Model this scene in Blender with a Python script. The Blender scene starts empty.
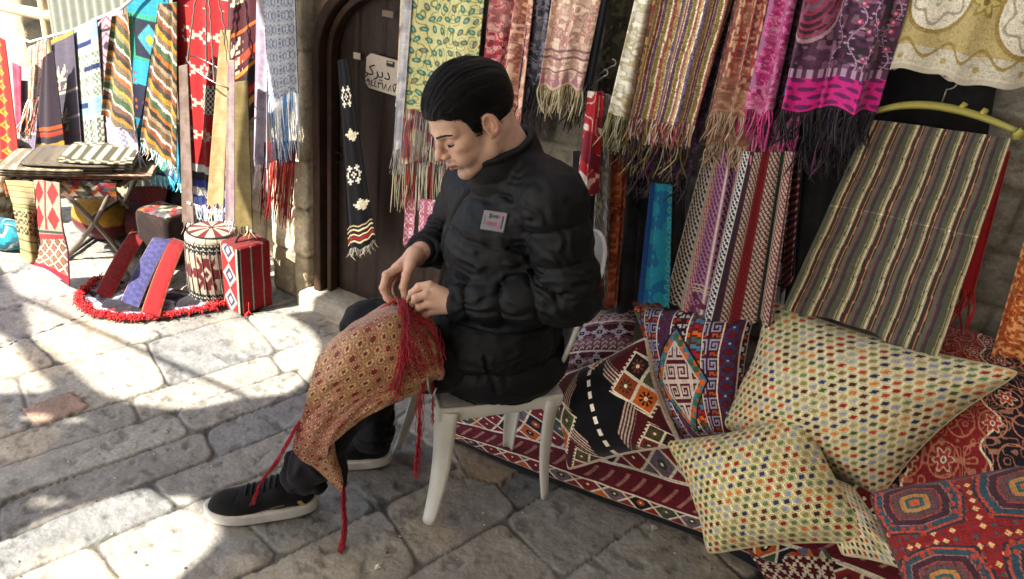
import bpy, math, random
import numpy as np
from mathutils import Vector, Matrix
from mathutils.geometry import delaunay_2d_cdt

rng = np.random.default_rng(7)
random.seed(7)
scene = bpy.context.scene
COL = scene.collection

# ------------------------------------------------------------------ camera
CAMH = 1.55
FPX = 740.0
def _cam():
    n = np.array([330-512., 1800-289.5, FPX]); n /= np.linalg.norm(n)
    a = np.array([305-512., 295-289.5, FPX]); b = np.array([1, .404, 0.])
    t = -(n@a)/(n@b); v = a+t*b; v /= np.linalg.norm(v)
    X = -v if t < 0 else v
    Z = -n; Y = np.cross(Z, X)
    return np.array([X, Y, Z])
RC = _cam()
CAM = np.array([0, 0, CAMH])
def ray(px, py):
    return RC @ np.array([px-512., py-289.5, FPX])
# a point of the place seen at (px,py) lying on the plane z=, y=, x= or lateral plane of the sitter
SEAT = np.array([-0.857, 1.594, 0.0])
FACE = np.array([-1., -1., 0.])/math.sqrt(2)
LEFT = np.array([1., -1., 0.])/math.sqrt(2)
UP = np.array([0., 0., 1.])
def P(px, py, z=None, y=None, x=None, lat=None, n=None, o=None):
    d = ray(px, py)
    if z is not None: t = (z-CAMH)/d[2]
    elif y is not None: t = y/d[1]
    elif x is not None: t = x/d[0]
    elif lat is not None: t = ((SEAT-CAM)@LEFT+lat)/(d@LEFT)
    else: t = ((np.asarray(o)-CAM)@n)/(d@n)
    return CAM+d*t
def proj(p):
    q = RC.T @ (np.asarray(p)-CAM)
    return (512+FPX*q[0]/q[2], 289.5+FPX*q[1]/q[2])

cd = bpy.data.cameras.new('camera'); cam = bpy.data.objects.new('camera', cd); COL.objects.link(cam)
M = Matrix.Identity(4)
for i in range(3):
    M[i][0] = RC[i, 0]; M[i][1] = -RC[i, 1]; M[i][2] = -RC[i, 2]; M[i][3] = CAM[i]
cam.matrix_world = M
cd.sensor_width = 36; cd.lens = FPX/1024*36; cd.clip_end = 500; cd.clip_start = .02
scene.camera = cam

# ------------------------------------------------------------------ colour
def srgb(c):
    c = np.asarray(c, float)
    return np.where(c <= .04045, c/12.92, ((c+.055)/1.055)**2.4)
def hx(s):
    s = s.lstrip('#')
    return srgb([int(s[i:i+2], 16)/255 for i in (0, 2, 4)])
def pal(*a): return np.array([hx(s) for s in a])

# ------------------------------------------------------------------ noise
_T = rng.random((256, 256, 8)).astype(np.float32)
def vnoise(x, y, k=0):
    x = np.asarray(x, float); y = np.asarray(y, float)
    xi = np.floor(x).astype(int); yi = np.floor(y).astype(int)
    fx = x-xi; fy = y-yi
    fx = fx*fx*(3-2*fx); fy = fy*fy*(3-2*fy)
    T = _T[:, :, k % 8]
    a = T[xi & 255, yi & 255]; b = T[(xi+1) & 255, yi & 255]
    c = T[xi & 255, (yi+1) & 255]; d = T[(xi+1) & 255, (yi+1) & 255]
    return (a*(1-fx)+b*fx)*(1-fy)+(c*(1-fx)+d*fx)*fy
def fbm(x, y, k=0, o=4):
    s = 0; a = .5; t = 0
    for i in range(o):
        s = s+a*vnoise(x*2**i+i*17.3, y*2**i+i*9.1, (k+i) % 8); t += a; a *= .5
    return s/t
def hash2(i, j, k=0):
    return _T[np.asarray(i).astype(int) & 255, np.asarray(j).astype(int) & 255, k % 8]
_T3 = rng.random((32, 32, 32)).astype(np.float32)
def noise3(p, s):
    q = p/s; i = np.floor(q).astype(int); f = q-i; f = f*f*(3-2*f)
    r = 0
    for dx in (0, 1):
        for dy in (0, 1):
            for dz in (0, 1):
                w = (f[..., 0] if dx else 1-f[..., 0])*(f[..., 1] if dy else 1-f[..., 1])*(f[..., 2] if dz else 1-f[..., 2])
                r = r+w*_T3[(i[..., 0]+dx) & 31, (i[..., 1]+dy) & 31, (i[..., 2]+dz) & 31]
    return r

# ------------------------------------------------------------------ materials
def newmat(name):
    m = bpy.data.materials.new(name); m.use_nodes = True
    nt = m.node_tree
    return m, nt, nt.nodes['Principled BSDF']
def N(nt, typ, **kw):
    n = nt.nodes.new(typ)
    for k, v in kw.items():
        if k.startswith('i_'): n.inputs[k[2:].replace('_', ' ')].default_value = v
        else: setattr(n, k, v)
    return n
def mat(name, col='attr', rough=.8, metal=0, var=.12, vscale=30., bump=.3, bscale=400., bdist=.002, sheen=0., spec=.3, weave=False, coat=0, sss=0, col2=None, detail=4., gain=1.):
    m, nt, bs = newmat(name)
    L = nt.links.new
    tc = N(nt, 'ShaderNodeTexCoord')
    nz = N(nt, 'ShaderNodeTexNoise'); nz.inputs['Scale'].default_value = vscale; nz.inputs['Detail'].default_value = detail
    L(tc.outputs['Object'], nz.inputs['Vector'])
    mr = N(nt, 'ShaderNodeMapRange'); mr.inputs[1].default_value = .25; mr.inputs[2].default_value = .75
    mr.inputs[3].default_value = gain*(1-var); mr.inputs[4].default_value = gain*(1+var)
    L(nz.outputs['Fac'], mr.inputs[0])
    if isinstance(col, str) and col == 'attr':
        at = N(nt, 'ShaderNodeAttribute', attribute_name='Col'); src = at.outputs['Color']
    elif col2 is not None:
        mx = N(nt, 'ShaderNodeMix', data_type='RGBA')
        n2 = N(nt, 'ShaderNodeTexNoise'); n2.inputs['Scale'].default_value = vscale*.37; n2.inputs['Detail'].default_value = 6
        L(tc.outputs['Object'], n2.inputs['Vector'])
        r2 = N(nt, 'ShaderNodeMapRange'); r2.inputs[1].default_value = .4; r2.inputs[2].default_value = .62
        L(n2.outputs['Fac'], r2.inputs[0]); L(r2.outputs[0], mx.inputs['Factor'])
        mx.inputs['A'].default_value = (*hx(col), 1); mx.inputs['B'].default_value = (*hx(col2), 1); src = mx.outputs['Result']
    else:
        rgb = N(nt, 'ShaderNodeRGB'); rgb.outputs[0].default_value = (*hx(col), 1); src = rgb.outputs[0]
    vm = N(nt, 'ShaderNodeVectorMath', operation='SCALE')
    L(src, vm.inputs[0]); L(mr.outputs[0], vm.inputs['Scale'])
    L(vm.outputs[0], bs.inputs['Base Color'])
    bs.inputs['Roughness'].default_value = rough; bs.inputs['Metallic'].default_value = metal
    bs.inputs['Specular IOR Level'].default_value = spec
    if sheen: bs.inputs['Sheen Weight'].default_value = sheen; bs.inputs['Sheen Roughness'].default_value = .4
    if coat: bs.inputs['Coat Weight'].default_value = coat; bs.inputs['Coat Roughness'].default_value = .2
    if sss:
        bs.inputs['Subsurface Weight'].default_value = sss; bs.inputs['Subsurface Radius'].default_value = (.9, .35, .2); bs.inputs['Subsurface Scale'].default_value = .006
    if bump:
        bp = N(nt, 'ShaderNodeBump'); bp.inputs['Strength'].default_value = bump; bp.inputs['Distance'].default_value = bdist
        b1 = N(nt, 'ShaderNodeTexNoise'); b1.inputs['Scale'].default_value = bscale; b1.inputs['Detail'].default_value = 3
        if weave:
            mp = N(nt, 'ShaderNodeMapping'); mp.inputs['Scale'].default_value = (1, 1, .35)
            L(tc.outputs['Object'], mp.inputs['Vector']); L(mp.outputs[0], b1.inputs['Vector'])
        else: L(tc.outputs['Object'], b1.inputs['Vector'])
        L(b1.outputs['Fac'], bp.inputs['Height']); L(bp.outputs[0], bs.inputs['Normal'])
    return m
MT = {}
MT['wool'] = mat('woven_wool', gain=1.45, rough=.95, var=.16, vscale=140, bump=.5, bscale=420, sheen=.15, weave=True)  # wool and shawl gain raised to brighten textiles hung in shade
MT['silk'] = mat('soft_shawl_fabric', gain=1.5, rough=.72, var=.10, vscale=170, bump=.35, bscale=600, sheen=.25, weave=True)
MT['fringe'] = mat('fringe_yarn', gain=1.25, rough=.9, var=.2, vscale=200, bump=.2, bscale=900, sheen=.2)
MT['dark'] = mat('dark_cloth', '#14141a', rough=.95, var=.2)

# ------------------------------------------------------------------ objects
def meta(o, label=None, cat=None, group=None, kind=None):
    if label: o['label'] = label
    if cat: o['category'] = cat
    if group: o['group'] = group
    if kind: o['kind'] = kind
    return o
def empty(name, loc, label, cat, group=None):
    o = bpy.data.objects.new(name, None); o.empty_display_size = .1; COL.objects.link(o)
    o.location = Vector([float(c) for c in loc]); return meta(o, label, cat, group)
def link(name, me, parent=None, material=None):
    o = bpy.data.objects.new(name, me); COL.objects.link(o)
    if material is not None: me.materials.append(material)
    if parent is not None:
        o.parent = parent
        o.matrix_parent_inverse = (Matrix.Translation(parent.location) if parent.type == 'EMPTY' else parent.matrix_basis).inverted()
    return o
def mesh(name, V, F, material=None, parent=None, col=None, smooth=True, origin=True, uv=None):
    V = np.asarray(V, float).reshape(-1, 3)
    if origin and parent is None and len(V):
        org = np.array([V[:, 0].mean(), V[:, 1].mean(), V[:, 2].min()]); V = V-org
    else: org = np.zeros(3)
    me = bpy.data.meshes.new(name)
    if isinstance(F, np.ndarray) and F.ndim == 2:
        k = F.shape[1]; nf = len(F)
        me.vertices.add(len(V)); me.vertices.foreach_set('co', V.astype(np.float32).ravel())
        me.loops.add(nf*k); me.loops.foreach_set('vertex_index', F.astype(np.int32).ravel())
        me.polygons.add(nf); me.polygons.foreach_set('loop_start', (np.arange(nf)*k).astype(np.int32))
        me.update(calc_edges=True)
    else:
        me.from_pydata([tuple(v) for v in V], [], [tuple(int(i) for i in f) for f in F]); me.update()
    if smooth: me.polygons.foreach_set('use_smooth', np.ones(len(me.polygons), bool))
    if col is not None:
        a = me.color_attributes.new('Col', 'FLOAT_COLOR', 'POINT')
        c = np.ones((len(V), 4), np.float32); c[:, :3] = np.asarray(col, float).reshape(-1, 3); a.data.foreach_set('color', c.ravel())
    me.validate()
    o = link(name, me, parent, material)
    if parent is None: o.location = Vector(org)
    return o
def gridF(n, m, base=0, wrap=False):
    i, j = np.meshgrid(np.arange(n-1), np.arange(m if wrap else m-1), indexing='ij')
    j2 = (j+1) % m
    a = i*m+j
    return np.stack([a, (i+1)*m+j, (i+1)*m+j2, i*m+j2], -1).reshape(-1, 4)+base
def sheet(name, G, C, material, parent=None, thick=.002, **kw):
    n, m = G.shape[:2]
    o = mesh(name, G.reshape(-1, 3), gridF(n, m), material, parent, C.reshape(-1, 3), **kw)
    if thick:
        s = o.modifiers.new('thickness', 'SOLIDIFY'); s.thickness = thick; s.offset = 0
    return o
class MB:                                     # collects shapes for ONE mesh
    def __init__(s): s.V = []; s.F = []; s.C = []; s.n = 0
    def add(s, V, F, c=(.5, .5, .5)):
        V = np.asarray(V, float).reshape(-1, 3); s.V.append(V)
        s.F += [tuple(int(k)+s.n for k in f) for f in F]
        c = np.asarray(c, float); s.C.append(np.broadcast_to(c, (len(V), 3)) if c.ndim == 1 else c); s.n += len(V)
    def box(s, c, sz, R=None, col=(.5, .5, .5), bev=0.0):
        h = np.asarray(sz, float)/2; b = min(bev, h.min()*.9)
        pts = []; F = []
        if b <= 0:
            for x in (-1, 1):
                for y in (-1, 1):
                    for z in (-1, 1): pts.append((x*h[0], y*h[1], z*h[2]))
            F = [(0, 1, 3, 2), (4, 6, 7, 5), (0, 4, 5, 1), (2, 3, 7, 6), (0, 2, 6, 4), (1, 5, 7, 3)]
            V = np.array(pts)
        else:
            import itertools
            idx = {}
            for sg in itertools.product((-1, 1), repeat=3):
                for ax in range(3):
                    p = [sg[i]*(h[i]-(0 if i == ax else b)) for i in range(3)]
                    idx[(sg, ax)] = len(pts); pts.append(p)
            V = np.array(pts, float)
            for ax in range(3):
                u, w = [(1, 2), (2, 0), (0, 1)][ax]
                for sg in (-1, 1):
                    q = []
                    for (a_, b_) in ((-1, -1), (1, -1), (1, 1), (-1, 1)):
                        t = [0, 0, 0]; t[ax] = sg; t[u] = a_; t[w] = b_; q.append(idx[(tuple(t), ax)])
                    F.append(tuple(q if sg > 0 else q[::-1]))
                # edges along ax
                for a_ in (-1, 1):
                    for b_ in (-1, 1):
                        t0 = [0, 0, 0]; t0[u] = a_; t0[w] = b_; t1 = list(t0); t0[ax] = -1; t1[ax] = 1
                        q = (idx[(tuple(t0), u)], idx[(tuple(t1), u)], idx[(tuple(t1), w)], idx[(tuple(t0), w)])
                        F.append(q if a_*b_ < 0 else q[::-1])
            for sg in itertools.product((-1, 1), repeat=3):
                q = [idx[(sg, k)] for k in range(3)]; F.append(tuple(q if np.prod(sg) > 0 else q[::-1]))
        if R is not None: V = V @ np.asarray(R).T
        s.add(V+np.asarray(c, float), F, col)
    def tube(s, pts, r, sides=8, col=(.5, .5, .5), cap=True, flat=1.0, updir=None):
        pts = np.asarray(pts, float); n = len(pts)
        r = np.broadcast_to(np.asarray(r, float), (n,))
        T = np.gradient(pts, axis=0); T /= np.linalg.norm(T, axis=1)[:, None]+1e-12
        u0 = np.array(updir if updir is not None else ((0, 0, 1.) if abs(T[0, 2]) < .9 else (0, 1., 0)), float)
        V = []
        a = np.arange(sides)*2*math.pi/sides
        for i in range(n):
            b = np.cross(T[i], u0); b /= np.linalg.norm(b)+1e-12; u0 = np.cross(b, T[i])
            V.append(pts[i]+r[i]*(np.cos(a)[:, None]*b+flat*np.sin(a)[:, None]*u0))
        V = np.concatenate(V); F = [tuple(f) for f in gridF(n, sides, 0, True)]
        if cap: F += [tuple(range(sides)), tuple(range(n*sides-1, n*sides-sides-1, -1))]
        col = np.asarray(col, float)
        if col.ndim == 2: col = np.repeat(col, sides, axis=0)
        s.add(V, F, col)
    def lathe(s, prof, c, sides=32, col=(.5, .5, .5), R=None):
        a = np.arange(sides)*2*math.pi/sides
        V = np.array([[r*np.cos(t), r*np.sin(t), z] for r, z in prof for t in a])
        if R is not None: V = V @ np.asarray(R).T
        s.add(V+np.asarray(c, float), [tuple(f) for f in gridF(len(prof), sides, 0, True)], col)
    def build(s, name, material=None, parent=None, smooth=False, color=True):
        return mesh(name, np.concatenate(s.V), s.F, material, parent, np.concatenate(s.C) if color else None, smooth)
def rotz(a): c, s = math.cos(a), math.sin(a); return np.array([[c, -s, 0], [s, c, 0], [0, 0, 1]])
def basis(z, x):
    z = np.asarray(z, float); z = z/np.linalg.norm(z); x = np.asarray(x, float); x = x-z*(x@z); x /= np.linalg.norm(x)
    return np.stack([x, np.cross(z, x), z], 1)
def autosmooth(o, ang=35):
    me = o.data
    me.polygons.foreach_set('use_smooth', np.ones(len(me.polygons), bool))
    try: me.set_sharp_from_angle(angle=math.radians(ang))
    except Exception: pass
    return o

# ------------------------------------------------------------------ implicit surfaces -> one smooth mesh
def smin(a, b, k): 
    h = np.clip(.5+.5*(b-a)/k, 0, 1); return b*(1-h)+a*h-k*h*(1-h)
def smax(a, b, k): return -smin(-a, -b, k)
def s_sph(p, c, r): return np.linalg.norm(p-np.asarray(c, np.float32), axis=-1)-r
def s_ell(p, c, r, R=None):
    q = p-np.asarray(c, np.float32)
    if R is not None: q = q @ np.asarray(R, np.float32)
    r = np.asarray(r, np.float32)
    k0 = np.linalg.norm(q/r, axis=-1); k1 = np.linalg.norm(q/(r*r), axis=-1)
    return k0*(k0-1)/(k1+1e-9)
def s_cone(p, a, b, ra, rb):
    a = np.asarray(a, np.float32); b = np.asarray(b, np.float32)
    pa = p-a; ba = b-a; t = np.clip((pa@ba)/(ba@ba), 0, 1)
    return np.linalg.norm(pa-t[..., None]*ba, axis=-1)-(ra+(rb-ra)*t)
def s_chain(p, pts, rs, k=.01):
    d = None
    for i in range(len(pts)-1):
        e = s_cone(p, pts[i], pts[i+1], rs[i], rs[i+1])
        d = e if d is None else smin(d, e, k)
    return d
def s_box(p, c, h, R, r):
    q = np.abs((p-np.asarray(c, np.float32)) @ np.asarray(R, np.float32))-(np.asarray(h, np.float32)-r)
    return np.linalg.norm(np.maximum(q, 0), axis=-1)+np.minimum(q.max(-1), 0)-r
def surfnet(f, lo, hi, h):
    lo = np.asarray(lo, float); hi = np.asarray(hi, float)
    nx, ny, nz = [int(math.ceil((hi[i]-lo[i])/h))+1 for i in range(3)]
    ax = [lo[i]+h*np.arange(n) for i, n in enumerate((nx, ny, nz))]
    # coarse pass first, then only the blocks near the surface are sampled finely
    bs = 5; nb = [-(-n//bs) for n in (nx, ny, nz)]
    cen = [lo[i]+h*(np.arange(nb[i])*bs+(bs-1)/2) for i in range(3)]
    g = np.stack(np.meshgrid(*cen, indexing='ij'), -1).astype(np.float32)
    Fc = np.empty(g.shape[:3], np.float32)
    for i in range(nb[0]): Fc[i] = f(g[i])
    Fp = np.repeat(np.repeat(np.repeat(Fc, bs, 0), bs, 1), bs, 2)
    near_ = np.argwhere(np.abs(Fc) < h*bs*1.6+.008)
    oo = np.stack(np.meshgrid(np.arange(bs), np.arange(bs), np.arange(bs), indexing='ij'), -1).reshape(-1, 3)
    for i in range(0, len(near_), 3000):
        id_ = near_[i:i+3000, None, :]*bs+oo[None]
        Fp[id_[..., 0], id_[..., 1], id_[..., 2]] = f((lo+id_*h).astype(np.float32))
    Fv = np.ascontiguousarray(Fp[:nx, :ny, :nz])
    ins = Fv < 0
    sh = (nx-1, ny-1, nz-1)
    acc = np.zeros(sh+(3,), np.float32); cnt = np.zeros(sh, np.float32)
    def sl(a, o): return a[o[0]:o[0]+sh[0], o[1]:o[1]+sh[1], o[2]:o[2]+sh[2]]
    for d in range(3):
        e = [0, 0, 0]; e[d] = 1
        oth = [k for k in range(3) if k != d]
        for a_ in (0, 1):
            for b_ in (0, 1):
                o = [0, 0, 0]; o[oth[0]] = a_; o[oth[1]] = b_
                o2 = list(o); o2[d] = 1
                A = sl(Fv, o); B = sl(Fv, o2); c = sl(ins, o) != sl(ins, o2)
                with np.errstate(all='ignore'): t = np.where(c, A/(A-B), 0)
                acc[..., d] += np.where(c, t, 0)
                if a_: acc[..., oth[0]] += c
                if b_: acc[..., oth[1]] += c
                cnt += c
    act = cnt > 0
    idx = np.full(sh, -1, np.int64); idx[act] = np.arange(act.sum())
    ijk = np.argwhere(act)
    V = lo+h*(ijk+acc[act]/cnt[act][:, None])
    Q = []
    for d in range(3):
        u, w = [(1, 2), (2, 0), (0, 1)][d]
        s0 = [slice(None)]*3; s1 = [slice(None)]*3
        s0[d] = slice(0, -1); s1[d] = slice(1, None)
        a = ins[tuple(s0)]; b = ins[tuple(s1)]
        E = np.argwhere(a != b)
        E = E[(E[:, u] > 0) & (E[:, w] > 0) & (E[:, u] < Fv.shape[u]-1) & (E[:, w] < Fv.shape[w]-1)]
        fl = a[tuple(E.T)]
        def ii(du, dw):
            e = E.copy(); e[:, u] += du; e[:, w] += dw; return idx[tuple(e.T)]
        q = np.stack([ii(-1, -1), ii(0, -1), ii(0, 0), ii(-1, 0)], 1)
        q[~fl] = q[~fl][:, ::-1]
        Q.append(q)
    return V, np.concatenate(Q)
# ------------------------------------------------------------------ textile designs: f(X, Y) in metres -> linear rgb
def L_(a, b, w):
    w = np.clip(w, 0, 1)[..., None]; return a*(1-w)+b*w
def full(X, c): return np.broadcast_to(np.asarray(c, float), X.shape+(3,)).copy()
def threads(C, X, Y, a=.14, s=.0035):
    n = hash2(np.floor(Y/s*1.0), np.floor(X/.05), 3); m = hash2(np.floor(X/s), np.floor(Y/.07), 5)
    return C*(1+a*(n-.5)+a*(m-.5))[..., None]
def chart(rows): 
    w = max(len(r) for r in rows); return np.array([[ord(c) for c in r.ljust(w)] for r in rows])
def tile(C, X, Y, rows, cell, cmap, ox=0, oy=0, mask=None, mirror=False):
    ch = chart(rows); h, w = ch.shape
    i = np.floor((Y-oy)/cell).astype(int); j = np.floor((X-ox)/cell).astype(int)
    if mirror:
        jj = j % (2*w); jj = np.where(jj >= w, 2*w-1-jj, jj); ii = i % (2*h); ii = np.where(ii >= h, 2*h-1-ii, ii)
    else: ii = i % h; jj = j % w
    k = ch[ii, jj]
    for c, col in cmap.items():
        m = k == ord(c)
        if mask is not None: m = m & mask
        C[m] = hx(col) if isinstance(col, str) else col
    return C
def stripes(t, spec):
    """spec: list of (width, hex); repeats"""
    ws = np.array([w for w, _ in spec]); e = np.cumsum(ws); q = np.mod(t, e[-1])
    return pal(*[c for _, c in spec])[np.clip(np.searchsorted(e, q, side='right'), 0, len(ws)-1)]

HOOK = ["wwwwww....", "w....w.bb.", "w.ww.w.b..", "w.w..w.bb.", "w.wwww..b.", "w......bb.", "wwwwwwww..", ".........."]
STAR = [".....w.....", "....www....", ".r..www..r.", "..rwwwwwr..", ".wwwdddwww.", "wwwwdodwwww", ".wwwdddwww.", "..rwwwwwr..", ".r..www..r.", "....www....", ".....w....."]
XM = ["w.......w", ".ww...ww.", ".www.www.", "...www...", "..wwoww..", "...www...", ".www.www.", ".ww...ww.", "w.......w"]
TRI = ["wr", "wwr"]
KEY = ["wwwwwwww.", "w......w.", "w.wwww.w.", "w.w..w.w.", "w.w.ww.w.", "w.w....w.", "w.wwwwww.", "w........", "wwwwwwwww"]

def p_paisley(bg, l1, l2, l3=None, s=.05, k=5, seed=0, bw=.5):
    s = s*.52
    def f(X, Y):
        wx = fbm(X/s*.8, Y/s*.8, seed, 3); wy = fbm(X/s*.8+7, Y/s*.8+3, seed+1, 3)
        n = vnoise(X/s+wx*2, Y/s*.8+wy*2, seed+2)
        r = np.abs(np.mod(n*k, 1)-.5)*2
        C = full(X, hx(bg)); C[(r < .42)] = hx(l1)
        m = vnoise(X/s*2.2+5, Y/s*2.2, seed+3)
        C[(m > .66)] = hx(l2)
        if l3: C[(np.abs(m-.5) < .05)] = hx(l3)
        q = vnoise(X/s*.45, Y/s*.45+11, seed+4); C = L_(C, full(X, hx(l2)), bw*(q > .62)*.5)
        return threads(C, X, Y)
    return f
def p_leaves(bg, dark, line, acc, s=.034):     # the pale yellow shawl with small teal buds
    def f(X, Y):
        i = np.floor(Y/s); x = X/s+.5*np.mod(i, 2); j = np.floor(x)
        dx = x-j-.5+.25*(hash2(i, j, 1)-.5); dy = Y/s-i-.5+.2*(hash2(i, j, 2)-.5)
        a = (hash2(i, j, 3)-.5)*2.4; u = dx*np.cos(a)-dy*np.sin(a); v = dx*np.sin(a)+dy*np.cos(a)
        C = full(X, hx(bg))
        w = np.abs(np.mod(vnoise(X/s*.9, Y/s*.9, 2)*4, 1)-.5); C[w < .09] = hx(line)
        e = (u/.36)**2+(v/(.22+.1*u))**2
        C[e < 1.25] = hx(line); C[e < .95] = hx(dark)
        C[(e < .3)] = hx(acc)
        k = hash2(i, j, 6) > .7; C[(e < .16) & k] = hx('#b5553a')
        return threads(C, X, Y, .1)
    return f
def p_ikat(spec, s=.02, jag=.012, seed=0, lines=None):   # vertical stripes filled with small curling marks
    spec = [(a*.72, b) for a, b in spec]
    def f(X, Y):
        C = stripes(X+.0015*np.sin(Y*30), spec)
        n = vnoise(X/s*2.3, Y/s*1.4, seed); r = np.abs(np.mod(n*4, 1)-.5)
        dark = C*.42; C = L_(C, dark, (r < .16)*.9)
        C = L_(C, np.minimum(C*1.7+.03, .9), (r > .43)*.7)
        return threads(C, X, Y)
    return f
def p_keffiyeh(spec, cell=.011, fg='#e8ddd0'):
    """columns: (width, ground hex, mark hex)"""
    ws = np.array([c[0] for c in spec]); e = np.cumsum(ws)
    G = pal(*[c[1] for c in spec]); Mk = pal(*[c[2] for c in spec])
    def f(X, Y):
        q = np.mod(X, e[-1]); k = np.clip(np.searchsorted(e, q, side='right'), 0, len(ws)-1)
        x0 = (q-np.concatenate([[0], e])[k])/ws[k]
        C = G[k].copy()
        yy = Y/cell
        row = np.floor(yy); fy = yy-row
        nn = np.maximum(2, np.round(ws[k]/cell)); xx = x0*nn+.5*np.mod(row, 2); fx = xx-np.floor(xx)
        m = (np.abs(fx-.5)+.7*np.abs(fy-.5) < .40) & (x0 > .06) & (x0 < .94)
        m |= (np.abs(fx-.5-.5*(fy-.5)) < .13) & (x0 > .06) & (x0 < .94)
        C[m] = Mk[k][m]
        return threads(C, X, Y)
    return f
def p_wool(spec, slope=.35, amp=.012, jag=.004):        # hand-woven slanting wool stripes
    def f(X, Y):
        t = Y+slope*X+amp*np.sin(X*18)+.006*np.sin(X*47+1)+jag*(hash2(np.floor(X/.004), np.zeros_like(X), 2)-.5)
        t = t+.009*(vnoise(X/.02, Y/.02, 3)-.5)
        return threads(stripes(t, spec), X, Y, .4)
    return f
def p_dots(nx, ny, W, H, bg='#a89d78', line='#c6bd9c', seed=0):
    pl = pal('#4a2416', '#861c16', '#28335c', '#3c4f28', '#7a7440', '#b3652a', '#7a8094', '#94805a', '#3a1c1c', '#6a5836', '#9c3422', '#56704c', '#222844', '#8a8a8c')
    def f(X, Y):
        x = X/W*nx; y = Y/H*ny; i = np.floor(y); x = x+.5*np.mod(i, 2); j = np.floor(x)
        dx = x-j-.5; dy = y-i-.5
        C = full(X, hx(bg))
        # pale hexagon mesh: distance to cell border
        hxm = np.maximum(np.abs(dx)*1.0, np.abs(dy)*.62+np.abs(dx)*.55)
        C[(hxm > .43) & (hxm < .50)] = hx(line)
        m = (np.abs(dx+.12*dy) < .265) & (np.abs(dy+.25*dx) < .285)
        k = (hash2(i*3+seed, j*5+seed, 4)*len(pl)*.999).astype(int); C[m] = pl[k][m]
        C[(np.abs(dx+.12*dy) < .31) & (np.abs(dy+.25*dx) < .33) & ~m] = hx('#bdb390')
        return threads(C, X, Y, .2, .002)
    return f
def lozenge(C, X, Y, cx, cy, rx, ry, cells, edge='#e0d2b8', serr=.012):
    dx = (X-cx); dy = (Y-cy)
    sr = serr*(np.mod(np.floor((dx-dy)/serr*1.1), 2) == 0)+0
    d = np.abs(dx)/rx+np.abs(dy)/ry
    C[d < 1+(.35*sr/serr*.28)] = hx(edge)
    a = dx/rx+dy/ry; b = dx/rx-dy/ry
    ia = (a > 0).astype(int); ib = (b > 0).astype(int)
    la = np.abs(np.abs(a)-.5)/.5; lb = np.abs(np.abs(b)-.5)/.5
    ins = np.maximum(la, lb)
    cols = pal(*cells); k = ia*2+ib
    m = (d < 1) & (ins < .86); C[m] = cols[k][m]
    sa = (np.abs(a)-.5)/.5; sb = (np.abs(b)-.5)/.5
    th = np.arctan2(sa, sb); rr = np.hypot(sa, sb); st = rr < (.38+.24*np.sign(np.cos(8*th)))
    m2 = (d < 1) & st; C[m2] = (cols[3-k]*.35)[m2]
    C[(d < 1) & (rr < .17)] = hx('#e8dcc4')
    return C
def p_kilim_black(X, Y):      # .42 x .42
    W = .42; C = full(X, hx('#4a1018'))
    x = X/W; y = Y/W
    px_, py_ = .70, .98
    cx, cy = .49, .5
    dx = np.abs(x-cx); dy = np.abs(y-cy)
    hexd = dx/.34+dy/.62
    st = np.mod((x-cx)*np.sign(x-cx)*1.0+np.abs(dy)*.55, .028) < .013
    C[(hexd < 1.16)] = hx('#3c0d14')
    C[(hexd < 1.16) & st] = hx('#b9a596')
    C[(hexd < .80) | ((dx < .13) & (dy < .62))] = hx('#0d0c10')
    oc = ['#8b3a1e', '#20181c', '#c8631f', '#4c5a38']
    for (a, b) in ((.09, .52), (.90, .40)):
        C = lozenge(C, X, Y, a*W, b*W, .225*W, .29*W, oc)
    for (a, b) in ((.22, 1.0), (.86, .95), (.52, -.08), (.02, .02)):
        C = lozenge(C, X, Y, a*W, b*W, .17*W, .20*W, ['#7a2a1c', '#33402c', '#c06020', '#2a1a1c'])
    m = (np.abs(x-cx-.0) < .016) & (np.mod(y, .115) < .065); C[m] = hx('#e9dfd0')
    e = .02; C[(x < e) | (y < e) | (x > 1-e) | (y > 1-e)] = hx('#c9b8a0')
    return threads(C, X, Y, .3, .003)
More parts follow.
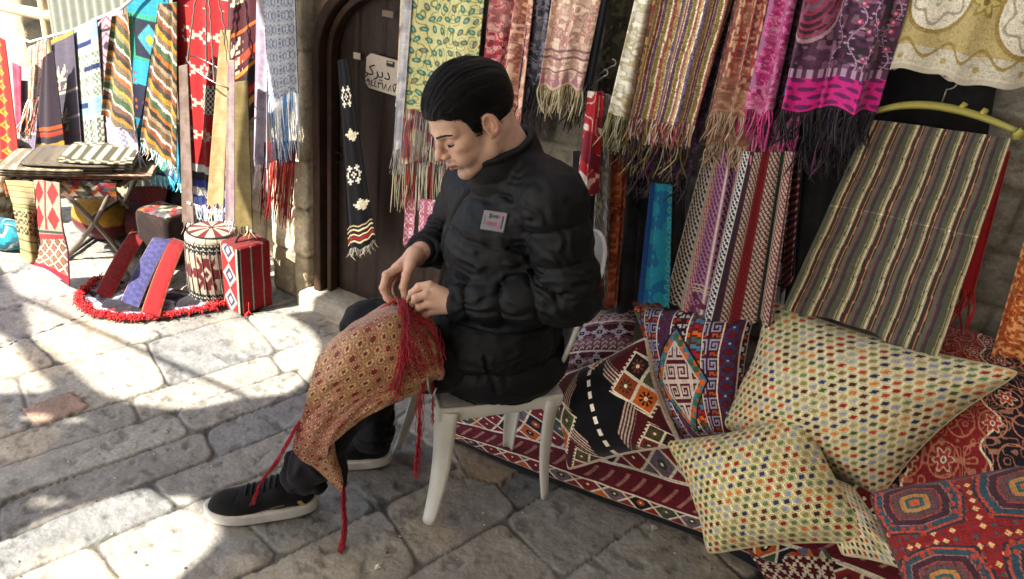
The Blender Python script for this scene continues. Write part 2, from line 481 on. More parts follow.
def p_kilim_hooks(X, Y):      # dark red with blue, white and orange hooks
    W = .46; x = X/W; y = Y/W
    C = full(X, hx('#5a1420'))
    c = .0062
    band = np.floor(y*7.2).astype(int) % 4
    m0 = band == 0; m1 = band == 1; m2 = band == 2; m3 = band == 3
    C[m1] = hx('#3f1420'); C[m3] = hx('#2c0c14')
    C = tile(C, X, Y, HOOK, c, {'w': '#8f8fa8', 'b': '#a8481c'}, 0, 0, m1)
    C = tile(C, X, Y, ["oo.gg.bb.rr.", "oo.gg.bb.rr.", "oo.gg.bb.rr.", ".oo.gg.bb.rr", ".oo.gg.bb.rr", "............"], c*1.25, {'o': '#c9601f', 'g': '#3b5a41', 'b': '#3c6f8a', 'r': '#8f1f24'}, 0, 0, m0)
    C = tile(C, X, Y, ["ww..ww....", "w....w.rr.", "..ww....r.", "..ww..rr..", "w....w.r..", "ww..ww....", ".........."], c*1.1, {'w': '#b9aeb0', 'r': '#a03a24'}, 0, 0, m3)
    C = tile(C, X, Y, XM, c, {'w': '#2a3560', 'o': '#b8aa98'}, 0, 0, m2)
    cx, cy = .56, .47
    d = np.abs(x-cx)/.36+np.abs(y-cy)/.27
    C[d < 1.12] = hx('#16121a'); mm = d < 1.04
    C = tile(C, X, Y, ["ob", "bg", "go"], .021, {'o': '#c25b20', 'b': '#3a6c86', 'g': '#3c5a3e'}, 0, 0, mm)
    C[d < .80] = hx('#b8aea4'); mm = d < .74; C[mm] = hx('#4a1018')
    C = tile(C, X-cx*W, Y-cy*W, KEY, c*1.1, {'w': '#b8a8a0'}, 0, 0, mm, mirror=True)
    e = np.mod(y*7.2, 1) < .07; C[e & (d > 1.1)] = hx('#cfc4b2')
    return threads(C, X, Y, .3, .003)
def p_kilim_grey(X, Y):       # mauve and grey with stepped stars
    W = .42; C = full(X, hx('#6a4450')); x = X/W; y = Y/W
    C[np.mod(x*3, 1) > .5] = hx('#42202a')
    C = tile(C, X, Y, STAR, .0085, {'w': '#9a929a', 'd': '#17131a', 'r': '#17131a', 'o': '#9a929a'}, 0, .01, np.mod(x*2.2, 1) < .55)
    C = tile(C, X, Y, ["ww..ww..", ".ww..ww.", "..ww..ww", ".ww..ww.", "........"], .0075, {'w': '#a0908c'}, 0, 0, np.mod(x*2.2, 1) >= .62)
    C[(np.abs(np.mod(x*2.2, 1)-.58) < .03)] = hx('#b7aca6')
    return threads(C, X, Y, .3, .003)
def p_rug_kilim(X, Y):        # floor kilim
    C = full(X, hx('#5b1720'))
    b = np.mod(Y, .36)
    a1 = X/.085+Y/.11; a2 = X/.085-Y/.11
    l = np.minimum(np.abs(np.mod(a1, 1)-.5), np.abs(np.mod(a2, 1)-.5))
    ia = np.floor(a1-.5); ib = np.floor(a2-.5); k = (hash2(ia, ib, 2)*5.999).astype(int)
    cols = pal('#7a2018', '#b8551e', '#3c4a30', '#6b1f2a', '#1d171d', '#6a5560')
    m = b < .21
    C[m] = cols[k][m]*.9
    fa = np.abs(np.mod(a1-.5, 1)-.5); fb = np.abs(np.mod(a2-.5, 1)-.5)
    s = (np.hypot(fa, fb) < .22); C[m & s] = cols[(k+3) % 6][m & s]*.7
    C[m & (np.hypot(fa, fb) < .07)] = hx('#d9cdb8')
    C[m & (l < .055)] = hx('#c9bda6')
    C[(np.abs(b-.21) < .006) | (np.abs(b-.355) < .006)] = hx('#d4c8b2')
    n = (b > .24) & (b < .33) & (np.mod(X+b*.5, .05) < .012); C[n] = hx('#9a6a60')
    C[(Y > 1e9)] = 0
    return threads(C, X, Y, .35, .004)
def p_rug_triangles(X, Y):
    cols = pal('#c4b69c', '#a0302a', '#1b1a1e', '#47573c', '#c2702f', '#5f6678', '#70202a')
    s = .032; i = np.floor(Y/s); x = X/s; fy = Y/s-i; j = np.floor(x-.5*fy); k = np.floor(x+.5*fy)
    C = cols[(hash2(i+3, j*2+k, 1)*6.999).astype(int)]
    b = np.mod(Y, .22) > .15; C = C.copy(); C[b] = hx('#4e1119')
    C = tile(C, X, Y, XM, .0045, {'w': '#cfc2ab', 'o': '#c2702f'}, 0, 0, b)
    return threads(C, X, Y, .3, .004)
def p_oriental(X, Y, sc=1.0, bg='#6f1a1c', field='#17121a', cream='#c9b79a', acc='#8e2a24'):
    x = X/sc; y = Y/sc
    wx = .012*np.sin(y*34)+.01*np.sin(y*71); 
    q = np.mod(x+wx, .34)
    C = full(X, hx(field)); d = np.abs(q-.17)
    sc1 = .07+.016*np.abs(np.sin(y*24))
    C[d < sc1+.006] = hx(cream); C[d < sc1] = hx(bg)
    n = vnoise(x/.018, y/.018, 2); r = np.abs(np.mod(n*3, 1)-.5)
    C[(r < .12)] = L_(C, full(X, hx('#9a6a52')), np.ones_like(x)*.75)[(r < .12)]
    # blossoms
    s = .075; i = np.floor(y/s); j = np.floor(x/s+.5*np.mod(i, 2)); dx = x/s+.5*np.mod(i, 2)-j-.5; dy = y/s-i-.5
    th = np.arctan2(dy, dx); rr = np.hypot(dx, dy); pet = .26+.07*np.cos(6*th)
    b_ = hash2(i, j, 5) > .5; C[b_ & (rr < pet+.0)] = hx(cream)*.7; C[b_ & (rr < pet-.05)] = hx(acc); C[b_ & (rr < .09)] = hx(cream); C[b_ & (rr < .05)] = hx('#3a4a58')
    C[(np.abs(rr-.43) < .02)] = hx('#a5654c')
    return threads(C, X, Y, .3, .003)
def p_tribal(X, Y):           # bright red kilim with blue-green octagons (foreground corner)
    C = full(X, hx('#7a1c1c')); W = .31
    x = np.mod(X+.02, W)/W-.5; y = np.mod(Y+.05, W*.8)/(W*.8)-.5
    st = .012*np.floor(np.abs(y)*14)
    d = np.maximum(np.abs(x)+st*1.3, np.abs(y)*1.05+.25*np.abs(x))
    for t, c in ((.46, '#1d2b33'), (.43, '#a04030'), (.40, '#27434c'), (.335, '#8c5a4a'), (.32, '#38222c'), (.25, '#8f3e28'), (.235, '#5a3a3c'), (.16, '#25403a'), (.145, '#9a6a3c'), (.09, '#26504a'), (.05, '#a94a2c')):
        C[d < t] = hx(c)
    i = np.floor(X/.028); j = np.floor(Y/.028); dx = X/.028-i-.5; dy = Y/.028-j-.5
    m = (np.hypot(dx, dy) < .33) & (hash2(i, j, 3) > .45) & (d > .34) & (d < .47); C[m] = hx('#9a3a28')
    m = (np.abs(dx)+np.abs(dy) < .28) & (hash2(i, j, 4) > .5) & (d > .46); C[m] = hx('#2f4a4c')
    m = (np.abs(dx)+np.abs(dy) < .36) & (hash2(i, j, 5) > .72) & (d > .46); C[m] = hx('#c49a6a')
    n = np.abs(np.mod(vnoise(X/.02, Y/.02, 1)*4, 1)-.5) < .07; C[n & (d > .16)] = hx('#3c2a30')
    return threads(C, X, Y, .35, .003)
def p_brocade(X, Y):          # cloth on his lap: gold with little red stars
    s = .027; i = np.floor(Y/(s*.866)); x = X/s+.5*np.mod(i, 2); j = np.floor(x); dx = x-j-.5; dy = (Y/(s*.866)-i-.5)*.866
    th = np.arctan2(dy, dx); rr = np.hypot(dx, dy)
    k = np.mod(j+2*np.floor(i/1), 3) == 0
    n = fbm(X/.16, Y/.16, 3, 2)
    bg = L_(full(X, hx('#ad7f58')), full(X, hx('#854a3a')), np.clip((n-.45)*6, 0, 1))
    C = bg
    ring = np.abs(rr-.40-.03*np.cos(12*th)) < .045
    C[ring] = hx('#7a5236')
    pet = (rr < .36) & (np.cos(6*th) > .72) & (rr > .14); C[pet] = L_(full(X, hx('#dcc69a')), full(X, hx('#6a2a24')), np.clip((rr-.2)*3, 0, 1))[pet]
    C[(rr < (.17+.03*np.cos(8*th)))] = hx('#6a1618')
    C[k & (rr < .26+.05*np.cos(8*th))] = hx('#6f171a')
    g = (~k) & (np.abs(dx) < .05) & (np.abs(dy) > .3); C[g] = hx('#6e7a4a')
    return threads(C, X, Y, .3, .0025)
def p_tile_kilim(bg, rows, cell, cmap, bands=None, mirror=True):
    def f(X, Y):
        C = full(X, hx(bg))
        if bands: C = stripes(Y, bands)
        C = tile(C, X, Y, rows, cell, cmap, 0, 0, None, mirror)
        return threads(C, X, Y, .25)
    return f
def p_stripesX(spec): return lambda X, Y: threads(stripes(X+.0012*np.sin(Y*40), spec), X, Y, .16)
def p_stripesY(spec): return lambda X, Y: threads(stripes(Y+.001*np.sin(X*60), spec), X, Y, .2)
def p_plain(c, c2=None, s=.05):
    def f(X, Y):
        C = full(X, hx(c))
        if c2: C = L_(C, full(X, hx(c2)), np.clip((fbm(X/s, Y/s, 2, 3)-.42)*5, 0, 1))
        return threads(C, X, Y, .2)
    return f

# ------------------------------------------------------------------ hanging cloth and fringe
def fringe_mesh(name, edge, down, n, Ln, rad, cols, parent, wob=.012, knot=True, spread=.004, out=None, material=None, seg=6, sides=4, curl=0.):
    """strands hanging from a polyline edge (k,3)"""
    mb = MB(); edge = np.asarray(edge, float)
    d = np.r_[0, np.cumsum(np.linalg.norm(np.diff(edge, axis=0), axis=1))]
    down = np.asarray(down, float); C = pal(*cols) if isinstance(cols[0], str) else cols
    for i in range(n):
        t = (i+.5+rng.uniform(-.3, .3))/n*d[-1]; p = np.array([np.interp(t, d, edge[:, k]) for k in range(3)])
        L = Ln*rng.uniform(.8, 1.12); s = np.linspace(0, 1, seg)
        w = rng.normal(0, 1, 3)*wob*1.35; w[2] = 0; w2 = rng.normal(0, 1, 3)*wob*.5; w2[2] *= .3
        pts = p+s[:, None]*down*L+(s**1.5)[:, None]*w+np.sin(s*math.pi*(1.3+curl*rng.random()))[:, None]*w2
        if knot: r = rad*np.r_[.8, 1.5, np.linspace(1.0, 1.1, seg-3), .55]
        else: r = rad*np.r_[np.full(seg-1, 1.0), .5]
        mb.tube(pts, r*rng.uniform(.8, 1.2), sides, C[rng.integers(len(C))]*rng.uniform(.75, 1.2), cap=False)
    return mb.build(name, material or MT['fringe'], parent, smooth=True)
def hang(name, label, cat, q, y, pat, fr=None, folds=(.008, 4), ext=0, group=None, dens=1.3, material='silk', seed=0, slant=0, y2=None, thick=.003, wavyb=.006, W=None):
    """q: pixel corners TL,TR,BR,BL of a cloth hanging in the vertical plane y (left) .. y2 (right); ext: carried up to this height"""
    y2 = y if y2 is None else y2
    ys = [y, y2, y2, y]
    c = [P(*q[i], y=ys[i]) for i in range(4)]
    TLp, TRp, BRp, BLp = c
    if ext:
        for a, b in ((0, 3), (1, 2)):
            dd = c[a]-c[b]; k = (ext-c[a][2])/max(dd[2], .05); ad = dd*k; ad[0] *= .3
            c[a] = c[a]+ad
        TLp, TRp = c[0], c[1]
    hgt = np.linalg.norm(TLp-BLp); wid = (np.linalg.norm(TRp-TLp)+np.linalg.norm(BRp-BLp))/2
    dist = np.linalg.norm((TLp+BRp)/2-CAM); pxm = FPX/dist
    n = int(np.clip(hgt*pxm*dens, 12, 420)); m = int(np.clip(wid*pxm*dens*1.15, 10, 420))
    v = np.linspace(0, 1, n)[:, None]; u = np.linspace(0, 1, m)[None, :]
    G = ((1-u)*(1-v))[..., None]*TLp+(u*(1-v))[..., None]*TRp+(u*v)[..., None]*BRp+((1-u)*v)[..., None]*BLp
    r = np.random.default_rng(seed+hash(name) % 1000 if False else seed+len(label)*7)
    f = 0
    for k in range(4):
        fr_ = folds[1]*(.5+.45*k)*r.uniform(.8, 1.2); ph = r.uniform(0, 6.28); dr = r.uniform(-1.2, 1.2)
        f = f+np.sin(u*6.283*fr_+ph+dr*v)*(1/(1+k*.8))
    amp = folds[0]*(.35+.65*v)
    G[..., 1] += -np.abs(folds[0])*1.7+amp*f*1.15
    G[..., 0] += amp*.7*np.cos(u*6.283*folds[1]+1)
    G[..., 2] += wavyb*v[..., 0:1]**6*(np.sin(u*9+seed)+.6*np.sin(u*23+seed*2)) if wavyb else 0
    X = np.broadcast_to(u*wid, (n, m)); Y = np.broadcast_to(v*hgt, (n, m))
    C = pat(X, Y)
    o = sheet(name, G, C, MT[material], None, thick)
    meta(o, label, cat, group)
    if fr:
        dn = (BLp-TLp+BRp-TRp); dn /= np.linalg.norm(dn)
        fringe_mesh('fringe', G[-1], dn, int(fr[0]*1.6), fr[1], fr[2]*.66, fr[3], o, *(fr[4:] if len(fr) > 4 else ()))
    return o
# ------------------------------------------------------------------ sun, sky
SUN = np.array([-.30, -.62, .72]); SUN /= np.linalg.norm(SUN)
w = bpy.data.worlds.new('World'); scene.world = w; w.use_nodes = True
nt = w.node_tree; bg = nt.nodes['Background']; bg.inputs['Strength'].default_value = .10
sky = nt.nodes.new('ShaderNodeTexSky'); sky.sky_type = 'NISHITA'; sky.sun_disc = False
sky.sun_elevation = math.asin(SUN[2]); sky.sun_rotation = math.atan2(SUN[0], SUN[1]); sky.dust_density = 2.5
nt.links.new(sky.outputs[0], bg.inputs[0])
sd = bpy.data.lights.new('sun', 'SUN'); sd.energy = 5.0; sd.angle = math.radians(.5); sd.color = (1, .94, .80)
so = bpy.data.objects.new('sun', sd); COL.objects.link(so)
so.rotation_euler = Vector([float(c) for c in SUN]).to_track_quat('Z', 'Y').to_euler()
scene.view_settings.view_transform = 'Standard'; scene.view_settings.look = 'None'; scene.view_settings.gamma = 1
scene.view_settings.exposure = 2.2
scene.cycles.max_bounces = 6; scene.cycles.diffuse_bounces = 4; scene.cycles.transparent_max_bounces = 4
scene.cycles.use_denoising = True
scene.cycles.sample_clamp_indirect = 6

# ------------------------------------------------------------------ stone materials
def stonemat(name, rough=.85, bdist=.004, glossy=.0):
    m, nt, bs = newmat(name); L = nt.links.new
    tc = N(nt, 'ShaderNodeTexCoord'); at = N(nt, 'ShaderNodeAttribute', attribute_name='Col')
    n1 = N(nt, 'ShaderNodeTexNoise'); n1.inputs['Scale'].default_value = 18; n1.inputs['Detail'].default_value = 9; n1.inputs['Roughness'].default_value = .68
    n2 = N(nt, 'ShaderNodeTexNoise'); n2.inputs['Scale'].default_value = 95; n2.inputs['Detail'].default_value = 6; n2.inputs['Roughness'].default_value = .7
    vo = N(nt, 'ShaderNodeTexVoronoi'); vo.inputs['Scale'].default_value = 70
    for n in (n1, n2, vo): L(tc.outputs['Object'], n.inputs['Vector'])
    r1 = N(nt, 'ShaderNodeMapRange'); r1.inputs[1].default_value = .3; r1.inputs[2].default_value = .7; r1.inputs[3].default_value = .72; r1.inputs[4].default_value = 1.3
    L(n1.outputs['Fac'], r1.inputs[0])
    r2 = N(nt, 'ShaderNodeMapRange'); r2.inputs[1].default_value = .3; r2.inputs[2].default_value = .7; r2.inputs[3].default_value = .78; r2.inputs[4].default_value = 1.22
    L(n2.outputs['Fac'], r2.inputs[0])
    mu = N(nt, 'ShaderNodeMath', operation='MULTIPLY'); L(r1.outputs[0], mu.inputs[0]); L(r2.outputs[0], mu.inputs[1])
    vm = N(nt, 'ShaderNodeVectorMath', operation='SCALE'); L(at.outputs['Color'], vm.inputs[0]); L(mu.outputs[0], vm.inputs['Scale'])
    L(vm.outputs[0], bs.inputs['Base Color'])
    bs.inputs['Roughness'].default_value = rough; bs.inputs['Specular IOR Level'].default_value = .35
    ad = N(nt, 'ShaderNodeMath', operation='MULTIPLY_ADD'); ad.inputs[1].default_value = .5
    L(n2.outputs['Fac'], ad.inputs[0]); L(n1.outputs['Fac'], ad.inputs[2])
    a2 = N(nt, 'ShaderNodeMath', operation='MULTIPLY_ADD'); a2.inputs[1].default_value = .25
    L(vo.outputs['Distance'], a2.inputs[0]); L(ad.outputs[0], a2.inputs[2])
    bp = N(nt, 'ShaderNodeBump'); bp.inputs['Strength'].default_value = .8; bp.inputs['Distance'].default_value = bdist
    L(a2.outputs[0], bp.inputs['Height']); L(bp.outputs[0], bs.inputs['Normal'])
    return m
MT['paving'] = stonemat('worn_paving_stone', .5, .005)
MT['wall'] = stonemat('rough_wall_stone', .92, .008)

# ------------------------------------------------------------------ ground: one sheet, uneven worn slabs
A0 = P(0, 502, z=0); A1 = P(308, 391, z=0); DA = (A1-A0)[:2]; DA /= np.linalg.norm(DA); DB = np.array([-DA[1], DA[0]])
def axis(lo, hi, st, far):
    c = np.arange(lo, hi, st); e = []; x = hi; s = st
    while x < far: s *= 1.22; x += s; e.append(x)
    f = []; x = lo; s = st
    while x > -far: s *= 1.22; x -= s; f.append(x)
    return np.r_[f[::-1], c, e]
gx = np.unique(np.r_[axis(-2.6, .75, .0062, 300)]); mk_ = (gx > -5.2) & (gx < -2.6); gx = np.r_[gx[gx <= -5.2], np.arange(-5.19, -2.6, .014), gx[gx >= -2.6]]
gy = axis(.25, 2.3, .0062, 300)
GX, GY = np.meshgrid(gx, gy, indexing='ij')
def paving(GX, GY):
    r = np.random.default_rng(11)
    near = np.exp(-np.maximum(0, np.hypot(GX+1.5, GY-1.2)-6)/4)
    a0 = A0[:2]@DA; b0 = A0[:2]@DB
    wx = .018*(fbm(GX/.4, GY/.4, 1, 3)-.5)+.010*(fbm(GX/.07, GY/.07, 5, 2)-.5)
    wy = .018*(fbm(GX/.4+9, GY/.4, 2, 3)-.5)+.010*(fbm(GX/.07+4, GY/.07, 6, 2)-.5)
    s = (GX+wx)*DA[0]+(GY+wy)*DA[1]-a0; t = (GX+wx)*DB[0]+(GY+wy)*DB[1]-b0
    rows = [0.0]
    wd = r.choice([.15, .2, .26, .33, .4], 400)
    up = np.cumsum(wd[:200]); dn = -np.cumsum(wd[200:])
    e = np.r_[dn[::-1], 0, up]
    k = np.clip(np.searchsorted(e, t, side='right')-1, 0, len(e)-2)
    dt = np.minimum(t-e[k], e[k+1]-t)
    ln = r.uniform(.26, .62, len(e)); of = r.uniform(0, 1, len(e)); sk = r.uniform(-.25, .25, len(e))
    q = (s+sk[k]*(t-e[k]))/ln[k]+of[k]
    jit = .22*(hash2(np.floor(q), k, 3)-.5)
    j = np.floor(q+0*jit); fq = q-j; lo = .16*(hash2(j, k, 6)-.5); hi = 1+.16*(hash2(j+1, k, 6)-.5)
    j = np.where(fq < lo, j-1, np.where(fq > hi, j+1, j)); fq = q-j
    lo = .16*(hash2(j, k, 6)-.5); hi = 1+.16*(hash2(j+1, k, 6)-.5)
    ds = np.minimum(fq-lo, hi-fq)*ln[k]
    d = np.minimum(dt, ds); d = -np.log(np.exp(-dt*60)+np.exp(-ds*60))/60
    h1 = hash2(j, k, 1); h2 = hash2(j, k, 2); h4 = hash2(j, k, 4)
    jw = .0005+.0065*fbm(GX/.09, GY/.09, 3, 3)
    edge = np.clip(d/(jw+.0025), 0, 1); edge = edge*edge*(3-2*edge)
    joint = np.clip((jw-d)/.004+.4, 0, 1)*np.clip(.2+1.6*fbm(GX/.15+5, GY/.15, 5, 3), 0, 1)
    Z = -.006*(1-edge)+.005*(h1-.5)+((h2-.5)*.018*(fq-.5)+(h4-.5)*.02*(dt-.1))
    Z = Z+.006*(fbm(GX/.10, GY/.10, 4, 5)-.5)+.006*(np.abs(fbm(GX/.05+3, GY/.05, 1, 4)-.5))*-1+.0030*(fbm(GX/.022, GY/.022, 2, 3)-.5)
    pit = np.clip((fbm(GX/.035, GY/.035, 7, 3)-.62)*9, 0, 1); Z = Z-.003*pit
    base = pal('#8c8b88', '#827f7c', '#94918a', '#8a8782', '#9a958d', '#7f7f80', '#8d8883')
    C = base[(h2*6.999).astype(int)]*(.82+.3*h1)[..., None]
    mott = fbm(GX/.16, GY/.16, 6, 5)
    C = C*.84*(.80+.40*mott)[..., None]
    C = L_(C, full(GX, hx('#b3a48c')), np.clip((fbm(GX/.3, GY/.3, 3, 3)-.55)*3, 0, .5))
    C = L_(C, full(GX, hx('#3a3733')), joint*.8); C = C*(1-.35*pit)[..., None]
    for L, c in (([(20, 409), (72, 391), (91, 406), (38, 427)], '#a08474'), ([(448, 441), (490, 438), (528, 462), (500, 484), (468, 478)], '#a39078')):
        q = np.array([P(a_, b_, z=0)[:2] for a_, b_ in L]); ctr_ = q.mean(0); dd = None
        for i in range(len(q)):
            p0, p1 = q[i], q[(i+1) % len(q)]; t_ = p1-p0; nn = np.array([-t_[1], t_[0]])/np.linalg.norm(t_); sg_ = np.sign((ctr_-p0)@nn); e_ = ((GX+wx*.6-p0[0])*nn[0]+(GY+wy*.6-p0[1])*nn[1])*sg_
            dd = e_ if dd is None else np.minimum(dd, e_)
        ins = dd > -.004; jj = np.clip((.0035-np.abs(dd))/.003, 0, 1)
        C = np.where(ins[..., None], hx(c)*.75*(.80+.4*mott)[..., None]*(1-.3*pit)[..., None], C)
        C = L_(C, full(GX, hx('#3a3733')), jj*.8); Z = np.where(ins, .004*(fbm(GX/.08, GY/.08, 4, 4)-.5)+.001, Z)-.005*jj
    return Z*near, C
GZ, GC = paving(GX, GY)
fade = np.exp(-np.maximum(0, np.hypot(GX+2, GY-1)-9)/3)[..., None]; GC = GC*fade+hx('#858078')*(1-fade)
def gz(x, y):
    i = int(np.clip(np.searchsorted(gx, x), 1, len(gx)-1)); j = int(np.clip(np.searchsorted(gy, y), 1, len(gy)-1)); return float(GZ[i, j])
g = mesh('ground', np.stack([GX, GY, GZ], -1).reshape(-1, 3), gridF(*GX.shape)[:, ::-1], MT['paving'], None, GC.reshape(-1, 3), origin=False)
meta(g, 'worn grey stone paving of the market lane', None, None, 'structure')

mb = MB(); r_ = np.random.default_rng(5)
for i in range(260):
    x_, y_ = r_.uniform(-2.2, .4), r_.uniform(.5, 1.9); s_ = r_.uniform(.0015, .005)*(2.2 if r_.random() < .04 else 1)
    q = r_.normal(0, 1, (6, 3)); q = np.array([(1, 0, 0), (-1, 0, 0), (0, 1, 0), (0, -1, 0), (0, 0, 1), (0, 0, -1)])*(1+.35*q[:, :1])
    mb.add(q*s_*[1.2, 1, .6]+[x_, y_, gz(x_, y_)+s_*.3], [(0, 2, 4), (2, 1, 4), (1, 3, 4), (3, 0, 4), (2, 0, 5), (1, 2, 5), (3, 1, 5), (0, 3, 5)], pal('#a39c90', '#6f6a64', '#c9c4b8', '#5a5048')[r_.integers(4)])
o = mb.build('grit', MT['wall'], None); meta(o, 'loose grit and crumbs of stone scattered over the paving', 'grit', None, 'stuff')
# ------------------------------------------------------------------ walls of stone blocks
def relief_wall(name, path, z0, z1, res, seed, base, label, blocks=(.2, .36), inward=(0, -1), hz=.008, lime=0, top=True, kind=None):
    path = [np.array(p_, float) for p_ in path]
    q_ = [path[0]]
    for i in range(1, len(path)-1):
        a_, b_, c_ = path[i-1], path[i], path[i+1]; la, lc = np.linalg.norm(b_-a_), np.linalg.norm(c_-b_); rr_ = min(.02, la*.4, lc*.4)
        for t_ in np.linspace(0, 1, 5): q_.append((1-t_)**2*(b_+(a_-b_)/la*rr_)+2*t_*(1-t_)*b_+t_**2*(b_+(c_-b_)/lc*rr_))
    path = q_+[path[-1]]
    path = np.array(path, float); seg = np.linalg.norm(np.diff(path, axis=0), axis=1); D = np.r_[0, np.cumsum(seg)]
    n = int(D[-1]/res)+1; m = int((z1-z0)/res)+1
    s = np.linspace(0, D[-1], n)
    X = np.interp(s, D, path[:, 0]); Y = np.interp(s, D, path[:, 1])
    T = np.stack([np.gradient(X), np.gradient(Y)], 1); T /= np.linalg.norm(T, axis=1)[:, None]+1e-9
    Nn = np.stack([T[:, 1], -T[:, 0]], 1)
    z = np.linspace(z0, z1, m); S, Zz = np.meshgrid(s, z, indexing='ij')
    wS = S+.02*(fbm(S/.15+seed, Zz/.15, 1, 3)-.5); wZ = Zz+.02*(fbm(S/.15, Zz/.15+seed, 2, 3)-.5)
    bh, bw = blocks; k = np.floor(wZ/bh); q = wS/bw+.5*np.mod(k, 2)+.3*hash2(k, k+seed, 2); j = np.floor(q)
    d = np.minimum(np.minimum(q-j, 1-q+j)*bw, np.minimum(wZ/bh-k, 1-wZ/bh+k)*bh)
    e = np.clip(d/.014, 0, 1); h = -hz*1.2*(1-e)**1.5+hz*(hash2(j, k+seed, 1)-.5)+hz*1.4*(fbm(S/.07, Zz/.07, 4, 5)-.5)
    pit = np.clip((fbm(S/.03+seed, Zz/.03, 6, 3)-.6)*8, 0, 1); h = h-.003*pit
    B = pal(*base); C = B[(hash2(j, k+seed, 3)*len(B)*.999).astype(int)]*(.7+.6*fbm(S/.13, Zz/.13+seed, 5, 5))[..., None]
    C = L_(C, full(S, hx('#5a5146')), (1-e)*.7); C = C*(1-.3*pit)[..., None]
    if lime: C = L_(C, full(S, hx('#d9cfba')), np.clip((fbm(S/.2, Zz/.3+seed, 7, 4)-.5)*8, 0, 1)*lime)
    V = np.stack([X[:, None]+Nn[:, 0:1]*h, Y[:, None]+Nn[:, 1:2]*h, Zz], -1)
    o = sheet(name, V, C, MT['wall'], None, 0)
    return o
def wall_obj(*a, **k):
    lab = a[7-0] if False else a[7]
    o = relief_wall(*a, **k); meta(o, lab, 'wall'); return o
WY = 2.21
brn = ['#8d7f6c', '#7b6d5c', '#9a8c78', '#6f6354', '#857a6b']
o = relief_wall('stone_pier', [(-2.95, 2.5), (-2.95, 2.36), (-2.27, 2.36), (-2.25, 2.13), (-2.045, 2.13), (-2.042, 2.25), (-2.042, 2.5)], -.05, 2.9, .009, 3, ['#c2b296', '#b3a386', '#cbbb9e', '#a89a80'], '', (.21, .3), hz=.008, lime=.35)
meta(o, 'sunlit limestone pier and wall between the hanging kilims and the arched door', 'wall')
o = relief_wall('stone_wall', [(-1.34, 2.5), (-1.34, WY), (2.6, WY), (2.6, 2.5)], -.05, 2.9, .012, 9, ['#8f897b', '#7e786b', '#9a9485', '#6f6a60'], '', (.155, .33), hz=.012)
meta(o, 'grey rough stone wall behind the hung scarves, bare at the right edge', 'wall')
o = relief_wall('side_light_block', [(2.55, 2.4), (2.55, -2.9), (2.9, -2.9)], -.05, 3.4, .05, 31, ['#8a7a66', '#7a6c5a', '#948570'], '', (.25, .4)); o.scale = (1, 1, 1); meta(o, 'unseen brown stone wall added on the right to block light from that side', 'wall')  # unseen wall added to cut the fill light from the right
o = relief_wall('facing_light_block', [(6.5, -3.6), (.2, -3.6), (.2, -4.4)], -.05, 4.6, .06, 33, ['#8a7a66', '#7a6c5a', '#948570'], '', (.3, .5)); meta(o, 'unseen stone wall added across the lane to block light from behind the camera', 'wall')  # unseen wall added to cut low fill light from across the lane
# wall round the arched doorway
DX0, DX1, DZT, DYF = -1.985, -1.40, 1.32, 2.17
DCX = (DX0+DX1)/2; DR = (DX1-DX0)/2; DZS = DZT-DR*.92
def arch(r, n=18): return [(DCX-r, 0.0)]+[(DCX-r*math.cos(t), DZS+r*.92*math.sin(t)) for t in np.linspace(0, math.pi, n)]+[(DCX+r, 0.0)]
pts = [(-2.075, -.05), (-2.075, 2.9), (-1.33, 2.9), (-1.33, -.05)]; ar = arch(DR+.035)
ar = [(a, -.05 if b == 0 else b) for a, b in ar]
V2 = [Vector(p) for p in pts]+[Vector(p) for p in ar]
ed = [(0, 1), (1, 2), (2, 3)]+[(4+i, 5+i) for i in range(len(ar)-1)]+[(0, 4), (3, len(V2)-1)]
xs, zs = np.meshgrid(np.arange(-2.06, -1.34, .014), np.arange(-.03, 2.89, .014), indexing='ij')
def in_arch(x, z, r): return (np.abs(x-DCX) < r) & ((z < DZS) | ((np.abs(x-DCX)/r)**2+((z-DZS)/(r*.92))**2 < 1))
ok = ~in_arch(xs, zs, DR+.042)
V2 += [Vector((float(a), float(b))) for a, b in zip(xs[ok], zs[ok])]
ov, oe, of, *_ = delaunay_2d_cdt(V2, ed, [], 0, 1e-6)
ov = np.array([tuple(v) for v in ov]); of = [f for f in of if not in_arch(ov[list(f), 0].mean(), ov[list(f), 1].mean(), DR+.034)]
x, z = ov[:, 0], ov[:, 1]; ang = np.arctan2(z-DZS, x-DCX); rr = np.hypot(x-DCX, (z-DZS)/.92)
vous = np.mod(ang/(math.pi/9), 1); band = (rr < DR+.15) & (z > DZS)
hgt = .006*(fbm(x/.06, z/.06, 2, 4)-.5)*2-.006*((np.minimum(vous, 1-vous) < .05) & band)
Cw = pal('#8b7b66', '#9a8a73')[(np.floor(ang/(math.pi/9)) % 2).astype(int)]*(.6+.8*fbm(x/.12, z/.12, 3, 5))[:, None]
Cw[(~band)] = (hx('#7e705e')*(.6+.8*fbm(x/.12, z/.12, 3, 5))[:, None])[(~band)]
bdm = np.minimum(1, np.abs(rr-(DR+.035))/.03)*(z > DZS)+(z <= DZS)*np.minimum(1, np.abs(np.abs(x-DCX)-DR-.035)/.03); hgt = hgt*bdm
o = mesh('doorway_wall', np.stack([x, DYF+.02-hgt, z], 1), [tuple(f) for f in of], MT['wall'], None, Cw)
s_ = o.modifiers.new('depth', 'SOLIDIFY'); s_.thickness = .07; s_.offset = -1
meta(o, 'brown stone arch surrounding the small dark door', 'wall')

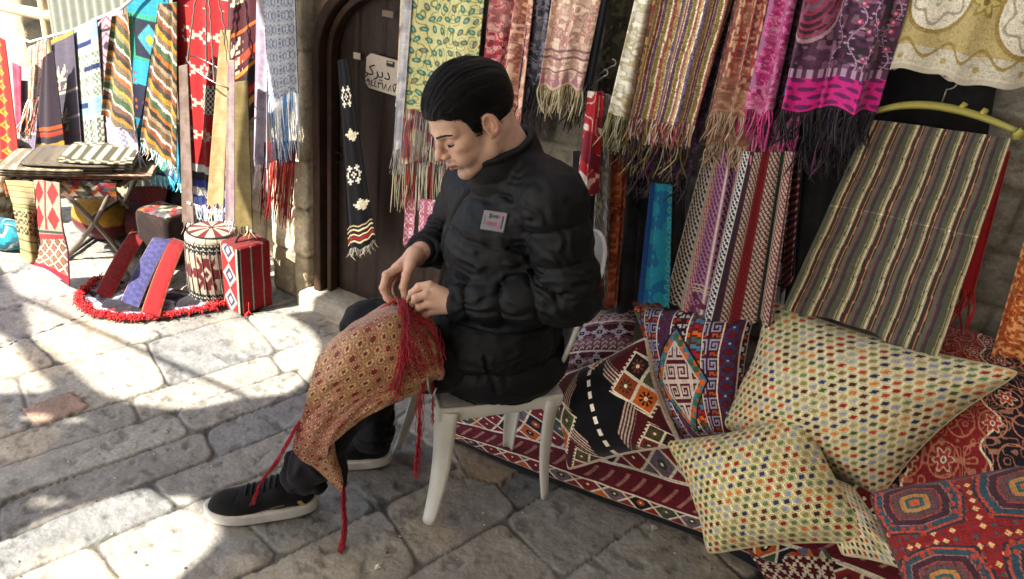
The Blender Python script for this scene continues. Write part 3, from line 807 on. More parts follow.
# the door
MT['door'] = mat('old_dark_wood', 'attr', rough=.6, var=.35, vscale=25, bump=.6, bscale=60, bdist=.003)
door = empty('wooden_door', (DCX, 2.24, 0), 'old dark brown arched wooden door with studs left of the seated man', 'door')
nz = 110; nxd = 60
u, v = np.meshgrid(np.linspace(-1, 1, nxd), np.linspace(0, 1, nz), indexing='ij')
zt = DZS+np.sqrt(np.clip(1-u**2, 0, 1))*DR*.92
Zd = .055+v*(zt-.055); Xd = DCX+u*DR
pl_ = np.mod((Xd-DX0)/.118, 1); gap = (np.minimum(pl_, 1-pl_) < .04)
hd = .005*gap+.004*(fbm(Xd/.012, Zd/.16, 1, 4)-.5)
Cd = full(Xd, hx('#281912'))*(.55+.9*fbm(Xd/.012, Zd/.2, 2, 4))[..., None]; Cd[gap] *= .4
o = sheet('plank_panel', np.stack([Xd, 2.245+hd, Zd], -1), Cd, MT['door'], door, .03)
fr = MB()
for rad, yy, sec, c in ((DR+.018, 2.175, (.036, .05), '#38261a'), (DR-.022, 2.2, (.022, .04), '#38261b')):
    a = arch(rad, 26)
    a = [(px_, .05 if pz == 0 else pz) for px_, pz in a]
    a = [a[0]]+[(a[0][0], z_) for z_ in np.linspace(.12, DZS-.02, 12)]+a[1:-1]+[(a[-1][0], z_) for z_ in np.linspace(DZS-.02, .12, 12)]+[a[-1]]
    n = len(a); V = []
    for i in range(n):
        p0 = np.array(a[max(0, i-1)]); p1 = np.array(a[min(n-1, i+1)]); t = (p1-p0)/np.linalg.norm(p1-p0); nn = np.array([-t[1], t[0]])
        for du, dy in ((-1, -1), (-.7, -1.15), (.7, -1.15), (1, -1), (1, 1), (-1, 1)):
            q = np.array(a[i])+nn*sec[0]/2*du; V.append((q[0], yy+dy*sec[1]/2, q[1]))
    V = np.array(V); Cc = hx(c)*(.7+.6*fbm(V[:, 0]/.02, V[:, 2]/.1, 4, 3))[:, None]
    fr.add(V, [tuple(f) for f in gridF(n, 6, 0, True)], Cc)
fr.build('door_frame', MT['door'], door, smooth=False)
MT['iron'] = mat('dark_iron', '#2b2723', rough=.55, metal=.8, var=.3)
mb = MB(); rc_ = (DX0+.05, 2.205, .66); mb.tube([(rc_[0]+.02*math.cos(t), rc_[1]-.004, rc_[2]+.02*math.sin(t)) for t in np.linspace(0, 6.2, 16)], .003, 6); mb.box((rc_[0], 2.222, rc_[2]+.02), (.02, .01, .03)); mb.build('ring_handle', MT['iron'], door, True)
# little metal tags on the door
MT['enamel'] = mat('chalky_paint', 'attr', rough=.7, var=.1, vscale=40, bump=.1)
tg = MB(); c = P(357, 56, y=2.215); tg.box(c, (.034, .004, .024), col=hx('#b3a69b'), bev=.002); c = P(388, 14, y=2.19); tg.box(c, (.05, .004, .022), col=hx('#6b5d50'), bev=.002)
tg.build('name_tag', MT['enamel'], door)

# door step
stp = P(340, 318, z=0)
gx0 = np.linspace(-2.06, -1.36, 60)
Vs = MB(); prof = [(2.09, -.02), (2.09, .05), (2.1, .062), (2.19, .064), (2.3, .064)]
Vv = np.array([[x_, y_+.006*(fbm(x_/.08, y_*3+z_*9, 1, 3)-.5), z_+.008*(fbm(x_/.09, y_*9, 2, 3)-.5)] for x_ in gx0 for y_, z_ in prof])
o = mesh('door_step', Vv, gridF(60, 5)[:, ::-1], MT['wall'], None, hx('#8f8a80')*(.8+.4*fbm(Vv[:, 0]/.07, Vv[:, 2]/.05, 2, 4))[:, None])
meta(o, 'low grey stone step under the arched door', 'step')

# sign on the door
sg = P(381, 74, y=2.2); sw, shh = .175, .125
sign = MB(); ch = .018
out = [(-sw/2+ch, -shh/2), (sw/2-ch, -shh/2), (sw/2, -shh/2+ch), (sw/2, shh/2-ch), (sw/2-ch, shh/2), (-sw/2+ch, shh/2), (-sw/2, shh/2-ch), (-sw/2, -shh/2+ch)]
tilt = -.05
R2 = np.array([[math.cos(tilt), -math.sin(tilt)], [math.sin(tilt), math.cos(tilt)]])
out = [tuple(R2 @ np.array(p)) for p in out]
V = [(sg[0]+a+.02, 2.196, sg[2]+b) for a, b in out]+[(sg[0]+a+.02, 2.204, sg[2]+b) for a, b in out]
sign.add(V, [tuple(range(8)), tuple(range(15, 7, -1))]+[(i, (i+8), (i+1) % 8+8, (i+1) % 8) for i in range(8)], hx('#a89c92'))
sgn = sign.build('door_sign', MT['enamel']); meta(sgn, 'pale painted plate with black Arabic writing and a phone number on the dark door', 'sign')
def text_mesh(name, s, size, loc, R, col, parent, align='CENTER', ext=.0004, rough=.7, space=1., sx=1.):
    cu = bpy.data.curves.new(name, 'FONT'); cu.body = s; cu.size = size; cu.align_x = align; cu.align_y = 'CENTER'; cu.extrude = ext; cu.space_character = space
    t = bpy.data.objects.new('tmp_text', cu); COL.objects.link(t)
    dg = bpy.context.evaluated_depsgraph_get(); me = bpy.data.meshes.new_from_object(t.evaluated_get(dg)); bpy.data.objects.remove(t); bpy.data.curves.remove(cu)
    V = np.array([v.co for v in me.vertices]) if len(me.vertices) else np.zeros((1, 3)); F = [tuple(p.vertices) for p in me.polygons]
    bpy.data.meshes.remove(me)
    V[:, 0] *= sx
    V = V @ np.asarray(R).T+np.asarray(loc)
    return mesh(name, V, F, MT['enamel'], parent, np.broadcast_to(hx(col), (len(V), 3)), smooth=False)
Rw = np.array([[math.cos(tilt), -math.sin(tilt)*0, 0], [0, 0, -1], [math.sin(tilt), math.cos(tilt), 0]])   # text plane facing -y
Rw = np.stack([np.array([math.cos(tilt), 0, math.sin(tilt)]), np.array([-math.sin(tilt), 0, math.cos(tilt)]), np.array([0, -1, 0])], 1)
ARAB = ''.join(['\ufef2', '\ufedb', '\ufeae', '\ufef3', '\ufea9', ' ', '\ufeae', '\ufee3'])
text_mesh('lettering', ARAB, .058, (sg[0]+.012, 2.1945, sg[2]+.004), Rw, '#1d1a1a', sgn, sx=1.1)
text_mesh('lettering', '\u0660\u0669\u0664\u0664\u0663\u0661\u0668\u0668\u0667\u0668', .034, (sg[0]+.012, 2.1945, sg[2]-.041), Rw, '#1d1a1a', sgn, sx=1.0)
em = MB(); em.box((sg[0]+.045, 2.1945, sg[2]+.044), (.034, .002, .02), col=hx('#2a2422')); em.box((sg[0]+.045, 2.1935, sg[2]+.049), (.022, .002, .005), col=hx('#a89c92')); em.build('stamp', MT['enamel'], sgn)

# ------------------------------------------------------------------ unseen awning added for shade, its gaps cut to the sunlit patches
CH = 2.75
def gp(L): return [P(a, b, z=0)[:2] for a, b in L]
lit1 = gp([(25, 300), (29, 334), (66, 362), (99, 391), (130, 403), (178, 409), (207, 407), (241, 398), (284, 395), (304, 384), (318, 364), (321, 345), (312, 330), (299, 321), (283, 313)])
P0 = lit1[-1]
lit1 += [np.array(p) for p in ((-1.93, 2.16), (-1.98, 2.40), (-1.72, 2.75), (-1.62, 3.6), (-5.2, 3.6), (-5.2, 1.75), (-3.9, 1.7))]
lit2 = gp([(0, 333), (14, 341), (30, 366), (57, 391), (0, 393)])+gp([(-240, 420), (-420, 330), (-300, 240), (-120, 262)])
lit3 = gp([(0, 541), (29, 524), (77, 507), (120, 495), (150, 489), (165, 499), (181, 495), (197, 499), (207, 512), (226, 532), (212, 550), (193, 565), (176, 579), (120, 640), (-60, 760), (-300, 800), (-400, 640)])
lit4 = gp([(27, 500), (45, 496), (64, 499), (60, 504), (40, 506), (30, 505)])
lit5 = gp([(22, 413), (46, 414), (54, 419), (40, 422), (24, 419)]); lit6 = gp([(66, 417), (84, 418), (82, 421), (68, 422)])
lits = [lit1, lit2, lit3, lit4, lit5, lit6]
outer = [np.array(p) for p in ((-3.9, -2.6), (6.5, -2.6), (6.5, 3.9), (-5.2, 3.9), (-5.2, -.2))]
V2 = []; ed = []
def addpoly(L):
    b = len(V2); V2.extend(Vector((float(p[0]), float(p[1]))) for p in L); n = len(L); ed.extend((b+i, b+(i+1) % n) for i in range(n))
def smooth_poly(L, it=2):
    L = [np.asarray(p) for p in L]
    for _ in range(it):
        o_ = []
        for i in range(len(L)):
            a_, b_ = L[i], L[(i+1) % len(L)]; l_ = np.linalg.norm(b_-a_)+1e-9; c_ = min(.22, .03/l_); o_ += [a_+(b_-a_)*c_, b_-(b_-a_)*c_]
        L = o_
    return L
lits = [smooth_poly(L) for L in lits]
addpoly(outer)
for L in lits: addpoly(L)
def inpoly(p, L):
    L = np.asarray(L); x, y = p; x0, y0 = L[:, 0], L[:, 1]; x1, y1 = np.roll(x0, -1), np.roll(y0, -1)
    return bool((((y0 > y) != (y1 > y)) & (x < (x1-x0)*(y-y0)/(y1-y0+1e-12)+x0)).sum() % 2)
ov, oe, of, *_ = delaunay_2d_cdt(V2, ed, [], 0, 1e-6)
ov = np.array([tuple(v) for v in ov]); of = [tuple(f) for f in of if inpoly(ov[list(f)].mean(0), outer) and not any(inpoly(ov[list(f)].mean(0), L) for L in lits)]
SH = SUN/SUN[2]*CH
MT['awning'] = mat('shade_awning_canvas', '#cfc5b0', rough=.9, var=.15, vscale=5)
_nt = MT['awning'].node_tree; _bs = _nt.nodes['Principled BSDF']; _tr = _nt.nodes.new('ShaderNodeBsdfTranslucent'); _tr.inputs[0].default_value = (.80, .77, .70, 1)
_mx = _nt.nodes.new('ShaderNodeMixShader'); _mx.inputs[0].default_value = .27; _nt.links.new(_bs.outputs[0], _mx.inputs[1]); _nt.links.new(_tr.outputs[0], _mx.inputs[2]); _nt.links.new(_mx.outputs[0], _nt.nodes['Material Output'].inputs[0])  # translucence added for soft fill light beneath the awning
o = mesh('shade_awning', np.c_[ov+SH[:2], np.full(len(ov), CH)], of, MT['awning'], None, smooth=False)
s_ = o.modifiers.new('thickness', 'SOLIDIFY'); s_.thickness = .006
meta(o, 'unseen beige canvas awning added to shade the lane, its gaps shaped as the sun patches', 'awning')
# unseen pole added below it to cast the thin shadow line across the paving
r0, r1 = P(20, 296, z=0), P(262, 404, z=0)
mb = MB(); H2 = 2.5; S2 = SUN/SUN[2]*H2; dd = (r1-r0)
tt = np.linspace(-.6, 1.9, 20)[:, None]; mb.tube(r0+dd*tt+S2, .011, 8, hx('#7d6a4a'))
o = mb.build('shadow_line_pole', MT['fringe'], None, True); meta(o, 'unseen thin pole added to cast the fine shadow line across the sunlit paving', 'pole')
# ================================================================== scarves hung along the shop wall
GW = 'scarves and shawls hung along the shop wall'
GK = 'kilims and shawls hung out in the sun'
PK = ['#8f8a86', '#c6beb0', '#5a5657', '#a09a94']
# 1 pale yellow leaf shawl
h = hang('patterned_shawl', 'pale yellow shawl with small teal leaf pattern and long grey tassels, behind the man\'s head', 'shawl',
     [(410, -4), (489, -4), (476, 116), (398, 108)], 2.02, p_leaves('#b5b180', '#2f5a50', '#6d7440', '#6f9a8a'),
     (46, .215, .0022, ['#7d7b7c', '#a3a1a0', '#55555a', '#c9c6c0', '#3c3c44'], .006), (.008, 2.2), 1.72, GW, seed=1)
G_ = np.array([P(a, 196, y=2.045) for a in (391, 412, 432, 450)])
hang('patterned_shawl', 'grey edge of a folded shawl, leftmost strip of the row, beside the door plate', 'shawl', [(405, -4), (416, -4), (403, 150), (394, 150)], 2.0,
     p_plain('#9c999a', '#77757a'), (7, .08, .0022, ['#8d8b8c', '#b5b2ae'], .004), (.003, 1), 1.72, GW, seed=2)
hang('patterned_shawl', 'cream and red under-layer whose tassels hang lowest, below the grey tassels behind the man', 'shawl', [(402, 30), (458, 30), (452, 165), (396, 160)], 2.075,
     p_plain('#b8ab8f', '#8a2a2a'), (38, .17, .0028, ['#cfc6a8', '#b8bfa0', '#8f3030', '#d8d2c0', '#a84a3c', '#9aa38a'], .006), (.006, 2), 1.7, GW, seed=3)
# 2-4
hang('paisley_scarf', 'crimson scarf with pale paisley swirls, right of the yellow shawl', 'scarf', [(489, -4), (524, -4), (500, 150), (478, 150)], 2.055,
     p_paisley('#8f2f3e', '#5f1c2a', '#b98f8a', '#c97a78', .055, 5, 0), None, (.012, 1.4), 1.72, GW, seed=4)
hang('paisley_scarf', 'dusty rose scarf with fine paisley, between the crimson and the slate scarves', 'scarf', [(520, -4), (537, -4), (525, 118), (502, 112)], 2.03,
     p_paisley('#a9786a', '#7a4a44', '#c9a690', '#8f5a50', .04, 5, 2), (16, .10, .0022, ['#b08a78', '#8a5f55', '#c9a68f'], .008), (.01, 1.6), 1.72, GW, seed=5)
hang('paisley_scarf', 'dark slate blue scarf with black tassels, left of the pale pink paisley shawl', 'scarf', [(536, -4), (552, -4), (545, 82), (523, 80)], 2.04,
     p_paisley('#363a4c', '#232636', '#6c6c78', '#8a7f84', .04, 5, 3), (16, .11, .0024, ['#1c1b20', '#2a2a30', '#3a3840'], .012), (.01, 1.6), 1.72, GW, seed=6)
hang('paisley_scarf', 'mauve grey scarf hanging low behind the slate one, with muted violet tassels', 'scarf', [(540, -4), (565, -4), (547, 104), (521, 98)], 2.09,
     p_paisley('#5a4a58', '#3a2f3c', '#7c6874', None, .04, 4, 4), (18, .10, .0024, ['#5c4c5a', '#8a7a80', '#3f343c', '#6a5a60'], .014), (.008, 1.6), 1.72, GW, seed=7)
def pinkshawl(X, Y):
    C = p_paisley('#b5988c', '#946f66', '#cdb7a6', '#a8746c', .045, 5, 5)(X, Y)
    H = Y.max(); z = H-Y
    C[(np.abs(z-.085) < .003) | (np.abs(z-.105) < .004) | (np.abs(z-.05) < .002)] = hx('#7a5660')
    m = (z < .05); k = np.mod(X, .022)/.022; t = m & (np.abs(k-.5) < .5*(1-z/.05)); C[t] = hx('#9a6a78')
    C[(z < .008)] = hx('#b9a28f')
    return C
hang('paisley_scarf', 'pale pink paisley shawl with a cream knotted fringe, right of the man\'s head', 'shawl', [(556, -4), (606, -4), (584, 88), (540, 86)], 1.99, pinkshawl,
     (30, .085, .0026, ['#cbbf9c', '#d8ceb0', '#a99c7c', '#8f8468'], .008), (.009, 2), 1.72, GW, seed=8)
hang('plain_scarf', 'black plain scarf half hidden behind the pale pink shawl, its fringe dark', 'scarf', [(598, -4), (616, -4), (598, 78), (575, 96)], 2.08,
     p_plain('#17171b', '#26262c'), (22, .11, .0026, ['#18171a', '#2b2a2c', '#0f0f12', '#8a7f6c'], .014), (.008, 1.2), 1.72, GW, seed=9)
hang('plain_scarf', 'dark olive leaf-patterned cloth in the gap left of the striped shawl', 'scarf', [(606, -4), (646, -4), (625, 190), (588, 190)], 2.13,
     p_paisley('#2e2b20', '#1d1b15', '#4a4430', None, .05, 4, 1), None, (.006, 1.2), 1.72, GW, seed=10)
# 7-9
hang('paisley_scarf', 'cream and pale grey shawl with olive tassels, left of the striped shawl', 'shawl', [(641, -4), (662, -4), (641, 120), (610, 112)], 2.01,
     p_paisley('#b9b4a8', '#a39a78', '#d5d0c2', '#8f8a66', .05, 4, 6), (24, .10, .0026, ['#8a865f', '#6f6c48', '#aba67e', '#c2bda0'], .01), (.012, 1.6), 1.72, GW, seed=11)
hang('paisley_scarf', 'narrow brown paisley shawl tucked beside the striped one', 'shawl', [(655, -4), (668, -4), (648, 118), (630, 118)], 2.0,
     p_paisley('#5f3a2c', '#3c221c', '#9a7a4c', '#8c3030', .03, 5, 7), (12, .11, .0026, ['#6d5a3c', '#4a3a3c', '#8c7a50'], .012), (.006, 1.2), 1.72, GW, seed=12)
sp = [(.012, '#8f7a45'), (.004, '#d8cdb6'), (.010, '#8a3a44'), (.003, '#d9d0c0'), (.012, '#5c4c68'), (.004, '#a89058'), (.010, '#7a6a3a'), (.004, '#dcd2bc'), (.008, '#96504a'), (.008, '#b29a62'), (.003, '#e0d8c8'), (.012, '#6c5872')]
hang('striped_shawl', 'broad shawl in ochre, cream, rose and violet stripes, the widest one hung above the cushions', 'shawl', [(664, -4), (735, -4), (696, 124), (634, 118)], 1.965,
     p_ikat(sp, .011), (52, .062, .0024, ['#c9a89a', '#a88a60', '#8f5a6a', '#d6c8b4', '#6f5a70', '#9a3a4a'], .008), (.010, 2.6), 1.74, GW, seed=13, dens=1.6)
hang('striped_shawl', 'under layer of the striped shawl, showing as violet and olive tassels below it', 'shawl', [(650, 40), (728, 40), (690, 145), (622, 138)], 2.01,
     p_ikat(sp, .011), (46, .10, .0026, ['#3c3250', '#8a8254', '#5a2f4a', '#7a5a3a', '#2b2438', '#a89a6c'], .014), (.008, 2.4), 1.7, GW, seed=14)
hang('striped_shawl', 'lowest dark layer with purple and grey tassels under the striped shawl', 'shawl', [(660, 60), (725, 60), (694, 176), (634, 166)], 2.06,
     p_paisley('#3a2a3c', '#241a28', '#5a4460', None, .03, 4, 2), (34, .08, .0026, ['#2a2230', '#4a3a44', '#5c5058', '#1c181e', '#6a5a50'], .016), (.008, 2.4), 1.7, GW, seed=15)
def brownshawl(X, Y):
    C = p_paisley('#6b4038', '#4a2226', '#a07a62', '#8f4a44', .03, 5, 3)(X, Y)
    H = Y.max(); m = Y < H-.30; C[m] = threads(full(X, hx('#a98a70')), X, Y)[m]
    w_ = (X.max()/3); k = np.abs(np.mod(X, w_)/w_-.5); z = H-Y
    o_ = (z > .09) & (z < .28) & (np.abs(k-.28-.05*np.sin(z*60)) < .05); C[o_] = hx('#8a2c30')
    o_ = (z > .09) & (z < .28) & (np.abs(k-.42-.04*np.sin(z*60)) < .02); C[o_] = hx('#c2a288')
    C[(z < .06)] = (C[(z < .06)]*.6+hx('#8a6a52')*.4)
    return C
hang('bordered_shawl', 'tan and brown shawl with dark red scrolls and tan fringe, left of the magenta one', 'shawl', [(737, -4), (767, -4), (748, 114), (708, 110)], 1.975, brownshawl,
     (22, .07, .0026, ['#a88a74', '#8a6c58', '#bda48e'], .008), (.010, 1.6), 1.74, GW, seed=16)
hang('bordered_shawl', 'second tan layer under the brown bordered shawl, fringe nearly touching the checked scarves', 'shawl', [(735, 30), (772, 30), (752, 145), (706, 142)], 2.02, brownshawl,
     (22, .065, .0028, ['#b0947c', '#9a7c66', '#c6ac96'], .01), (.008, 1.6), 1.7, GW, seed=17)
def magenta(a, b):
    def f(X, Y):
        C = p_paisley(a, b, '#a86a8a', '#c46a94', .028, 5, 4)(X, Y); H = Y.max()
        m = Y < H-.31; C[m] = threads(full(X, hx('#b53474')), X, Y)[m]
        z = H-Y; k = np.mod(X, .07)/.07-.5
        C[(np.abs(np.abs(k)-.22-.05*np.sin(z*70)) < .05) & ~m & (z > .05)] = hx('#8c5a80')
        return C
    return f
hang('bordered_shawl', 'magenta pink shawl with violet scrollwork and bright pink fringe', 'shawl', [(767, -4), (797, -4), (776, 112), (741, 108)], 1.97, magenta('#a02a6a', '#7a2054'),
     (20, .07, .0026, ['#c23a7c', '#a82a66', '#d65a94', '#8c2a5c'], .008), (.010, 1.5), 1.74, GW, seed=18)
hang('bordered_shawl', 'lower magenta layer with the thick pink fringe that hangs furthest down', 'shawl', [(768, 30), (806, 30), (800, 140), (752, 138)], 2.02, magenta('#8c285c', '#6a1a48'),
     (30, .075, .003, ['#c03a7a', '#d2548e', '#a02860', '#c77a98'], .01), (.008, 1.5), 1.7, GW, seed=19)
hang('plain_scarf', 'dark plum brown scarf between the magenta shawl and the purple flowered one', 'scarf', [(795, -4), (812, -4), (788, 100), (770, 96)], 2.0,
     p_paisley('#3a1c2a', '#24121c', '#5a3040', None, .03, 4, 1), (12, .12, .0026, ['#2c1a24', '#402430', '#5a3444'], .014), (.01, 1.4), 1.74, GW, seed=20)
hang('plain_scarf', 'sliver of turquoise scarf showing left of the magenta hem', 'scarf', [(801, 20), (809, 20), (797, 92), (783, 96)], 1.985, p_plain('#1d7f9a', '#1a5c86'), None, (.003, 1), 1.7, GW, seed=21)
def purple(X, Y):
    C = p_paisley('#41223c', '#2b1728', '#6e4a62', None, .05, 3, 6, .2)(X, Y)*1.0
    H = Y.max(); W_ = X.max(); z = H-Y
    # trailing vines
    for k_, (x0, am, fr_) in enumerate(((.10, .012, 55), (.135, .010, 60), (.17, .012, 50), (.205, .010, 57), (.24, .012, 52), (.275, .010, 60), (.31, .012, 48))):
        xx = x0+am*np.sin(Y*fr_+k_); dd = np.abs(X-xx)
        C[dd < .0010] = hx('#9c829a')
        q = np.mod(Y*1.0+k_*.01, .012)/.012-.5; s_ = np.sign(np.sin(np.floor(Y/.012)*3.14159+.5))
        lx = (X-xx)*s_-.005; C[((lx/.0034)**2+(q*.012/.0024)**2) < 1] = hx('#9a7c98')
    e = ((X-.03)/.055)**2+((z-.28)/.12)**2; r = np.abs(np.mod(e*5.2, 1)-.5); C[(e < 1) & (r < .2)] = hx('#8a3048'); C[(e < 1.15) & (e > 1)] = hx('#9a7a84')
    rs = hash2(np.floor(X/.018), np.floor(Y/.02), 2) > .74; ddx = np.mod(X, .018)/.018-.5; ddy = np.mod(Y, .02)/.02-.5; m = rs & (np.hypot(ddx, ddy) < .33) & (X > W_*.55); C[m] = hx('#8a2c52'); C[rs & (np.hypot(ddx, ddy) < .15) & (X > W_*.55)] = hx('#c0869a')
    g = rs & (np.hypot(ddx+.3, ddy+.3) < .16) & (X > W_*.55); C[g] = hx('#3f6a54')
    b = z < .075; C[b] = hx('#b01c70')
    i = np.floor(z/.02); xx = X/.034+.5*i; q = xx-np.floor(xx)-.5; p_ = z/.02-i-.5; m = b & ((((q*.8+p_*.5)/.33)**2+((p_-.2*q)/.3)**2) < 1); C[m] = hx('#5a1850')
    C[(z > .075) & (z < .095)] = L_(full(X, hx('#4a2a46')), full(X, hx('#9a7c96')), (np.sin(X*400) > 0)*1.)[(z > .075) & (z < .095)]
    return threads(C, X, Y)
hang('flowered_shawl', 'purple shawl with pale vines, roses and a magenta hem over a black fringe', 'shawl', [(800, -4), (908, -4), (878, 109), (782, 107)], 1.93, purple,
     (48, .085, .0028, ['#17131c', '#221a28', '#0f0d14', '#2c2030'], .012), (.014, 2.6), 1.76, GW, seed=22, dens=1.6)
hang('flowered_shawl', 'under layer of the purple shawl with a dense black and plum fringe', 'shawl', [(812, 30), (880, 30), (862, 130), (806, 128)], 1.985, p_plain('#1f1524', '#2e1c30'),
     (46, .11, .003, ['#17131a', '#241a24', '#0e0c12', '#382430', '#5c2a4c'], .018), (.01, 2), 1.72, GW, seed=23)
# 15 white and gold embroidered tablecloth
def goldcloth(X, Y):
    C = full(X, hx('#b9b3a4')); H = Y.max(); W_ = X.max(); z = H-Y
    gold = hx('#8f7a45'); pale = hx('#cfc9bb')
    m = (z > .055); C[m] = hx('#a8986a')
    for cx, cz in ((.065, .17), (.235, .145), (.40, .12), (.15, .31), (.32, .29), (.0, .33), (.46, .27)):
        e = np.hypot((X-cx)/.052, (z-cz)/.078); th = np.arctan2((z-cz)/.078, (X-cx)/.052)
        C[e < 1.12] = gold; C[e < 1.0] = pale
        pt = (np.abs(np.mod(e*2+.25*np.cos(th*6), 1)-.5) < .09) & (e < .95); C[pt] = hx('#98917e')
        C[(e < .2)] = hx('#a39a80')
    for cx, cz in ((.15, .16), (.32, .14), (.0, .2), (.07, .29), (.24, .27)):
        r = np.hypot(X-cx, z-cz); th = np.arctan2(z-cz, X-cx); C[r < .026+.008*np.cos(6*th)] = hx('#8a7c42'); C[r < .018+.006*np.cos(6*th)] = hx('#b5a56c'); C[r < .007] = hx('#6f6030')
    k = np.mod(X, .07)/.07-.5; sc_ = np.abs(z-.052-.016*np.cos(k*6.28)) < .004; C[sc_] = gold
    d = np.hypot(k*.07, z-.03) < .006; C[d] = hx('#9a8a55')
    n = np.abs(np.mod(vnoise(X/.007, z/.007, 3)*3, 1)-.5) < .13; C[n & (z > .015)] *= .72; q_ = np.mod(X*220, 1) < .25; C[q_ & (np.mod(z*180, 1) < .5)] *= .86
    C[z < .012] = hx('#a9a294')
    return threads(C, X, Y, .1)
hang('embroidered_tablecloth', 'white tablecloth embroidered with gold ovals and flowers, top right above the hanger', 'tablecloth', [(911, -4), (1060, -4), (1030, 92), (880, 66)], 1.93, goldcloth,
     None, (.008, 2.2), 1.78, None, seed=24, dens=1.5)
hang('embroidered_tablecloth', 'plain white hem of a second tablecloth peeping out below the gold embroidered one', 'tablecloth', [(925, 30), (1040, 30), (1012, 85), (893, 69)], 1.955, p_plain('#aaa598', '#97917f'), None, (.006, 2), 1.76, None, seed=25)

# ---- lower row
def redwhite(X, Y):
    C = full(X, hx('#a8222c')); n = vnoise(X/.02, Y/.05, 2); C[n > .62] = hx('#cfc4bc'); C[(n > .35) & (n < .40)] = hx('#c9b6b0'); m = vnoise(X/.03+3, Y/.04, 4) > .74; C[m] = hx('#7a1c30'); return threads(C, X, Y)
LW = 'long scarves hung behind the cushions'
hang('knotted_scarf', 'bright red and white scarf gathered on a hook right of the man\'s shoulder', 'scarf', [(590, 90), (606, 91), (598, 196), (577, 188)], 2.0, redwhite, None, (.012, 1.6), 0, LW, seed=30)
hang('plain_scarf', 'taupe grey scarf hanging between the red and white one and the rust one', 'scarf', [(604, 92), (616, 95), (611, 300), (594, 215)], 2.04, p_paisley('#57504c', '#403a38', '#8a827a', None, .03, 4, 2), None, (.01, 1.2), 0, LW, seed=31)
hang('plain_scarf', 'rust orange scarf hanging straight down behind the white chair back', 'scarf', [(613, 150), (632, 150), (620, 305), (602, 300)], 2.06, p_paisley('#7a3420', '#5a2416', '#9a5a3c', None, .04, 4, 3), None, (.012, 1.5), 0, LW, seed=32)
hang('plain_scarf', 'nearly black long scarf between the rust and the turquoise ones', 'scarf', [(626, 150), (652, 150), (645, 310), (614, 305)], 2.1, p_plain('#15161a', '#22242a'), None, (.012, 1.6), 0, LW, seed=33)
def turq(X, Y):
    C = full(X, hx('#125f8c')); n = vnoise(X/.03, Y/.04, 3); C[n > .5] = hx('#1c7f9a'); i = np.floor(Y/.03); dx = np.mod(X, .05)/.05-.5; dy = Y/.03-i-.5
    C[((dx/.24)**2+(dy/.35)**2 < 1) & (X > X.max()*.4)] = hx('#3f8f8a'); C[((dx/.1)**2+(dy/.2)**2 < 1) & (X > X.max()*.4)] = hx('#1f5f70'); C[X < X.max()*.25] = hx('#143f78'); return threads(C, X, Y)
hang('plain_scarf', 'turquoise blue scarf with pale teal petals, left of the checked scarves', 'scarf', [(652, 182), (673, 184), (669, 306), (638, 300)], 2.03, turq, None, (.007, 1.0), 0, LW, seed=34)
hang('plain_scarf', 'black scarf between the turquoise one and the checked scarves', 'scarf', [(672, 165), (690, 165), (680, 310), (664, 306)], 2.08, p_plain('#111014', '#1e1b20'), None, (.01, 1.2), 0, LW, seed=35)
kb = 'checked cotton scarves hung side by side'
k1 = [(.042, '#a3968c', '#15151a'), (.004, '#8a7d74', '#8a7d74'), (.03, '#a3968c', '#962430')]
hang('checked_scarf', 'white keffiyeh checked in black and red, leftmost of the checked scarves', 'scarf', [(706, 150), (727, 150), (694, 309), (664, 303)], 2.045, p_keffiyeh(k1), None, (.008, 1.4), 0, kb, seed=36, dens=1.9)
def withband(pf, c):
    def f(X, Y):
        C = pf(X, Y); z = Y.max()-Y
        for a in (.075, .082, .095): C[np.abs(z-a) < .0016] = hx(c)
        m = (z < .066) & (np.abs(np.mod(X+.012*np.sin(z*130), .05)-.025) < .007); C[m] = hx('#5a2438'); C[(z < .066) & ~m] *= .9
        return C
    return f
k2 = [(.034, '#9a6f8c', '#5a2a4c'), (.004, '#c9b8b0', '#c9b8b0'), (.04, '#8f6484', '#2c1626')]
hang('checked_scarf', 'lilac pink keffiyeh with plum checks and a woven band near its hem', 'scarf', [(722, 150), (742, 150), (717, 316), (688, 310)], 2.03, withband(p_keffiyeh(k2), '#c3b49a'), None, (.008, 1.3), 0, kb, seed=37, dens=1.9)
k3 = [(a*.8, b, c) for a, b, c in [(.01, '#9a6a50', '#b48a70'), (.034, '#c9c6c4', '#1d2438'), (.012, '#2a1220', '#2a1220'), (.036, '#3a1a20', '#9a8678'), (.030, '#6f1420', '#5a0f18'), (.034, '#37151c', '#a08a7c'), (.022, '#1c3c2c', '#10261c'), (.034, '#4a2028', '#a88c80'), (.03, '#3a141c', '#b09a8c'), (.012, '#6a3a20', '#8a5a30')]]
hang('checked_scarf', 'wide keffiyeh striped in maroon, green, navy and white checks', 'scarf', [(742, 150), (797, 150), (775, 320), (702, 316)], 2.0, p_keffiyeh(k3, .0085), None, (.014, 2.6), 0, kb, seed=38, dens=2.0)
hang('plain_scarf', 'black scarf with red knots in the dark gap left of the striped fabric', 'scarf', [(792, 150), (806, 150), (795, 270), (780, 300)], 2.07, p_tile_kilim('#120e12', ["..r.", ".rwr", "..r."], .008, {'r': '#6a1c28', 'w': '#a8948c'}), None, (.01, 1.2), 0, LW, seed=39)
hang('plain_scarf', 'small white and blue striped cloth end low beside the striped fabric', 'scarf', [(778, 262), (789, 264), (783, 312), (770, 308)], 2.09, p_stripesY([(.05, '#aeb2b8'), (.006, '#39405a'), (.004, '#aeb2b8'), (.01, '#39405a')]), None, (.004, 1), 0, LW, seed=40)
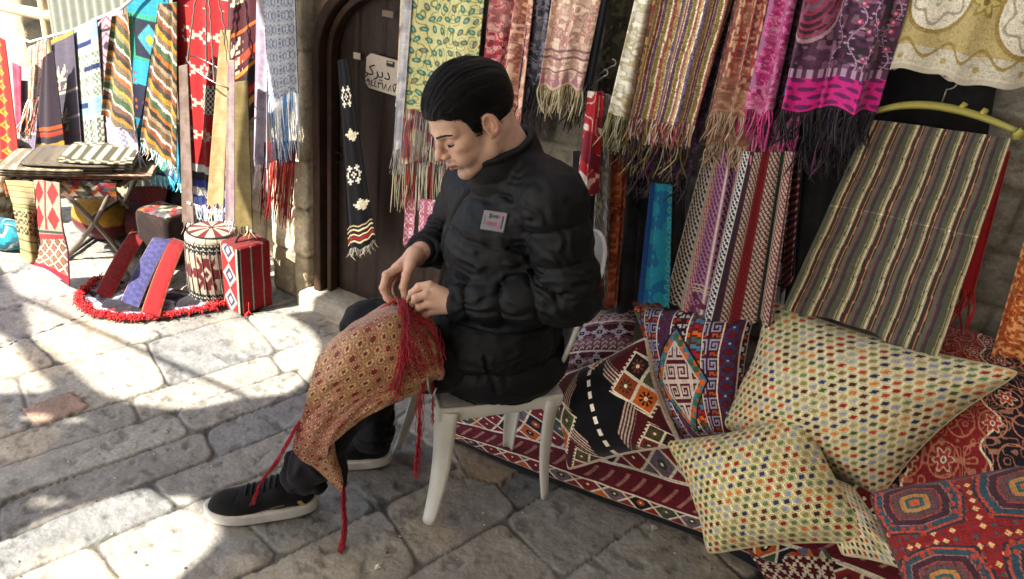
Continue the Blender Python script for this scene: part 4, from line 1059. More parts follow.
# pink cloths low behind his forearm
hang('pink_scarf', 'pink scarf with diamond lattice low between the black kilim and his jacket, left one', 'scarf', [(407, 196), (418, 198), (415, 246), (404, 244)], 2.08, p_tile_kilim('#8f4a5c', ["w...", ".w.w", "..w.", ".w.w"], .007, {'w': '#c0a0a4'}), None, (.004, 1), 0, LW, seed=41)
hang('pink_scarf', 'pink scarf with diamond lattice low between the black kilim and his jacket, right one', 'scarf', [(420, 198), (442, 200), (440, 260), (418, 250)], 2.07, p_tile_kilim('#9a5468', ["w....", ".w.w.", "..w..", ".w.w."], .007, {'w': '#c6a8ac'}), None, (.004, 1.5), 0, LW, seed=42)

# black kilim hanging on the door
def blackkilim(X, Y):
    C = full(X, hx('#0e0d11')); W_ = X.max(); H = Y.max(); x = X/W_; z = H-Y
    c = .0085
    ST = ["..w...w..", ".www.www.", "..w...w..", ".w..w..w.", "ww.wbw.ww", ".w..w..w.", "..w...w..", ".www.www.", "..w...w.."]
    for zc in (.30, .60):
        m = (np.abs(z-zc) < c*4.5) & (np.abs(X-W_*.52) < c*4.5)
        C = tile(C, X-(W_*.52-c*4.5), z-(zc-c*4.5), ST, c, {'w': '#cfc8b8', 'b': '#2a2a30'}, 0, 0, m)
    LE = ["....ww...", "..wwwww..", ".wwwwwwww", "wwwwwww..", "..www....", "...w....."]
    for zc, xo in ((.175, .1), (.455, .0)):
        m = (np.abs(z-zc) < c*3) & (X > W_*.3+xo*W_) & (X < W_*.3+xo*W_+9*c); C = tile(C, X-(W_*.3+xo*W_), z-(zc-3*c), LE, c, {'w': '#c8bfa4'}, 0, 0, m)
    b = z+.18*(X-W_)*-.3
    for lo, hi, col in ((.022, .03, '#c9bc98'), (.034, .048, '#8a1f22'), (.052, .058, '#d6cba8'), (.062, .068, '#3a1416'), (.072, .079, '#cbbf9c'), (.09, .095, '#b09a70')):
        C[(z > lo) & (z < hi)] = hx(col)
    return threads(C, X, Y, .3)
hang('kilim_strip', 'narrow black kilim with white stars and red and cream end bands on the door', 'kilim', [(340, 60), (352, 58), (379, 240), (350, 250)], 2.13, blackkilim,
     (20, .035, .0022, ['#cfc8b8', '#a89f90', '#e0d8c8'], .006), (.009, 1.3), 0, None, seed=50, dens=2, material='wool')

# ---- hooks and hangers
MT['steel'] = mat('bright_wire', '#8f8c88', rough=.35, metal=1, var=.1)
for lab, a, b in (('thin wire hook sticking out beside the pale pink fringe, upper one', (600, 74), (612, 66)), ('thin wire hook beside the red and white scarf, lower one', (590, 88), (604, 76))):
    p0 = P(*a, y=2.0); p1 = P(*b, y=1.98); mb = MB()
    t = np.linspace(0, 1, 10)[:, None]; l = p0+(p1-p0)*t
    th = np.linspace(-.5, 3.4, 12)[:, None]; hk = p1+np.array([.010, 0, .0])*np.sin(th)+np.array([0, 0, .010])*(1-np.cos(th))*.9
    mb.tube(np.r_[[p0+[-.05, .2, .0]], l, hk[1:]], .0022, 6, hx('#8f8c88')); o = mb.build('wire_hook', MT['steel'], None, True); meta(o, lab, 'hook', 'wire hooks on the wall')
# plastic hanger
MT['yplastic'] = mat('yellow_plastic', '#a8a04e', rough=.4, var=.05, bump=.05, spec=.5)
hl, hm, hr_ = P(872, 113, y=1.95), P(935, 106, y=1.95), P(1016, 131, y=1.93)
hg = empty('clothes_hanger', hm, 'pale yellow plastic hanger with a broad curved bar holding the striped fabric', 'hanger')
mb = MB(); t = np.linspace(0, 1, 40)[:, None]
pth = (1-t)**2*hl+2*t*(1-t)*(hm*2-.5*(hl+hr_))+t**2*hr_; pth[:, 2] += .0
rr = .0105+.0045*np.sin(t[:, 0]*math.pi); rr[:2] *= .8
mb.tube(pth, rr, 10, hx('#a8a04e'), flat=.6)
for k in (26, 31): mb.tube([pth[k], pth[k]+[.006, 0, .018]], [.009, .006], 8)
mb.tube([pth[-1], pth[-1]+[.006, 0, -.004], pth[-1]+[.008, 0, -.016]], [.011, .012, .009], 8)
mb.build('hanger_bar', MT['yplastic'], hg, True)
mb = MB(); th = np.linspace(0, 4.2, 16); top = P(940, 108, y=1.95); ct = top+np.array([0, 0, .058])
arc = np.array([[ct[0]+.016*math.sin(a), 1.95, ct[2]-.016*math.cos(a)+.0] for a in th])
mb.tube(np.r_[[top], [top+[0, 0, .03]], arc], .0018, 6, hx('#999999')); mb.build('hook', MT['steel'], hg, True)
stf = [(.026, '#3f4034'), (.004, '#7c7254'), (.004, '#1a1714'), (.007, '#857c62'), (.003, '#b5ac90'), (.006, '#7f775c'), (.005, '#231a18'), (.012, '#2f1c1c'), (.004, '#9a6a50'), (.006, '#241a18'), (.016, '#4a4a3c'), (.003, '#5c3344'), (.010, '#3a2430'), (.005, '#1c2a26')]
stf = [(a*.47, b) for a, b in stf]
def stfab(X, Y):
    C = np.minimum(p_stripesX(stf)(X, Y)*1.12, .8); H = Y.max()
    C[np.abs(Y-H*.42) < .0014] *= 1.8
    return C
hang('striped_fabric', 'long olive, black and cream striped fabric hung on the yellow hanger over the cushions', 'fabric', [(869, 118), (1011, 136), (938, 352), (783, 305)], 1.96, stfab, None, (.012, 1.6), 0, None, seed=60, y2=1.95, dens=1.5)
def redtail(X, Y): return threads(full(X, hx('#8c1418')), X, Y)
hang('red_scarf', 'bright red scarf with netted tassels showing right of the striped fabric', 'scarf', [(1000, 150), (1011, 150), (975, 290), (952, 290)], 2.04, redtail, (12, .11, .0035, ['#a8181c', '#7a1014', '#c0262a'], .012), (.006, 1.2), 0, None, seed=61)
def orangepais(X, Y):
    C = p_paisley('#9a4a20', '#6f3018', '#c28a5a', '#b3642c', .03, 5, 2)(X, Y); w_ = X.max(); m = X > w_*.55; C[m] = threads(full(X, hx('#33181a')), X, Y)[m]; C[(X > w_*.52) & (X < w_*.56)] = hx('#a89a80'); return C
hang('orange_scarf', 'orange paisley scarf edged in dark maroon at the far right over bare stone', 'scarf', [(1030, 216), (1080, 240), (1052, 372), (990, 352)], 2.03, orangepais, None, (.008, 1.5), 0, None, seed=62)
hang('plain_scarf', 'black cloth filling the dark gap behind the yellow hanger', 'cloth', [(846, 50), (992, 70), (984, 150), (830, 150)], 2.13, p_plain('#0c0b0d', '#141316'), None, (.006, 2), 1.5, None, seed=63)  # black sheet added as the darkness behind the hanger
hang('plain_scarf', 'black cloth in the gap between the checked scarves and the striped fabric', 'cloth', [(790, 110), (880, 110), (812, 330), (768, 330)], 2.12, p_plain('#0c0b0d', '#151315'), None, (.008, 2), 0, None, seed=64)  # black sheet added to darken the gap between the hung textiles
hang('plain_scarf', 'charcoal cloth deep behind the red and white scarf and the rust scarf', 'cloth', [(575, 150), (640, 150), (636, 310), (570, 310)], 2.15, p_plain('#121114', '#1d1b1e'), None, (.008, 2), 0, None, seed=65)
# rail above the scarves (out of view) that carries them
mb = MB(); mb.tube([(-1.66, 2.03, 1.745), (1.0, 1.98, 1.775)], .013, 10); 
for xx in (-1.5, -.3, .95): mb.tube([(xx, 2.02, 1.75), (xx, 2.25, 1.79)], .009, 8)
o = mb.build('hanging_rail', MT['iron'], None, True); meta(o, 'iron rail over the row of scarves, just out of view', 'rail')
# darkened copies of wool and shawl, colour gain cut to offset the full sun
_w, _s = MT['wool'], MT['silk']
MT['wool'] = mat('sun_dimmed_wool', gain=.48, rough=.95, var=.16, vscale=140, bump=.5, bscale=420, sheen=.1, weave=True)
MT['silk'] = mat('sun_dimmed_shawl', gain=.48, rough=.8, var=.10, vscale=170, bump=.35, bscale=600, sheen=.1, weave=True)
# ================================================================== sunlit display left of the door
def bandsof(spec_list, base, motif=None):
    def f(X, Y):
        H = Y.max(); C = full(X, hx(base)); v = Y/H
        for a, b, c in spec_list: C[(v > a) & (v < b)] = hx(c)
        if motif: C = motif(C, X, Y, v)
        return threads(C, X, Y, .25)
    return f
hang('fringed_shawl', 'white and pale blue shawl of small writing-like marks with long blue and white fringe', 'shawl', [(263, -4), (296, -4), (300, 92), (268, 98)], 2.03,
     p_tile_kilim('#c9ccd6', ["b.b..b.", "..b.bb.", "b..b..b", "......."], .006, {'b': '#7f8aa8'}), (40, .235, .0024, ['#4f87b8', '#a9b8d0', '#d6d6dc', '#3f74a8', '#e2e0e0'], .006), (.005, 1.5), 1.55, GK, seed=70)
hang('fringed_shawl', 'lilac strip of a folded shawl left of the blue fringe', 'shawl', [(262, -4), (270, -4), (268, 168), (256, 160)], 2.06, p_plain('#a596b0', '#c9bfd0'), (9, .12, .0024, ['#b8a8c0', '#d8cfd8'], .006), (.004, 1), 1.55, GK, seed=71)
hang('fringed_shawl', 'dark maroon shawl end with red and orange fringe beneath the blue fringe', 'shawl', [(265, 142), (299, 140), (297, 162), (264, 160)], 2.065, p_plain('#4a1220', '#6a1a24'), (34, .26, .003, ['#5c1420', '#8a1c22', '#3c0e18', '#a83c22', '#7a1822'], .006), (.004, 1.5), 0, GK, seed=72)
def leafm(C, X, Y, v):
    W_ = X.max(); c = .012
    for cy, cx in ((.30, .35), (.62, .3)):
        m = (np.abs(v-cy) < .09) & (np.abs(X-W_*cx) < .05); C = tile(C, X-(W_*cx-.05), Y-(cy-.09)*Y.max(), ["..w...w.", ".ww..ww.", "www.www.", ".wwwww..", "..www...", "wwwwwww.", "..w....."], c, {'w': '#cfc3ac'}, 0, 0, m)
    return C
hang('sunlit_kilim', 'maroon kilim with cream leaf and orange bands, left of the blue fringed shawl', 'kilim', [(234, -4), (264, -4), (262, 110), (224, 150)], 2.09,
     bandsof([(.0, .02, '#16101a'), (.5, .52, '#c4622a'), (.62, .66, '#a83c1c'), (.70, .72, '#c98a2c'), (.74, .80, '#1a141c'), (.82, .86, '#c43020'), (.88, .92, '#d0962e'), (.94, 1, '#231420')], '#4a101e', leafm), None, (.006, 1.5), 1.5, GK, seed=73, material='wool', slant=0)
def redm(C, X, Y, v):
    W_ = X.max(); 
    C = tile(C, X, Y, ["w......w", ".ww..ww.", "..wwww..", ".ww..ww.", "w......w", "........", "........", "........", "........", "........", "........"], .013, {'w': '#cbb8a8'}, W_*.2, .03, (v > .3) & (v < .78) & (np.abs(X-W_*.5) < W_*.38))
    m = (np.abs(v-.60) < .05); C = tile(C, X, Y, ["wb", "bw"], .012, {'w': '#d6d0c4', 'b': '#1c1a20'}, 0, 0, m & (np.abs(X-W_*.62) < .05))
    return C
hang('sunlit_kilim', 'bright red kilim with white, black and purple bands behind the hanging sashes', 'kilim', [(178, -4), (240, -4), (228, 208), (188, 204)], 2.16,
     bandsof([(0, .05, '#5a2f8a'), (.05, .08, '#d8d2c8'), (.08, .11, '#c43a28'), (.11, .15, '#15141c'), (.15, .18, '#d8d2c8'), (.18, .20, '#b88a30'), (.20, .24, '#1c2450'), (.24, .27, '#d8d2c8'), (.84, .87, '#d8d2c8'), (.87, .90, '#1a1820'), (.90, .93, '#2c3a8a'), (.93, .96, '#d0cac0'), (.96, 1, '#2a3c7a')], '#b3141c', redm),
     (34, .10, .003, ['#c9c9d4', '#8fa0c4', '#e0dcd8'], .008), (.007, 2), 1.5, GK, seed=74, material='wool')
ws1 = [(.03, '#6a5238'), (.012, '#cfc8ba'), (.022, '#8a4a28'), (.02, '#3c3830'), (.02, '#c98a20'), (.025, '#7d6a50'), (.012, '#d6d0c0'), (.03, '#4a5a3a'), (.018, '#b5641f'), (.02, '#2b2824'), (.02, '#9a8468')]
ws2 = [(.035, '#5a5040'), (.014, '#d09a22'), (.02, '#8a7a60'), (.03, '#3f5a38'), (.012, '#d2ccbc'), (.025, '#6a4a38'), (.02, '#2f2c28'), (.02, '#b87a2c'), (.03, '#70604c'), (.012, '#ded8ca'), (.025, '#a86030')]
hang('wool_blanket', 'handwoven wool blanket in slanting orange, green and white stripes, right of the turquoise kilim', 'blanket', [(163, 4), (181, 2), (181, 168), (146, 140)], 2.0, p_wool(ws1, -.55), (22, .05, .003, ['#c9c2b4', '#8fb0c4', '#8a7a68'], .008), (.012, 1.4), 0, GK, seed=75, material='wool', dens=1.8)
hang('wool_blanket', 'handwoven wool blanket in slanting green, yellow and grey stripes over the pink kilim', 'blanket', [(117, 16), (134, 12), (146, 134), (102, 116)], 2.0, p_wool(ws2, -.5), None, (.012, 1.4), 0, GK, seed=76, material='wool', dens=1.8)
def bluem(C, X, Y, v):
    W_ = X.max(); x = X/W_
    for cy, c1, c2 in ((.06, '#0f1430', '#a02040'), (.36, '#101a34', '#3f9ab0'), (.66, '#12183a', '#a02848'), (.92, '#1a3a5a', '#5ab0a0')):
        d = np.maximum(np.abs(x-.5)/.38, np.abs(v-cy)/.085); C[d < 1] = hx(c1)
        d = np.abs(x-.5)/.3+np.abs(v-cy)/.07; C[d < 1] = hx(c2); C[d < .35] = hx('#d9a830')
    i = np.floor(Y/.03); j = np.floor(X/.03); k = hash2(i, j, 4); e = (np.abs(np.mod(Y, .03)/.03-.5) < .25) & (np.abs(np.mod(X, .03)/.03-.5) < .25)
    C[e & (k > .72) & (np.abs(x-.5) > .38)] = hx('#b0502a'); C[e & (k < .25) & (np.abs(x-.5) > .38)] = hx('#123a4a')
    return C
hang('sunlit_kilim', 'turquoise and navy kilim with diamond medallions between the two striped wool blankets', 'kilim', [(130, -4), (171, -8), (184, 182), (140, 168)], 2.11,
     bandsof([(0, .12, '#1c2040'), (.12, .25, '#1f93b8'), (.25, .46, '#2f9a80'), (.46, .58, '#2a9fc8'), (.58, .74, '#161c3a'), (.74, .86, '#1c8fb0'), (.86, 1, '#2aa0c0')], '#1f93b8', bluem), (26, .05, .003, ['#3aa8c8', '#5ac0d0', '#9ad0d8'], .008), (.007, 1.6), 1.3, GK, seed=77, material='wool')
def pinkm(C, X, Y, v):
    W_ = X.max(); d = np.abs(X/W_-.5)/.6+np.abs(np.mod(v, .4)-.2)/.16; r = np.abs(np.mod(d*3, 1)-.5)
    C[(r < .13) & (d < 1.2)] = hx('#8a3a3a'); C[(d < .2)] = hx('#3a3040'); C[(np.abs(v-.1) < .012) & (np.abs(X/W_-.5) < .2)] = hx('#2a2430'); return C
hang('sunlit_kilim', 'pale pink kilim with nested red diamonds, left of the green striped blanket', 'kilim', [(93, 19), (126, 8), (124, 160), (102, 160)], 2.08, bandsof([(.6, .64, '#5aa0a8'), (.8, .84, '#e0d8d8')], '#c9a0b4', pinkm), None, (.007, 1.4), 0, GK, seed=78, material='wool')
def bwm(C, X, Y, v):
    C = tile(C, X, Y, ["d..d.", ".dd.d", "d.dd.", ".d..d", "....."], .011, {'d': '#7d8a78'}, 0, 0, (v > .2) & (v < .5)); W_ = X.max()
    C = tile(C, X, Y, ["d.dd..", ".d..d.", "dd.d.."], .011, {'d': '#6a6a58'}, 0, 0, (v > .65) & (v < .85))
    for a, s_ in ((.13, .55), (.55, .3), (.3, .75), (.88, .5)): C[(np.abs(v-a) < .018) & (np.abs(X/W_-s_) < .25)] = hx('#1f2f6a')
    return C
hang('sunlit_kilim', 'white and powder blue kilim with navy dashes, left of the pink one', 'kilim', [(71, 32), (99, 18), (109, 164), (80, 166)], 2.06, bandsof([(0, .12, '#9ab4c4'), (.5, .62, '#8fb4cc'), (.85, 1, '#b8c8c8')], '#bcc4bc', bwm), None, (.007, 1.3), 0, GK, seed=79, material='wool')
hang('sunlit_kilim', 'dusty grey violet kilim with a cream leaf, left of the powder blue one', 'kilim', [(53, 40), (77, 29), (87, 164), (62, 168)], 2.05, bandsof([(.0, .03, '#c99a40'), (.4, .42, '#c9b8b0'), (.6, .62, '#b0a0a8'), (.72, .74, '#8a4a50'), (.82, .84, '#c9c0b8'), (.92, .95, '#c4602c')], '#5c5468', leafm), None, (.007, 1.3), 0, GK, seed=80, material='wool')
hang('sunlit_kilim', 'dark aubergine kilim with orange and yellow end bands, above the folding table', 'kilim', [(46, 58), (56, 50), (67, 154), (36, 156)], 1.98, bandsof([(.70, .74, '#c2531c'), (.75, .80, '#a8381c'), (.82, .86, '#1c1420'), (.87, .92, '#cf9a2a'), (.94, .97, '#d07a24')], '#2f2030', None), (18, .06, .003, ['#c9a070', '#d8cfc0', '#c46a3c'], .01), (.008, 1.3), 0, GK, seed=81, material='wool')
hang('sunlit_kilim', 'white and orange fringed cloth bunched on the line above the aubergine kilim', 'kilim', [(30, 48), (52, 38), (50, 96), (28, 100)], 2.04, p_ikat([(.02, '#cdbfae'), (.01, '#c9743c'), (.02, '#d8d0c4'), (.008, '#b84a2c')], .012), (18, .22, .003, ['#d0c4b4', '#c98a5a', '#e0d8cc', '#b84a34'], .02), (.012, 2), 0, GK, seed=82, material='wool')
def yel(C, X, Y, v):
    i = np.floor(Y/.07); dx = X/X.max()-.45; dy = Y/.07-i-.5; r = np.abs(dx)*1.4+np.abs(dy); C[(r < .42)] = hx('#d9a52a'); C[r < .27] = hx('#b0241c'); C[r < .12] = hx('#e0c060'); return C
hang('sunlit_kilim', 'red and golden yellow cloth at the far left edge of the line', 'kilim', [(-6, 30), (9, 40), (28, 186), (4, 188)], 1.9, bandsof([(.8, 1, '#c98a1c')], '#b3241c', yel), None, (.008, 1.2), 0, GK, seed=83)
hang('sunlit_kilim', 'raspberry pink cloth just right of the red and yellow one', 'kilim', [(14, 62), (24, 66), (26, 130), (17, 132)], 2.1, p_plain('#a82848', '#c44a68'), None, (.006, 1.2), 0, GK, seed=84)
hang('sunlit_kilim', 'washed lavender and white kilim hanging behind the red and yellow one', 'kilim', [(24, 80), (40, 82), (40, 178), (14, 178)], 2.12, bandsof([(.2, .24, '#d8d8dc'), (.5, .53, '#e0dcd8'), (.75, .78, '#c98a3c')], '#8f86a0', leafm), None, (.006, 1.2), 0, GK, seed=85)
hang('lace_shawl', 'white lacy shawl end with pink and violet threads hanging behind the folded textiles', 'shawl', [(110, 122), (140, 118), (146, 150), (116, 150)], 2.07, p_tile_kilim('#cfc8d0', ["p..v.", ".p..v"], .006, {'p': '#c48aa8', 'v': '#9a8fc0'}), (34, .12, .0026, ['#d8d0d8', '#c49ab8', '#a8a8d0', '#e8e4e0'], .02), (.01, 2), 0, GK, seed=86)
# sashes hanging from a wire hoop
SG = 'woven sashes hanging from a wire hoop'
for lab, q, y, c1, c2 in (
    ('taupe sash with a small white tag, left one on the wire hoop', [(180, 66), (189, 64), (196, 224), (183, 222)], 1.97, '#6f5a50', '#84706a'),
    ('tan sash third from the left on the wire hoop, before the red kilim', [(222, 30), (232, 30), (224, 205), (208, 205)], 1.99, '#a8895c', '#b89c74'),
    ('pale pink edged cream sash just left of the olive one', [(229, 60), (236, 60), (236, 222), (226, 220)], 1.96, '#8f7480', '#a08c84'),
    ('olive gold sash on the right of the wire hoop', [(236, 82), (249, 80), (254, 228), (236, 226)], 1.93, '#6f5e30', '#7f6e40')):
    hang('woven_sash', lab, 'sash', q, y, p_plain(c1, c2), (5, .05, .003, [c1, c2, '#d8d0c8'], .008), (.003, .8), 0, SG, seed=90)
tg_ = MB(); c = P(189, 203, y=1.955); tg_.box(c, (.022, .003, .008), col=hx('#cfc8c0')); o = tg_.build('paper_tag', MT['enamel']); meta(o, 'tiny white paper tag pinned near the bottom of the taupe sash', 'tag')
mb = MB(); hc = P(211, 72, y=1.97); th = np.linspace(0, 2*math.pi, 36)
mb.tube(np.stack([hc[0]+.115*np.cos(th), hc[1]+.05*np.sin(th), hc[2]-.04*np.cos(th)], 1), .003, 6, cap=False)
for a in (0.4, 2.2, 3.9, 5.3):
    p0 = np.array([hc[0]+.115*math.cos(a), hc[1]+.05*math.sin(a), hc[2]-.04*math.cos(a)]); t = np.linspace(0, 1, 24)[:, None]
    pt = p0+(hc+[.02, 0, .5]-p0)*t; pt[:, 0] += .004*np.sin(t[:, 0]*70); mb.tube(pt, .0042*(1+.35*np.sin(t[:, 0]*140)), 6, cap=False)
o = mb.build('wire_hoop', MT['steel'], None, True); meta(o, 'wire hoop on twisted cords from which the sashes hang', 'hoop')
# the line they hang from
mb = MB(); L = [P(-20, 22, y=2.02), P(30, 42, y=2.04), P(74, 30, y=2.06), P(122, 8, y=2.07)]; L += [L[-1]+[.45, 0, .28], np.array([-2.0, 2.02, 1.56])]
mb.tube(np.array(L), .006, 6); mb.tube([np.array([-2.0, 2.02, 1.56]), np.array([-2.04, 2.2, 1.56])], .008, 6); mb.tube([L[0]+[-.9, 0, .2], L[0]], .006, 6)
o = mb.build('washing_line', MT['fringe'], None, True); o.data.attributes['Col']; meta(o, 'sagging line along the lane carrying the sunlit kilims', 'line')

# ---- spline patch
def crom(P_, n):
    P_ = np.asarray(P_, float); k = len(P_); t = np.linspace(0, k-1, n); i = np.clip(t.astype(int), 0, k-2); f = (t-i).reshape((-1,)+(1,)*(P_.ndim-1))
    a = P_[np.maximum(i-1, 0)]; b = P_[i]; c = P_[i+1]; d = P_[np.minimum(i+2, k-1)]
    a = np.where((i == 0).reshape(f.shape), 2*b-c, a); d = np.where((i == k-2).reshape(f.shape), 2*c-b, d)
    return .5*((2*b)+(-a+c)*f+(2*a-5*b+4*c-d)*f*f+(-a+3*b-3*c+d)*f**3)
def patch(name, ctrl, n, m, pat, material='wool', thick=.004, wr=.003, ws_=.05, parent=None, rotate=False):
    G = crom(ctrl, n); G = np.swapaxes(crom(np.swapaxes(G, 0, 1), m), 0, 1)
    wU = np.linalg.norm(np.diff(G, axis=1), axis=2).sum(1).mean(); wV = np.linalg.norm(np.diff(G, axis=0), axis=2).sum(0).mean()
    v, u = np.meshgrid(np.linspace(0, wV, n), np.linspace(0, wU, m), indexing='ij')
    if wr:
        nn = np.cross(np.gradient(G, axis=0), np.gradient(G, axis=1)); nn /= np.linalg.norm(nn, axis=2)[..., None]+1e-9
        G = G+nn*(wr*2*(fbm(u/ws_, v/ws_, 3, 3)-.5))[..., None]
    C = pat(v, u) if rotate else pat(u, v)
    return sheet(name, G, C, MT[material], parent, thick), G
def Z_(L, z): return [P(a, b, z=zz) for (a, b), zz in zip(L, z if hasattr(z, '__len__') else [z]*len(L))]

# ---- folding table with folded textiles
MT['gmetal'] = mat('grey_painted_tube', '#6f675f', rough=.45, metal=.6, var=.15)
zt = .37
tb = [P(8, 180, z=zt), P(120, 183, z=zt), P(146, 166, z=zt), P(50, 160, z=zt)]
tc_ = sum(tb)/4; tbl = empty('folding_table', (tc_[0], tc_[1], 0), 'low folding table with crossed metal legs carrying a heap of folded textiles', 'table')
mb = MB(); top = [p for p in tb]; V = [p+[0, 0, 0] for p in top]+[p-[0, 0, .02] for p in top]
mb.add(V, [(0, 1, 2, 3), (7, 6, 5, 4), (0, 4, 5, 1), (1, 5, 6, 2), (2, 6, 7, 3), (3, 7, 4, 0)], hx('#5a4636')); mb.build('tabletop', MT['door'], tbl)
g0, g1, g2, g3 = [np.array([p[0], p[1], 0.012]) for p in tb]
def lerp(a, b, t): return a+(b-a)*t
for a, b in ((lerp(tb[0], tb[1], .92), lerp(g0, g1, .38)), (lerp(tb[0], tb[1], .42), lerp(g0, g1, .95)), (lerp(tb[3], tb[2], .92), lerp(g3, g2, .38)), (lerp(tb[3], tb[2], .42), lerp(g3, g2, .95))):
    mb = MB(); t = np.linspace(0, 1, 12)[:, None]; pth = (a-[0, 0, .02])+(b-a+[0, 0, .02])*t; pth[:, 0] += .035*np.sin(t[:, 0]*math.pi)
    mb.tube(pth, .011, 8); mb.build('leg', MT['gmetal'], tbl, True)
for a, b in ((lerp(tb[0], tb[1], .66)*[1, 1, .52], lerp(tb[3], tb[2], .66)*[1, 1, .52]), (lerp(g0, g1, .38), lerp(g3, g2, .38)), (lerp(g0, g1, .95), lerp(g3, g2, .95))):
    mb = MB(); mb.tube([a, b], .009, 8); mb.build('cross_bar', MT['gmetal'], tbl, True)
# cloth over the table, hanging a little at the front
ctr = [[lerp(tb[3], tb[2], t)+[0, 0, .012] for t in (0, .33, .66, 1)], [lerp(lerp(tb[3], tb[2], t), lerp(tb[0], tb[1], t), .55)+[0, 0, .014] for t in (0, .33, .66, 1)], [lerp(tb[0], tb[1], t)+[.0, -.01, .01] for t in (0, .33, .66, 1)], [lerp(tb[0], tb[1], t)+[.0, -.02, -.07] for t in (0, .33, .66, 1)]]
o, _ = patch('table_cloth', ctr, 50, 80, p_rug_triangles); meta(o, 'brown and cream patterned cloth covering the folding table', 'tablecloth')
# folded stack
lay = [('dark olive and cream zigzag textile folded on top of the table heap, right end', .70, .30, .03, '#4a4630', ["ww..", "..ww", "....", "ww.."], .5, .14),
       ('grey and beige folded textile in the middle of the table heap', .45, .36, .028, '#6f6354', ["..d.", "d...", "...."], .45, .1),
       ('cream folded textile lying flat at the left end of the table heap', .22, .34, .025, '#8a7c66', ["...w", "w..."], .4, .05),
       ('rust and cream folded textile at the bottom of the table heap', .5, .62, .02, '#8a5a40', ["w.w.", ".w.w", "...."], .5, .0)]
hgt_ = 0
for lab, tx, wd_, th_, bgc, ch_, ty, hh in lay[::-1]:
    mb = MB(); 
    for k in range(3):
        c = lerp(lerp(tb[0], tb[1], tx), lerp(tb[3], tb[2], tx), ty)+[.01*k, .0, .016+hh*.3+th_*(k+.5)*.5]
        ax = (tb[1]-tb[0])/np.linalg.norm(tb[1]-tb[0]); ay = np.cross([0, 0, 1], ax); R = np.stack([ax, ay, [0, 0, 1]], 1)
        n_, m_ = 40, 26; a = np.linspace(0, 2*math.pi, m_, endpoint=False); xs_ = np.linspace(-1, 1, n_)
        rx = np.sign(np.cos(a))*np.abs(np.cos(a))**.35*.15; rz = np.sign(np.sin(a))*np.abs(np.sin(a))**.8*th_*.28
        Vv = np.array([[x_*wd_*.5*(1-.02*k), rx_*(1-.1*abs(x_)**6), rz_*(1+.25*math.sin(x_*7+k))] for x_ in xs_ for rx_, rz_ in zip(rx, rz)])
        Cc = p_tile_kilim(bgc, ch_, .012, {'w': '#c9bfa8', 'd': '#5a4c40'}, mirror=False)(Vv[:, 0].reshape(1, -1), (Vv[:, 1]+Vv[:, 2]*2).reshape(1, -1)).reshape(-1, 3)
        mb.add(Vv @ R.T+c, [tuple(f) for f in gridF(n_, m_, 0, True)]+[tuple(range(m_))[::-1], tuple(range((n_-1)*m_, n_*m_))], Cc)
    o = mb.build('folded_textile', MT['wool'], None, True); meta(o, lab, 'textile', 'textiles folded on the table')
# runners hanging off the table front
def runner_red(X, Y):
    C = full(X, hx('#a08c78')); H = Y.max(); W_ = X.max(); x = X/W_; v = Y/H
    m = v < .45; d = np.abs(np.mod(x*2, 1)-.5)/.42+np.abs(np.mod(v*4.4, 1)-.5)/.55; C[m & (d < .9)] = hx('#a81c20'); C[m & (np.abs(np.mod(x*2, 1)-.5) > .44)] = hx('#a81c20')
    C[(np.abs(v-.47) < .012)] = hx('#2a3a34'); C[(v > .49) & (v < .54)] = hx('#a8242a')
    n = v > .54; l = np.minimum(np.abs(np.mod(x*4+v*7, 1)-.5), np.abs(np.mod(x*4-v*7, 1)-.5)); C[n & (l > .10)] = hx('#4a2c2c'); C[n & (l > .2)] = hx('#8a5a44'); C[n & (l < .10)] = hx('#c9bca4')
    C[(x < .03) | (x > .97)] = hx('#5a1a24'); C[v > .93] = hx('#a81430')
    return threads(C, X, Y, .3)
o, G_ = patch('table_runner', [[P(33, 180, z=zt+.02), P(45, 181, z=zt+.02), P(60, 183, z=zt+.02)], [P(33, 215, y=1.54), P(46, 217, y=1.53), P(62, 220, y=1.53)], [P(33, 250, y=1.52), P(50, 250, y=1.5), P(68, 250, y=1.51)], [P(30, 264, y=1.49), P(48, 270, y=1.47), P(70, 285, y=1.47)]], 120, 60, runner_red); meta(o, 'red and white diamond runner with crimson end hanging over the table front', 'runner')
def runner_cream(X, Y):
    C = full(X, hx('#b09a6c')); H = Y.max(); v = Y/H
    for a in (.1, .2, .3, .42, .8, .9): C[np.abs(v-a) < .006] = hx('#3a3428')
    C = tile(C, X, Y, ["w.ww.", ".w..w", "ww.w.", "....."], .01, {'w': '#2c2a26'}, 0, 0, (v > .48) & (v < .76)); C[(v > .44) & (v < .47)] = hx('#5a7a48'); return threads(C, X, Y)
o, G_ = patch('table_runner', [[P(5, 180, z=zt+.015), P(20, 181, z=zt+.015), P(34, 182, z=zt+.015)], [P(14, 210, y=1.5), P(26, 212, y=1.5), P(36, 214, y=1.54)], [P(22, 258, y=1.5), P(30, 262, y=1.48), P(38, 264, y=1.5)]], 90, 40, runner_cream); meta(o, 'cream and brown striped runner hanging at the left end of the table', 'runner')

